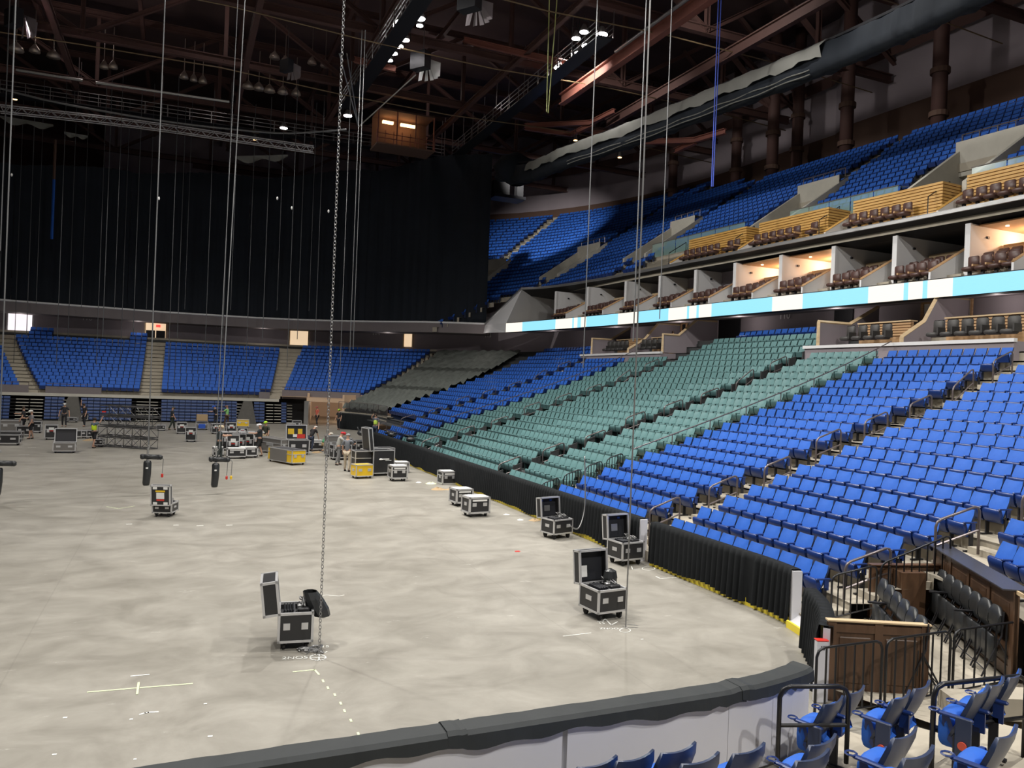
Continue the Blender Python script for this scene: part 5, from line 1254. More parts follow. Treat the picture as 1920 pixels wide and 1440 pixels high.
# black folding chairs
def chair_parts():
    o = {}
    b = MB(); n = 10; P = []
    for i in range(n + 1):
        x = -.2 + .4 * i / n; top = .98 - .10 * abs(x / .2) ** 3.5; bot = .60 + .05 * abs(x / .2) ** 3; y = .02 * (x / .2) ** 2
        P.append([(x, y - .04, bot), (x, y - .055, (bot + top) / 2), (x, y - .04, top), (x, y, top + .01), (x, y + .03, (top + bot) / 2 + .05), (x, y + .035, (top + bot) / 2 - .06), (x, y, bot)])
    b.grid(P); b.add(P[0], [tuple(range(7))]); b.add(P[-1], [tuple(range(6, -1, -1))]); o['backrest'] = (b, True)
    b = MB(); b.bbox(0, .09, .40, .40, .07, .40, .03); o['seat'] = (b, True)
    for s in (-1, 1):
        b = MB(); b.tube([(s * .22, -.02, .95), (s * .22, .0, .6), (s * .22, .24, .0)], .013, 5); b.tube([(s * .21, .05, .55), (s * .21, -.26, .0)], .013, 5); o['leg' + ('a' if s < 0 else 'b')] = (b, False)
    b = MB(); b.box(-.27, .12, .66, .07, .34, .025); o['armrest'] = (b, False)
    b = MB(); b.tube([(-.22, .2, .1), (.22, .2, .1)], .011, 4); b.tube([(-.21, -.2, .12), (.21, -.2, .12)], .011, 4); o['stretcher'] = (b, False)
    return {k: v.mesh('fold_' + k, K['fold_blk'] if k in ('backrest', 'seat') else K['steel_dk'], sm) for k, (v, sm) in o.items()}
CH = chair_parts()
def fold_chair(loc, rz, label, group, arm):
    r = empty('folding_chair', loc, rz, label, 'chair', group); r.scale = (1.12, 1.12, 1.12)
    for k, m in CH.items():
        if k == 'armrest' and not arm: continue
        link('leg' if k.startswith('leg') else k, m, r)
for rowi, (pa, pb, n, zt) in enumerate((((1657, 1105), (1728, 1178), 6, 1.1), ((1768, 1082), (1868, 1150), 7, 1.15))):
    A = onZ(*pa, zt); B = onZ(*pb, zt); d = B - A; L = d.length; st = d / (n - 1)
    nrm = Vector((-d.y, d.x, 0)).normalized()
    if nrm.x > 0: nrm = -nrm
    # chairs face the rink
    th = math.atan2(-nrm.x, nrm.y)
    for k in range(n):
        p = A + st * k; fold_chair((p.x, p.y, .18), th + .03 * math.sin(k * 3), f'black folding chair, {ORD[k]} from the back of the {"left" if rowi == 0 else "right"} row in the corner box', f'folding chairs in the {"left" if rowi == 0 else "right"} row of the corner box', k in (0, 3))
b = MB(); b.box(0, 0, .5, .5, .5, 1.0); o = b.build('dark_cabinet', K['wood_walnut']); o.location = (13.4, 10.95, .18); o.rotation_euler = (0, 0, -.3); tag(o, 'dark low cabinet in the back corner of the wooden box', 'cabinet')

# barred guards round the corner box and gate
def fpx(u0, v0, u1, v1, zt, zb, lab, bars, grp='barred guards at the corner box', r=.02):
    A = onZ(u0, v0, zt); B = onZ(u1, v1, zt); fence((A.x, A.y, zb), (B.x, B.y, zb), lab, grp, zt - zb, bars, 'rail_blk', r)
a0 = bowl(6.35, -3.6); a1 = bowl(7.3, -3.2); a2 = bowl(8.9, -2.6)
fence((a0[0], a0[1], .22), (a1[0], a1[1], .42), 'first barred guard beside the gate steps, nearest the rink', 'barred guards beside the gate steps', .9, 7)
fence((a1[0] + .1, a1[1], .42), (a2[0], a2[1], 1.0), 'second longer barred guard beside the gate steps', 'barred guards beside the gate steps', .92, 9)
fpx(1532, 1216, 1655, 1201, 1.12, .12, 'barred black guard before the walnut wall, left section', 7)
fpx(1663, 1199, 1783, 1183, 1.12, .12, 'barred black guard before the walnut wall, middle section', 7)
fpx(1790, 1182, 1925, 1163, 1.12, .12, 'barred black guard at right picture edge', 7)
A = onZ(1463, 1287, 1.32); B = onZ(1592, 1287, 1.32); hoop((A.x, A.y, .45), (B.x, B.y, .45), 'black hooped rail in front of the nearest seats, left one', 'black rails at the nearest seats', 'rail_blk', .87)
A = onZ(1752, 1284, 1.62); B = onZ(1925, 1266, 1.62); hoop((A.x, A.y, .7), (B.x, B.y, .7), 'black hooped rail in front of the nearest seats, right one', 'black rails at the nearest seats', 'rail_blk', .92)

# ================================================================== NEAREST SEATS, seen from behind
def near_seat(x, y, zt, ang, lab, badge=False):
    r = make_seat(MS_BLUE, 'blue_seat', (x, y, zt - .86), ang, lab, 'nearest blue seats seen from behind')
    r.scale = (1.04, 1.0, 1.02)
    b = MB(); b.ball((0, 0, 0), 1.0, 14, 10); f_ = lambda c: math.copysign(abs(c) ** .55, c); b.v = [(.222 * f_(x), .225 + .105 * f_(y), .43 + .19 * f_(z)) for x, y, z in b.v]; b.build('tipped_cushion', K['blue_fab'], r, True)
    b = MB(); b.tube([(-.25 + .05 * math.cos(t), .33 + .05 * math.sin(t), .63) for t in [k * PI / 4 for k in range(8)]], .01, 4, closed=True); b.build('cup_ring', K['blue_pl'], r)
    if badge:
        b = MB(); b.bbox(-.268, .05, .33, .03, .15, .6, .008); b.build('end_panel', K['blue_rear'], r)
        b = MB(); b.tube([(-.298, .05, .36), (-.282, .05, .36)], .042, 14); b.build('row_badge', K['orange'], r)
NS = [(1560, 1317, 1.10, 0.31, 'nearest front row pair, left seat with round orange row badge', 1), (1602, 1297, 1.10, 0.32, 'nearest front row pair, right seat', 0),
      (1687, 1307, 1.37, 0.32, 'second row pair behind the front pair, left seat with orange badge', 1), (1726, 1288, 1.37, 0.33, 'second row pair behind the front pair, right seat', 0),
      (1836, 1297, 1.62, 0.34, 'third row trio at right edge, left seat with orange badge', 1), (1866, 1282, 1.62, 0.35, 'third row trio at right edge, middle seat', 0), (1899, 1267, 1.62, 0.36, 'third row trio at right edge, right seat', 0),
      (1118, 1433, 1.33, 0.19, 'front seat tip showing above picture bottom, leftmost', 0), (1189, 1422, 1.33, 0.20, 'front seat showing above picture bottom, second from left', 0), (1270, 1407, 1.35, 0.21, 'front seat showing above picture bottom, third from left', 0), (1402, 1408, 1.33, 0.21, 'front seat showing above picture bottom, left of the hooped rail', 0),
      (1311, 1427, 1.50, 0.19, 'seat tip at picture bottom, behind the front row tips', 0), (1540, 1392, 1.40, 0.26, 'seat behind the left hooped rail at the picture bottom', 0), (1521, 1421, 1.62, 0.20, 'seat back at the picture bottom under the left hooped rail', 0), (1693, 1379, 1.62, 0.27, 'seat at the picture bottom between the two badged seats', 0),
      (1719, 1416, 1.85, 0.21, 'closest seat at the picture bottom with its back to the camera', 0), (1884, 1377, 1.87, 0.29, 'seat at the bottom right with open armrest beside it', 0)]
NS = [(onZ(u, v, zt).x, onZ(u, v, zt).y, zt, a, l, b_) for u, v, zt, a, l, b_ in NS]
for x, y, zt, ang, lab, bd in NS: near_seat(x, y, zt, ang, lab, bool(bd))

# ================================================================== FLIGHT CASES
def edging(b, w, d, h, z0, t=.035):
    for sx in (-1, 1):
        for sy in (-1, 1): b.box(sx * w / 2, sy * d / 2, z0 + h / 2, t, t, h + t)
    for zz in (z0, z0 + h):
        for s in (-1, 1): b.box(0, s * d / 2, zz, w + t, t, t); b.box(s * w / 2, 0, zz, t, d + t, t)
def flight_case(u, v, w, d, h, rz, label, body='casebody', edge='alu', lid=None, legs=.13, gear=False, group='wheeled flight cases', sticker=None, z=0.0, lidh=.22, plates=2, loc=None, ramp=False, silver=False, extra=None):
    p = Vector(loc) if loc else onZ(u, v, z); root = empty('flight_case', (p.x, p.y, z), rz, label, 'case', group)
    z0 = legs; t = .03
    b = MB()
    if lid: 
        b.box(0, 0, z0 + .01, w, d, .03); b.box(0, -d / 2, z0 + h / 2, w, .02, h); b.box(0, d / 2, z0 + h / 2, w, .02, h); b.box(-w / 2, 0, z0 + h / 2, .02, d, h); b.box(w / 2, 0, z0 + h / 2, .02, d, h)
    else: b.bbox(0, 0, z0 + h / 2, w, d, h, .01)
    b.build('body', K[body], root)
    b = MB(); edging(b, w, d, h, z0, .04 if not silver else .06); 
    if not lid and h > .5: b.box(0, -d / 2, z0 + h * .68, w, .035, .035); b.box(0, d / 2, z0 + h * .68, w, .035, .035); b.box(-w / 2, 0, z0 + h * .68, .035, d, .035); b.box(w / 2, 0, z0 + h * .68, .035, d, .035)
    b.build('edging', K[edge], root)
    if plates:
        for sy in (-1, 1):
            for k in range(plates):
                x = -w * .27 + w * .54 * k / max(1, plates - 1); b = MB(); b.box(x, sy * (d / 2 + .012), z0 + h * .55, w * .2, .02, h * .24); b.build('latch_plate', K[edge], root)
        for sx in (-1, 1): b = MB(); b.box(sx * (w / 2 + .012), 0, z0 + h * .55, .02, d * .3, h * .22); b.build('handle_plate', K[edge], root)
    if silver: b = MB(); b.box(0, 0, z0 + h + .02, w * .9, d * .9, .03); b.box(0, -d / 2 - .015, z0 + h * .83, w * .74, .012, h * .12); b.build('top_panel', K['paper'], root)
    for sx in (-1, 1):
        for sy in (-1, 1):
            b = MB(); x, y = sx * (w / 2 - .09), sy * (d / 2 - .09); r = legs * .42; b.tube([(x - .02, y, r), (x + .02, y, r)], r, 10); b.box(x, y, legs * .75, .09, .09, legs * .5); b.build('caster', K['rubber'], root)
    if lid:
        ang = {'back': 0, 'left': 1, 'front': 2, 'right': 3}[lid]; L = w if ang in (0, 2) else d; Hh = d if ang in (0, 2) else w
        off = d / 2 if ang in (0, 2) else w / 2; lr = empty('lid', (0, 0, 0)); lr.parent = root; lr.location = (0, 0, z0 + h)
        lr.rotation_euler = (0, 0, ang * PI / 2); tl = .12
        # lid stands hinged on its edge, leaning back slightly; local y is outwards
        def lb(cx, cy, cz, sx, sy, sz): 
            m = MB(); m.box(cx, cy, cz, sx, sy, sz); return m
        y0 = off + lidh / 2 + .02; b = MB()
        c = math.cos(tl); s_ = math.sin(tl)
        def T(m):
            m.v = [(x, off + (y - off) * c + (zz) * s_, zz * c - (y - off) * s_) for x, y, zz in m.v]; return m
        b = MB(); b.box(0, off + lidh, Hh / 2, L, .02, Hh); b.box(0, off + lidh / 2, 0.01, L, lidh, .02); b.box(0, off + lidh / 2, Hh, L, lidh, .02); b.box(-L / 2, off + lidh / 2, Hh / 2, .02, lidh, Hh); b.box(L / 2, off + lidh / 2, Hh / 2, .02, lidh, Hh); T(b).build('lid_shell', K[body], lr)
        b = MB(); b.box(0, off + lidh - .03, Hh / 2, L - .06, .03, Hh - .06); T(b).build('lid_lining', K['lid_lining'] if body != 'casegrey' else K['foam'], lr)
        b = MB(); e = .04
        for yy in (off, off + lidh):
            for sx in (-1, 1): b.box(sx * L / 2, yy, Hh / 2, e, e, Hh + e)
            for zz in (0, Hh): b.box(0, yy, zz, L + e, e, e)
        for sx in (-1, 1):
            for zz in (0, Hh): b.box(sx * L / 2, off + lidh / 2, zz, e, lidh, e)
        T(b).build('lid_edging', K[edge], lr)
        if sticker:
            cols = {'yellow': K['caseyel'], 'paper': K['paper'], 'red': K['red'], 'blue': K['bluebox'], 'grey': K['galv']}
            for (cl, cx, cz, sx, sz, inside) in sticker:
                b = MB(); b.box(cx * L, off + (lidh + .018 if not inside else lidh - .052), cz * Hh, sx * L, .012, sz * Hh); T(b).build('sticker', cols[cl], lr)
    if gear:
        R = random.Random(int(abs(u) * 7 + abs(v)))
        b = MB(); b.box(0, 0, z0 + h - .12, w - .06, d - .06, .05); b.box(-w * .05, 0, z0 + h - .05, .03, d - .06, .14); b.build('divider', K['foam'], root)
        for k in range(4): b = MB(); b.bbox(-w * .34 + k * w * .085, -d * .05, z0 + h - .02, w * .05, d * .6, .14, .01); b.build('equipment', K['lid_lining'], root)
        for k in range(3): b = MB(); b.bbox(w * .22, -d * .28 + k * d * .24, z0 + h - .0, w * .36, d * .17, .13 + .03 * (k % 2), .02); b.build('equipment', K['galv'] if k == 1 else K['casebody'], root)
        pts = [(w * (.05 + .3 * R.random()), d * (R.random() - .5) * .7, z0 + h + .05 + .1 * R.random()) for _ in range(14)]; pts = smooth_path([Vector(q) for q in pts], 4)
        b = MB(); b.tube(pts, .012, 5); b.build('cable_coil', K['chain'], root, True)
        if gear == 2:
            b = MB(); P = []
            for i in range(11):
                a = 2 * PI * i / 10; P.append([(w * .5 + .16 * math.cos(a) * f + (.1 - zz * .5), -d * .1 + .16 * math.sin(a) * f, z0 + h + zz) for zz, f in ((.30, .75), (.18, 1.0), (0, 1.1), (-.12, .9), (-.16, .3))])
            b.grid(P); b.build('chain_bag', K['fold_blk'], root)
        if gear == 3:
            b = MB(); P = []
            for i in range(11):
                a = 2 * PI * i / 10; P.append([(w * .32 + .13 * math.cos(a) * f, d * .1 + .13 * math.sin(a) * f, z0 + h + zz) for zz, f in ((.32, .3), (.28, .9), (.15, 1.1), (.02, 1.0))])
            b.grid(P); b.build('black_bag', K['fold_blk'], root)
    if extra: extra(root, w, d, h, z0)
    return root
def cen(u, v, back=.38):    # footprint centre a bit behind the foremost foot
    p = onZ(u, v, 0); d = Vector((p.x, p.y, 0)).normalized(); return (p.x + d.x * back, p.y + d.y * back, 0)
CR = 'open cases with chain hoist gear'
def corner(x, y, w, d, rz, sx=1): e = Vector((math.cos(rz), math.sin(rz), 0)); f = Vector((-e.y, e.x, 0)); return tuple(Vector((x, y, 0)) + e * w / 2 * sx + f * d / 2)
flight_case(0, 0, .54, .66, .46, -.12, 'open black case with hoist gear nearest the camera, lid to the left, bag hanging out', lid='left', gear=2, loc=corner(1.66, 13.22, .54, .66, -.12), group=CR, lidh=.24, legs=.15)
flight_case(0, 0, .66, .64, .42, .10, 'open black case with tilted lid on the bare floor at right, black bag on top', lid='back', gear=3, loc=corner(7.65, 13.09, .66, .64, .10), group=CR, sticker=[('paper', -.28, .34, .36, .36, True), ('red', 0, .75, .0, .0, True)], legs=.17, lidh=.2)
flight_case(0, 0, .68, .62, .42, .12, 'open black case standing against the gap in the draped barrier', lid='back', gear=1, loc=corner(10.55, 16.95, .68, .62, .12), group=CR, sticker=[('grey', -.02, .45, .3, .3, True), ('blue', -.3, .85, .12, .08, True), ('blue', .2, .85, .12, .08, True)], legs=.17, lidh=.2)
flight_case(0, 0, .72, .58, .40, .25, 'open black case beside the long drape with a hose running up from it', lid='back', gear=1, loc=corner(10.3, 20.38, .72, .58, .25), group=CR, sticker=[('grey', -.02, .45, .3, .3, True), ('blue', -.3, .85, .12, .08, True), ('blue', .2, .85, .12, .08, True)], legs=.17, lidh=.2)
flight_case(0, 0, .56, .60, .27, -.32, 'open case with yellow and white labels on its raised lid, mid floor', lid='front', gear=1, loc=corner(-.08, 26.2, .56, .60, -.32, -1), group=CR, lidh=.14, sticker=[('yellow', 0, .74, .5, .08, False), ('paper', 0, .5, .42, .32, False), ('red', 0, .28, .4, .08, False), ('paper', -.28, .9, .22, .12, False), ('paper', .28, .9, .22, .12, False), ('paper', -.28, .1, .22, .12, False), ('paper', .28, .1, .22, .12, False)], legs=.14)
SG = 'closed silver cases along the drape'
for (u, v, w, h, rz, lab, tw) in ((891, 970, .74, .50, .10, 'front one of two closed cases near the drape middle', 1), (864, 950, .64, .46, .10, 'rear one of two closed cases near the drape middle', 1), (838, 909, .66, .52, .05, 'single silver-topped case by torn yellow paper at the drape', 0),
                            (745, 903, .70, .52, .02, 'front silver case of the pair right of the big black cases', 1), (750, 887, .70, .46, .02, 'rear silver case of the pair right of the big black cases', 0)):
    flight_case(0, 0, w, .6, h, rz, lab, loc=cen(u, v, .34), group=SG, legs=.15 if tw else .04, silver=True)
flight_case(0, 0, .82, .60, .50, .22, 'yellow open-topped case at the foot of the big black cases', body='caseyel', lid=None, loc=cen(678, 898, .34), group='yellow panelled cases', legs=.12)
def logo(root, w, d, h, z0):
    b = MB(); b.box(.05, -d / 2 - .02, z0 + h * .62, .42, .008, .05); b.box(.22, -d / 2 - .02, z0 + h * .56, .3, .008, .025); b.build('white_marking', K['paper'], root)
    b = MB(); b.ball((-.16, -d / 2 - .012, z0 + h * .61), .09, 10, 6, sz=.5); b.build('white_marking', K['paper'], root)
flight_case(0, 0, 1.05, .8, 1.05, .18, 'big black case with white marking and a raised grey-lined lid', loc=cen(712, 893, .5), lid='left', group='big black cases', legs=.14, extra=logo, lidh=.18, plates=0, sticker=[('grey', 0, .5, .8, .85, True)])
flight_case(0, 0, .95, .6, 1.0, .10, 'big black case without marking behind the yellow one', loc=cen(680, 893, .45), group='big black cases', legs=.14, plates=0)
for (x, y, w, h, lab) in ((8.5, 37.3, 1.0, 1.0, 'black open case row behind the big cases, first'), (9.3, 39.3, 1.1, .9, 'black open case row behind the big cases, second'), (10.2, 40.6, .9, .85, 'silver-edged case beside the drape, behind the big cases'), (8.3, 42.8, 1.0, .8, 'grey-edged case behind the man in the grey shirt'), (9.3, 47.5, 1.0, .8, 'silver case standing at the start of the long drape'), (10.2, 46.9, .6, .7, 'narrow grey case next to the start of the long drape')):
    flight_case(0, 0, w, .7, h - .13, .15, lab, loc=(x, y, 0), group='cases gathered at the drape start', plates=2)
flight_case(0, 0, .7, .7, 1.05, .1, 'upright grey-backed case by the chain, left of the man in the red cap', body='casegrey', loc=cen(622, 857, .4), group='cases gathered at the drape start')
flight_case(0, 0, .85, .7, .5, .1, 'low case beside the kneeling man in green', loc=cen(590, 846, .4), group='cases gathered at the drape start', silver=True)
flight_case(0, 0, .9, .7, .55, .1, 'low open-fronted case behind the man in the red cap', loc=cen(640, 862, .6), group='cases gathered at the drape start')
# long yellow-ended troughs
flight_case(0, 0, .78, 2.3, .62, .42, 'long grey trough case with yellow ends, nearer one', body='caseyel', loc=onZ(537, 868, 0), group='long troughs with yellow ends', lid=None, plates=2, legs=.12, extra=lambda r, w, d, h, z0: [MB().box(s * (w / 2 + .01), .15, z0 + h / 2, .03, d * .7, h * .95).build('side_panel', K['casegrey'], r) for s in (-1, 1)] + [MB().box(0, 0, z0 + h + .01, w * .9, d * .9, .03).build('open_top', K['foam'], r)])
flight_case(0, 0, .78, 2.4, .75, .42, 'long grey trough case, farther one behind the yellow ended one', body='casegrey', loc=onZ(517, 850, 0), group='long troughs with yellow ends', legs=.12)
flight_case(0, 0, 1.15, .8, .72, .05, 'black tool trunk with stickers and raised lid of coloured gear', loc=cen(557, 854, .5), lid='back', group='tool trunks', legs=.14, lidh=.16, sticker=[('yellow', -.25, .55, .3, .4, True), ('yellow', .2, .55, .22, .38, True), ('red', .25, .2, .4, .3, True), ('paper', -.05, .25, .2, .2, True)])
# tall dimmer style cases
TG = 'tall black cases with silver edges'
for (u, v, w, h, lab) in ((436, 856, .62, 1.15, 'tall case at the left front of the worktable group'), (447, 852, .62, 1.1, 'tall case second in the worktable group'), (463, 850, .66, 1.1, 'tall case at the right front of the worktable group'), (472, 846, .6, 1.1, 'tall case right rear of the worktable group'), (425, 845, .6, 1.05, 'tall case behind the man leaning on the worktable group'),
                          (358, 829, .62, .92, 'tall case standing alone mid floor right of the truss stack'), (340, 814, .66, .82, 'tall case behind the lone one right of the truss stack'), (432, 815, .66, .86, 'tall case below the man in the lime shirt'), (404, 814, .6, .74, 'tall case left of the man in the lime shirt'), (455, 816, .66, .5, 'silver case right of the man in the lime shirt'), (96, 825, .66, .9, 'tall case in front of the flared pylon at left'), (157, 790, .62, .6, 'case the man with the raised arm stands behind')):
    flight_case(0, 0, w, .6, h - .12, .05 * ((u % 7) - 3), lab, loc=cen(u, v, .3), group=TG, plates=2, extra=lambda r, w, d, h, z0: (MB().box(0, -d / 2 - .02, z0 + h * .72, w * .42, .01, h * .2).build('label_sheet', K['paper'], r), MB().box(0, -d / 2 - .02, z0 + h * .55, w * .3, .01, h * .05).build('red_tag', K['red'], r)))
for (u, v, w, h, lab) in ((443, 860, .95, .5, 'low wide case at the foot of the worktable group, left'), (465, 858, .9, .52, 'low wide case at the foot of the worktable group, right'), (408, 858, .5, .5, 'low case at the left foot of the worktable group')):
    flight_case(0, 0, w, .6, h - .1, 0, lab, loc=cen(u, v, .15), group='low cases of the worktable group', silver=True)
b = MB(); 
for k in range(5): b.box(-.95 + k * .48, .1 * math.sin(k), 1.28, .4, .7, .05)
o = b.build('metal_stack', K['alu']); o['kind'] = 'stuff'; p = onZ(452, 853, 0); o.location = (p.x, p.y, 0); tag(o, 'loose silver trays laid across the tall cases of the worktable group', 'trays')
flight_case(0, 0, 1.0, .7, .42, .04, 'grey case with its brown-lined lid standing open, at left', body='casegrey', loc=cen(121, 850, .4), lid='back', group='open grey cases', lidh=.1, legs=.12)
for (u, v, w, h, body, lab) in ((12, 835, 1.3, .55, 'casebody', 'low silver-edged case cut by the left picture edge'), (20, 826, 1.2, .5, 'casebody', 'low case behind the one at the left edge'), (22, 812, 1.2, .8, 'casegrey', 'grey open case with blue label near the left edge'), (46, 818, .8, .6, 'casebody', 'case left of the man with the white cap'), (68, 812, .6, .75, 'casebody', 'case right of the man with the white cap'), (115, 824, .8, .45, 'casebody', 'low case right of the tall one by the pylon'),
                               (130, 823, .72, .48, 'caseyel', 'yellow ended case in the row left of the vested man'), (149, 822, .82, .46, 'casebody', 'silver case in the row left of the vested man'), (163, 822, .6, .48, 'casebody', 'silver case just left of the vested man'), (135, 792, .8, .36, 'casebody', 'low case at the pylon foot, in front of the helmeted man'), (302, 808, .6, .4, 'casebody', 'low case behind the truss stack'), (378, 806, .85, .62, 'casegrey', 'grey case with a blue tote, far mid floor'),
                               (455, 802, .95, .62, 'caseyel', 'yellow fronted case standing against the far seats'), (545, 806, .7, .5, 'casegrey', 'grey electrical case at the tunnel mouth, left'), (556, 804, .7, .65, 'casebody', 'black electrical case with blue sticker at the tunnel mouth'), (185, 838, .5, .4, 'casebody', 'small case behind the truss stack at its left')):
    flight_case(0, 0, w, .6, h - .1, 0.03 * ((u % 5) - 2), lab, body=body, loc=cen(u, v, .2), group='cases scattered at the far end')
root = empty('tote_box', cen(378, 806, .15), 0, 'blue plastic tote under a tan carton at the far mid floor', 'box', 'boxes at the far end'); b = MB(); b.bbox(0, -.4, .3, .5, .2, .35, .02); b.build('tub', K['bluebox'], root); b = MB(); b.bbox(0, -.2, .95, .8, .5, .5, .02); b.build('carton', K['plywood'], root)

# ================================================================== PEOPLE
CLO = {}
def clo(c):
    k = tuple(round(x, 3) for x in c)
    if k not in CLO: CLO[k] = cloth('cloth_' + str(len(CLO)), c)
    return CLO[k]
def skin_mesh(chains, name, mt, parent, sub=1):
    vs, es, rs = [], [], []; idx = {}
    for ch in chains:
        prev = None
        for p, r in ch:
            k = tuple(round(c, 4) for c in p)
            if k not in idx: idx[k] = len(vs); vs.append(p); rs.append(r)
            i = idx[k]
            if prev is not None and prev != i: es.append((prev, i))
            prev = i
    me = bpy.data.meshes.new(name); me.from_pydata(vs, es, []); o = bpy.data.objects.new(name, me)
    m = o.modifiers.new('skin', 'SKIN'); m.use_smooth_shade = True
    for i, r in enumerate(rs):
        sv = me.skin_vertices[0].data[i]; sv.radius = (r, r); sv.use_root = (i == 0)
    s = o.modifiers.new('sub', 'SUBSURF'); s.levels = sub; s.render_levels = sub
    m2 = evaluated_mesh(o)
    m2.materials.clear(); m2.materials.append(mt); o = bpy.data.objects.new(name, m2); COL.objects.link(o); o.parent = parent
    m2.polygons.foreach_set('use_smooth', [True] * len(m2.polygons)); return o
def person(u, v, rz, label, shirt, pants, hat=None, hatc=(.8, .8, .8), h=1.78, z=0.0, lean=0.0, armL=None, armR=None, shorts=False, vest=None, kneel=False, stride=.12, loc=None, long_sleeve=False, legs_only=True, twist=0):
    p = Vector(loc) if loc else onZ(u, v, z); root = empty('person', (p.x, p.y, z), rz, label, 'person'); k = h / 1.78
    S, C = math.sin(lean), math.cos(lean); hipz = .93 if not kneel else .50; hip = Vector((0, -.10 * S, hipz))
    def up(d, side=0, f=0): return Vector((side, hip.y + d * S + f * C, hip.z + d * C - f * S))
    pel, waist, chest, neckb, neckt, head, crown = up(0), up(.16), up(.36), up(.52), up(.60), up(.70, f=.02 + .05 * S), up(.79, f=.02 + .08 * S)
    sh = [up(.48, -.19), up(.48, .19)]
    defl = (Vector((-.05, .10, -.28)), Vector((.02, .16, -.22)))
    arms = []
    for s, a, sgn in ((sh[0], armL, -1), (sh[1], armR, 1)):
        e, w = a if a else ((sgn * .05, .03, -.29), (sgn * .02, .12, -.24)); el = s + Vector(e); wr = el + Vector(w); arms.append((s, el, wr))
    if kneel: legs = [(Vector((-.1, .0, .46)), Vector((-.12, .40, .42)), Vector((-.12, .36, .06)), Vector((-.12, .5, .03))), (Vector((.1, 0, .46)), Vector((.12, .25, .08)), Vector((.12, -.18, .07)), Vector((.12, -.26, .05)))]
    else: legs = [(Vector((-.10, 0, hipz - .06)), Vector((-.12, stride * .6 + .03, .50)), Vector((-.13, stride - .02, .09)), Vector((-.14, stride + .14, .03))), (Vector((.10, 0, hipz - .06)), Vector((.12, -stride * .4 + .03, .50)), Vector((.13, -stride - .02, .09)), Vector((.14, -stride + .14, .03)))]
    sc = lambda ch: [(Vector(q) * k, r * k) for q, r in ch]
    hair_dir = (crown - neckt).normalized()
    body = [sc([(pel, .125), (waist, .115), (chest, .135), (neckb, .075), (neckt, .052), (head, .098), (crown, .065)])]
    for (s, el, wr) in arms:
        hd = (wr - el).normalized(); palm = wr + hd * .07
        body.append(sc([(neckb, .075), (s, .06), (el, .042), (wr, .028), (palm, .036)]))
        for f in range(4): body.append(sc([(palm, .036), (palm + hd * (.05 + .012 * (1.5 - abs(f - 1.5))) + Vector(((f - 1.5) * .018, 0, -.006 * f)), .009)]))
        body.append(sc([(wr, .028), (wr + hd * .05 + Vector((0, .035, .01)), .011)]))
    for (a, kn, an, to) in legs: body.append(sc([(pel, .125), (a, .088), (kn, .055), (an, .036), (to, .034)]))
    skin_mesh(body, 'body', K['skin'], root)
    sh_ch = [sc([(pel + Vector((0, 0, -.02)), .145), (waist, .132), (chest, .15), (neckb, .085)])]
    for (s, el, wr) in arms: 
        m = s.lerp(el, .75); sh_ch.append(sc([(neckb, .085), (s, .078), (m, .062)] + ([(el, .055), (wr, .042)] if long_sleeve else [])))
    skin_mesh(sh_ch, 'shirt', clo(shirt), root)
    pn = []
    for (a, kn, an, to) in legs: pn.append(sc([(pel, .14), (a, .102), (kn, .075)] + ([] if shorts else [(an, .058)])))
    skin_mesh(pn, 'trousers', clo(pants), root)
    for (a, kn, an, to) in legs: skin_mesh([sc([(an + Vector((0, -.03, -.04)), .045), (an + Vector((0, .06, -.05)), .045), (to, .04)])], 'shoe', K['rubber'], root)
    if vest:
        skin_mesh([sc([(waist + Vector((0, 0, -.08)), .152), (waist, .15), (chest, .166), (up(.46), .13)])], 'hi_vis_vest', clo(vest), root)
    hc = (head + hair_dir * .05) * k
    b = MB(); b.ball(hc, .112 * k, 10, 8, sz=.85); 
    if hat in ('helmet', 'cap'): b.v = [(x, y, max(zz, hc.z + .005)) for x, y, zz in b.v]; b.tube([(hc.x, hc.y + .06, hc.z + .01), (hc.x, hc.y + .17 * k, hc.z - .005)], [.09, .05], 8)
    else: b.v = [(x, min(y, hc.y + .06), zz) for x, y, zz in b.v]
    b.build({'helmet': 'hard_hat', 'cap': 'cap'}.get(hat, 'hair'), clo(hatc) if hat else clo((.04, .025, .015)), root, True)
    f = MB(); fc = head * k + Vector((0, .098 * k, 0)); f.ball((fc.x, fc.y + .008, fc.z - .015), .018, 6, 4); f.build('nose', K['skin'], root, True)
    for s in (-1, 1): e = MB(); e.ball((fc.x + s * .035, fc.y - .012, fc.z + .018), .011, 6, 4); e.build('eye', K['rubber'], root)
    return root
blk, gry, sh_dk = (.02, .02, .025), (.22, .21, .22), (.025, .03, .035)
UPA = ((.06, .16, .14), (.02, .08, .24)); FWD = ((.06, .2, -.16), (-.03, .25, .02)); FWL = ((-.06, .2, -.16), (.03, .25, .02)); DN = ((.08, .12, -.26), (0, .12, -.22))
person(175, 840, -.9, 'person in yellow hi-vis vest and black shorts raising an arm beside the truss stack', (.12, .16, .2), blk, None, h=1.72, armR=((.10, .18, .12), (.02, .10, .24)), shorts=True, vest=(.62, .85, .03))
person(58, 823, 1.9, 'person in grey shirt and black shorts with white cap at far left', gry, blk, 'cap', (.7, .7, .66), shorts=True, armR=FWD)
person(43, 812, 1.6, 'person in black walking behind the man with the white cap', blk, blk, None, shorts=True, armR=FWD)
person(120, 800, 3.1, 'person in black with white hard hat standing in front of the flared pylon', blk, blk, 'helmet', (.75, .75, .75), armL=((-.12, .02, -.28), (-.03, .05, -.25)), armR=((.12, .02, -.28), (.03, .05, -.25)))
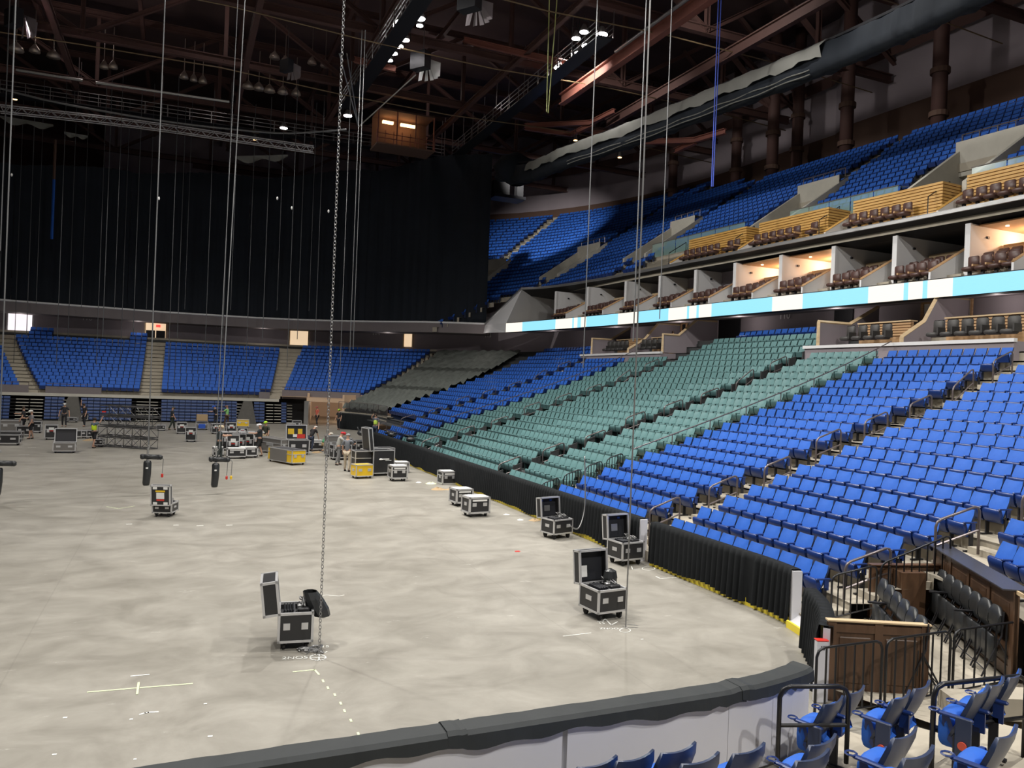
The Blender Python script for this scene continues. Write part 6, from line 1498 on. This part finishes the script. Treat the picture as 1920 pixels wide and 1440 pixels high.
person(158, 800, 2.4, 'person in black behind a case with one arm raised high', blk, blk, None, lean=.1, armR=((.05, .1, .26), (-.05, .02, .27)), z=0)
person(322, 806, -1.3, 'person in dark clothes walking behind the cases at far mid floor', sh_dk, (.03, .04, .03), 'cap', (.1, .1, .09), stride=.24)
person(405, 800, 1.2, 'person with blue hard hat bending by the hoist chain', blk, blk, 'helmet', (.03, .12, .6), lean=.25, armR=FWD, armL=FWL)
person(425, 800, .9, 'person in lime green shirt reaching toward the hoist chain', (.28, .62, .22), (.10, .06, .04), 'cap', (.3, .15, .1), armL=FWL, armR=FWD)
person(410, 864, -1.6, 'person in dark shirt with pale cap leaning on the case worktable', (.035, .045, .05), (.04, .05, .05), 'cap', (.6, .5, .35), armR=FWD, armL=FWL, h=1.84)
person(486, 856, 1.4, 'person in black tee and shorts with white hard hat at the worktable end', (.02, .025, .03), (.02, .02, .02), 'helmet', (.75, .75, .78), shorts=True, h=1.82, armL=FWL)
person(497, 844, 2.4, 'person with neon green hard hat behind the black-shirted worker', (.05, .055, .04), (.35, .28, .17), 'helmet', (.5, .85, .05), h=1.74, shorts=True)
person(583, 846, -.7, 'person in black tee bending over by the low case near the tunnel', (.02, .018, .02), (.03, .04, .07), 'cap', (.7, .65, .6), lean=.65, armR=((.03, .12, -.26), (0, .12, -.22)), armL=((-.03, .12, -.26), (0, .12, -.22)), h=1.7)
person(607, 846, -1.1, 'person in green shirt kneeling on the floor with pale hard hat', (.07, .33, .15), (.4, .28, .14), 'helmet', (.75, .7, .6), kneel=True, lean=.7, armR=DN, armL=DN)
person(633, 872, -1.5, 'person in pale grey shirt with red cap working over a case', (.36, .36, .33), (.20, .20, .20), 'cap', (.5, .02, .03), lean=.25, armR=FWD, armL=FWL, h=1.76)
person(650, 884, -.5, 'person in grey tee and khaki trousers seen from behind beside the black cases', (.17, .18, .20), (.52, .44, .33), 'cap', (.25, .26, .27), h=1.84, armR=FWD)
q = bowl(7.4, 55.5); person(0, 0, 2.6, 'person in yellow vest raising hands among the far blue seats', (.1, .11, .14), (.02, .03, .06), None, loc=(onZ(703, 826, .6).x, onZ(703, 826, .6).y, 0), z=.6, vest=(.55, .75, .1), armR=((.06, .12, .1), (-.1, .05, .15)), h=1.72)
person(594, 798, 2.0, 'person in black with orange top standing in the vehicle tunnel', (.55, .12, .08), blk, 'cap', (.4, .1, .1), h=1.75)
person(635, 806, 2.4, 'person with lime hard hat in front of the black skirt drape', blk, blk, 'helmet', (.45, .8, .05), h=1.8)
pp = onX(1262, 628, 31.3); person(0, 0, 1.4, 'person in white shirt standing behind the farther club box counter', (.75, .75, .75), (.05, .05, .06), None, loc=(31.3, pp.y, 0), z=7.0, h=1.6)
l = bpy.data.lights.new('tunnel_lamp', 'POINT'); l.energy = 260; l.color = (1, .8, .6); l.shadow_soft_size = .3; o = bpy.data.objects.new('tunnel_lamp', l); COL.objects.link(o); c = bowl(19, 119); o.location = (c[0], c[1], 2.6)

# ================================================================== TRUSS STACK
A = onZ(192, 836, 0); B = onZ(287, 843, 0); d = B - A; L = d.length; ang = math.atan2(d.y, d.x)
for lvl in range(4):
    z0 = .02 + lvl * .60; root = empty('truss_section', ((A.x + B.x) / 2 + (0.1 if lvl > 1 else 0), (A.y + B.y) / 2 + .1 * (lvl > 1), z0), ang + (.03 if lvl > 1 else 0), f'dark steel box truss section, {["bottom", "second", "third", "top"][lvl]} of the stack', 'truss', 'stacked truss sections'); mt = K['truss']; H_ = .54; Wd = .7
    for sy in (-1, 1):
        for zz in (0.03, H_): b = MB(); b.tube([(-L / 2, sy * Wd / 2, zz), (L / 2, sy * Wd / 2, zz)], .03, 6); b.build('chord', mt, root)
    n = 6
    for k in range(n + 1):
        x = -L / 2 + L * k / n; b = MB(); b.tube([(x, -Wd / 2, .03), (x, -Wd / 2, H_), (x, Wd / 2, H_), (x, Wd / 2, .03)], .02, 4, closed=True); b.build('frame', mt, root)
        if k < n:
            b = MB(); x2 = x + L / n
            for sy in (-1, 1): b.tube([(x, sy * Wd / 2, .03 if (k + lvl) % 2 else H_), (x2, sy * Wd / 2, H_ if (k + lvl) % 2 else .03)], .017, 4)
            b.build('brace', mt, root)
b = MB(); b.box(0, 0, 0, .16, .2, .05); o = b.build('red_pad', K['red']); o.location = onZ(195, 772, 2.5); tag(o, 'small red cloth on the left end of the top truss section', 'cloth')

# ================================================================== CHAIN HOISTS AND HANGING LINES
def motor(u, v, dist_z, lab, pend=((.32, K['red']),), flip=1):
    p = ray(u, v).normalized(); p = Vector((0, 0, CAM_H)) + p * dist_z; root = empty('chain_hoist', p, .1, lab, 'hoist', 'chain hoists hanging over the floor')
    b = MB(); b.tube([(-.14, 0, 0), (.38, 0, -.03)], .09, 12); b.bbox(-.17, 0, .0, .16, .2, .19, .04); b.bbox(.42, 0, -.03, .15, .18, .17, .04); b.build('motor_body', K['fold_blk'], root, True)
    b = MB(); b.tube([(0, 0, .1), (0, 0, .3), (.05, 0, .36), (.0, 0, .42)], .035, 6); b.build('top_hook', K['galv'], root)
    b = MB(); b.tube([(0, 0, -.1), (0, 0, -.2)], .05, 8); b.build('chain_guide', K['galv'], root)
    b = MB(); b.tube([(-.0, 0, -.16), (-.0, 0, -.22), (-.0, 0, -.6), (-.02, 0, -.95), (-.02, 0, -1.04)], [.11, .135, .135, .125, .105], 14); b.build('chain_bag', K['fold_blk'], root, True)
    b = MB(); b.box(-.02, -.137, -.4, .08, .012, .05); b.build('bag_label', K['paper'], root)
    for x, m in pend:
        b = MB(); b.tube([(x + .12, 0, -.02), (x + .2, 0, -.1), (x + .18, 0, -.62)], .014, 5); b.build('control_cable', K['chain'], root); b = MB(); b.bbox(x + .18, 0, -.70, .08, .07, .14, .02); b.build('plug', m, root)
    return p
def cable(p0, p1, r, label, mt='cable', name='hanging_cable', group='thin cables before the curtain'):
    p0, p1 = Vector(p0), Vector(p1); b = MB(); b.tube([Vector((0, 0, 0)), p1 - p0], r, 6, caps=False); o = b.build(name, K[mt]); o.location = p0; tag(o, label, 'cable', group); return o
def link_chain(p0, p1, label, mt='chain', pitch=.055, wire=.006, group='hoist chains'):
    p0, p1 = Vector(p0), Vector(p1); d = p1 - p0; n = int(d.length / pitch); b = MB(); e = d.normalized(); X = e.orthogonal().normalized(); Y = e.cross(X); tv = []
    for k in range(n):
        c = e * (k + .5) * pitch; S = X if k % 2 else Y; hl = pitch * .68; hw = pitch * .38
        pts = [c + e * hl * .9 + S * hw * .4, c + e * hl * .35 + S * hw, c - e * hl * .35 + S * hw, c - e * hl * .9 + S * hw * .4, c - e * hl * .9 - S * hw * .4, c - e * hl * .35 - S * hw, c + e * hl * .35 - S * hw, c + e * hl * .9 - S * hw * .4]
        b.tube(pts, wire, 3, closed=True)
    o = b.build('hoist_chain', K[mt]); o.location = p0; o['kind'] = 'stuff'; tag(o, label, 'chain', group); return o
def vert(u, v, depth=None, z=None):   # the plumb line through a pixel at a given depth or height
    if z is not None: return onZ(u, v, z)
    d = ray(u, v); k = depth / d.dot(fw); return Vector((d.x * k, d.y * k, CAM_H + d.z * k))
g = onZ(598, 1232, 0); link_chain((g.x, g.y, .02), (g.x, g.y, 29.5), 'thick linked chain dropping to the floor beside the nearest open case')
g = onZ(1173, 1178, 0); cable((g.x, g.y, 0.02), (g.x, g.y, 29), .016, 'long chain dropping to chalk marks by the right open case', 'chain')
g = onZ(1222, 1068, 0); g = onZ(1178, 1066, 0); cable((g.x, g.y, .02), (g.x, g.y, 29), .014, 'long chain dropping to the barrier gap by the third open case', 'chain')
pm = motor(277, 856, 31, 'hanging black chain hoist with single red plug, left of centre'); cable(pm + Vector((0, 0, .4)), (pm.x, pm.y, 29.3), .022, 'cable holding the left hanging hoist', 'cable', group='hoist suspension cables')
pm = motor(405, 861, 31, 'hanging black chain hoist with red and yellow plugs', ((.22, K['red']), (.38, K['caseyel']))); cable(pm + Vector((.1, 0, .4)), pm + Vector((.7, 3.2, 25)), .02, 'thicker cable holding the second hanging hoist', 'cable', group='hoist suspension cables'); cable(pm + Vector((-.02, 0, .4)), pm + Vector((.3, 1.5, 25)), .013, 'thinner twin cable of the second hanging hoist', 'cable', group='hoist suspension cables')
pm = motor(-3, 868, 30, 'black chain hoist cut by the left picture edge', ()); cable(pm + Vector((0, 0, .4)), (pm.x, pm.y, 29.3), .022, 'cable of the hoist at the left picture edge', 'cable', group='hoist suspension cables')
for i, (u0, v1, dep, r, lab) in enumerate(((1120, 690, 40, .03, 'grey cable ending above the green seats at centre right'), (1212, 640, 36, .035, 'thick grey chain right of centre reaching the green seats'), (1260, 598, 36, .025, 'grey cable just right of the thick chain'), (18, 470, 48, .035, 'grey cable near the left picture edge'), (672, 660, 50, .022, 'thin twin cable right of the thick linked chain, left'), (678, 655, 50, .022, 'thin twin cable right of the thick linked chain, right'), (655, 700, 55, .02, 'thin cable left of the twin cables'))):
    t = vert(u0, 4 if u0 > 1000 or u0 < 100 else 240, dep); zb = vert(u0 - (v1 * .035), v1, dep).z; cable((t.x, t.y, zb), (t.x, t.y, 29.3 if u0 > 1000 or u0 < 100 else 27), r, lab, group='grey lines hanging over the stand')
for i, (u0, u1, v1) in enumerate(((1030, 1025, 210), (1044, 1028, 212))):
    a = vert(u0, 2, 48); c = vert(u1, v1, 48); cable(c, a + (a - c) * .1, .035, ['left strand of the lime green chain loop', 'right strand of the lime green chain loop'][i], 'lime_rope', 'chain_strand', 'lime chain loop')
for i, du in enumerate((0, 5)):
    a = vert(1347 + du, 2, 42); c = vert(1334 + du * .6, 350, 42); cable(c, a + (a - c) * .1, .03, ['left strand of the blue rope pair', 'right strand of the blue rope pair'][i], 'blue_rope', 'rope', 'blue rope pair')
xs = [8, 40, 62, 78, 120, 140, 163, 195, 205, 225, 240, 262, 285, 330, 345, 357, 398, 430, 443, 476, 505, 530, 553, 570, 590, 604]
for i, u in enumerate(xs):
    dep = 62 + (i * 7 % 9); top = vert(u, 300, dep); bot = vert(u - 14, 735 - (i * 53 % 160), dep)
    cable((top.x, top.y, bot.z), (top.x, top.y, 28.5), .018 + .006 * (i % 3), f'thin dark cable before the curtain, {ORD[i]} from the left', 'cable_dim')
for i, (u, v) in enumerate(((22, 328), (298, 372), (520, 372), (547, 390), (616, 396))):
    p = vert(u, v, 60); b = MB(); b.ball((0, 0, 0), .075, 8, 6, sz=1.8); o = b.build('hook_block', K['paper'], None, True); o.location = p; tag(o, f'small pale hook block hanging before the curtain, {ORD[i]} from the left', 'hook', 'pale hook blocks before the curtain')
# hose from the case by the drape up over the barrier
a = onX(1092, 905, 11.3); c = onZ(1068, 985, .75); b = MB(); b.tube([p - c for p in smooth_path([c, Vector((c.x + .35, c.y + .15, .62)), Vector((c.x + .62, c.y + .35, 1.0)), Vector((c.x + .68, c.y + .42, 1.6)), Vector((c.x + .66, c.y + .5, 2.6))], 6)], .018, 6); o = b.build('hose', K['chain'], None, True); o.location = c; tag(o, 'grey hose curving up from the open case beside the drape', 'hose')

# ================================================================== FLOOR MARKS AND DEBRIS
def strip(pts, w, label, mt='chalk', name='chalk_line', group='chalk marks on the floor', closed=False, zz=.004):
    P = [onZ(u, v, 0) for u, v in pts]; c = sum(P, Vector()) / len(P); b = MB(); n = len(P)
    for i in range(n if closed else n - 1):
        a, d = P[i] - c, P[(i + 1) % n] - c; e = (d - a); e.z = 0; e.normalize(); nn = Vector((-e.y, e.x, 0)) * w / 2; a = a - e * w * .3; d = d + e * w * .3
        b.add([a - nn, d - nn, d + nn, a + nn], [(0, 1, 2, 3)])
    o = b.build(name, K[mt]); o.location = (c.x, c.y, zz); tag(o, label, 'mark', group); return o
strip([(165, 1298), (260, 1290), (360, 1282)], .035, 'long pale green chalk line of the cross at lower left', 'tape')
strip([(257, 1302), (260, 1280)], .03, 'short crossing stroke of the pale green cross at lower left', 'tape', zz=.006)
strip([(246, 1268), (261, 1266.5)], .03, 'left dash above the pale green cross'); strip([(263, 1266.5), (279, 1265)], .03, 'right dash above the pale green cross')
strip([(550, 1260), (590, 1256), (598, 1265)], .03, 'pale green chalk corner below the thick chain', 'tape')
for i, (u, v) in enumerate(((605, 1275), (614, 1288), (627, 1301), (638, 1317), (645, 1331), (657, 1349), (671, 1374))): strip([(u, v), (u + 1.6, v + 4)], .03, f'pale green dash, {ORD[i]} in the dotted line down from the chalk corner', 'tape')
def ring(u, v, ru, rv, n=18): return [(u + ru * math.cos(2 * PI * k / n), v + rv * math.sin(2 * PI * k / n)) for k in range(n)]
strip(ring(596, 1233, 15, 5.5), .022, 'white chalk circle around the foot of the thick chain', closed=True); strip([(583, 1233), (611, 1233)], .02, 'white chalk stroke through the circle by the thick chain', zz=.006); strip([(598, 1228), (598, 1238)], .02, 'cross stroke in the chalk circle by the thick chain', zz=.007)
strip([(588, 1214), (608, 1224), (613, 1222)], .022, 'white chalk arrow above the circle by the thick chain')
strip(ring(1172, 1182, 10, 4), .02, 'white chalk circle at the foot of the right chain', closed=True); strip([(1120, 1166), (1130, 1166), (1134, 1160), (1146, 1172), (1158, 1166)], .025, 'white chalk scribble beside the right open case'); strip([(1168, 1170), (1196, 1173)], .02, 'short metal rods lying by the right chalk circle', 'galv'); strip([(1168, 1176), (1196, 1177)], .02, 'second short metal rod by the right chalk circle', 'galv', zz=.006)
strip([(1056, 1193), (1108, 1187)], .02, 'thin chalk line left of the right chalk circle'); strip([(1184, 1062), (1186, 1068), (1200, 1067)], .025, 'white chalk mark under the case by the barrier gap'); strip(ring(1216, 1066, 12, 3.5), .02, 'white chalk oval near the barrier gap', closed=True); strip([(1230, 1081), (1238, 1085), (1268, 1083)], .025, 'white chalk mark beside the curved drape')
strip([(580, 1119), (612, 1116), (636, 1118), (645, 1116)], .022, 'faint white chalk line above the thick chain circle'); strip([(200, 950), (222, 954), (252, 949)], .03, 'faint chalk line left of the labelled case', 'tape'); strip([(262, 1340), (272, 1337), (278, 1336), (296, 1335)], .03, 'white patch mark in the lower left floor')
for i, (u, v, s) in enumerate(((122, 1346, 1), (246, 1349, .8), (385, 1320, .8), (394, 1381, 1.1), (102, 1415, 1), (253, 1424, .7), (1204, 1199, .7), (330, 985, 1.6), (242, 983, 1.8), (375, 986, 2.2), (430, 985, 2.0), (60, 840, 3), (45, 853, 4))):
    strip([(u - 2.4 * s, v), (u + 2.4 * s, v - .4)], .035 * min(1.6, s), f'small white paint fleck on the floor, {ORD[i]} listed from the lower left', group='white flecks on the floor')
def letters(txt, u, v, size, rz, lab):
    p = onZ(u, v, 0); o = text_obj(txt, (p.x, p.y, .006), rz, size, K['chalk'], 'chalk_writing', flat=True, extr=.001); tag(o, lab, 'writing', 'chalk writing on the floor')
letters('2NOS', 553, 1234, .16, -.2, 'white chalk letters left of the circle under the thick chain'); letters('15', 610, 1213, .14, -.2, 'white chalk numerals above right of the circle under the thick chain'); letters('15', 1128, 1169, .13, -.3, 'white chalk numerals left of the right chalk circle'); letters('ZNOO', 1142, 1179, .12, -.3, 'white chalk letters left of the right chalk circle'); 
# yellow rag papers, cord and cardboard debris
def crumple(u, v, s, mt, lab, n=9, grp='crumpled scraps by the drape'):
    p = onZ(u, v, 0); R = random.Random(int(u)); b = MB(); P = []
    for i in range(n): a = 2 * PI * i / n; P.append([(math.cos(a) * r * s * (1 + .4 * R.random()), math.sin(a) * r * s * .8 * (1 + .4 * R.random()), max(.004, z * s * (0.4 + R.random()))) for r, z in ((1, 0.0), (.7, .15), (.35, .3), (.02, .22))])
    b.grid(P, 0, True); o = b.build('crumpled_sheet', K[mt]); o.location = (p.x, p.y, 0); tag(o, lab, 'scrap', grp)
crumple(808, 907, .22, 'tape', 'pale yellow crumpled paper left of the single silver case'); crumple(822, 918, .28, 'plywood', 'tan cardboard strip scrap before the single silver case, left'); crumple(850, 918, .32, 'plywood', 'tan cardboard strip scrap before the single silver case, right'); crumple(785, 905, .12, 'paper', 'white paper scrap at the yellow kick plate'); crumple(1003, 976, .2, 'plywood', 'tan crumpled bag left of the case with the hose'); crumple(905, 938, .2, 'plywood', 'small tan scrap behind the front closed case'); crumple(970, 1034, .07, 'red', 'tiny red object lying alone on the open floor'); crumple(594, 849, .3, 'plywood', 'tan cardboard by the low case near the kneeling worker'); crumple(168, 826, .35, 'plywood', 'tan cardboard on the floor left of the vested worker'); crumple(975, 975, .10, 'paper', 'white scrap on the floor by the long drape'); crumple(950, 965, .10, 'paper', 'white sheet scrap right of the front closed case')
b = MB(); R = random.Random(3); g0 = onZ(587, 1222, 0); b.tube([Vector((R.uniform(-.25, .2), R.uniform(-.2, .2), .02 + .03 * R.random())) for _ in range(26)], .013, 4); b.tube([(-.05, .1, .02), (-.12, .35, .02), (-.1, .3, .45), (-.12, .32, .75)], .013, 4); o = b.build('chain_pile', K['chain']); o.location = g0; o['kind'] = 'stuff'; tag(o, 'small heap of loose chain at the foot of the nearest open case', 'chain')
crumple(1135, 1090, .2, 'galv', 'x') if False else None
p = onZ(760, 822, .7); 
for i, (u, v) in enumerate(((678, 812), (735, 815), (770, 824))):
    p = onZ(u, v, 1.2); R = random.Random(i); b = MB(); b.ball((0, 0, 0), .28, 8, 5, sz=.6); b.tube([(R.uniform(-.4, .4), R.uniform(-.3, .3), R.uniform(-.1, .35)) for _ in range(6)], .05, 5); o = b.build('equipment_bag', K['fold_blk'], None, True); o.location = p; tag(o, ['dark gear bag on the barrier top at the drape start', 'dark gear bag slung over the far blue seats', 'dark gear bag lying on the first green seats'][i], 'bag', 'dark gear bags at the seats')

bpy.data.scenes.remove(TMP)
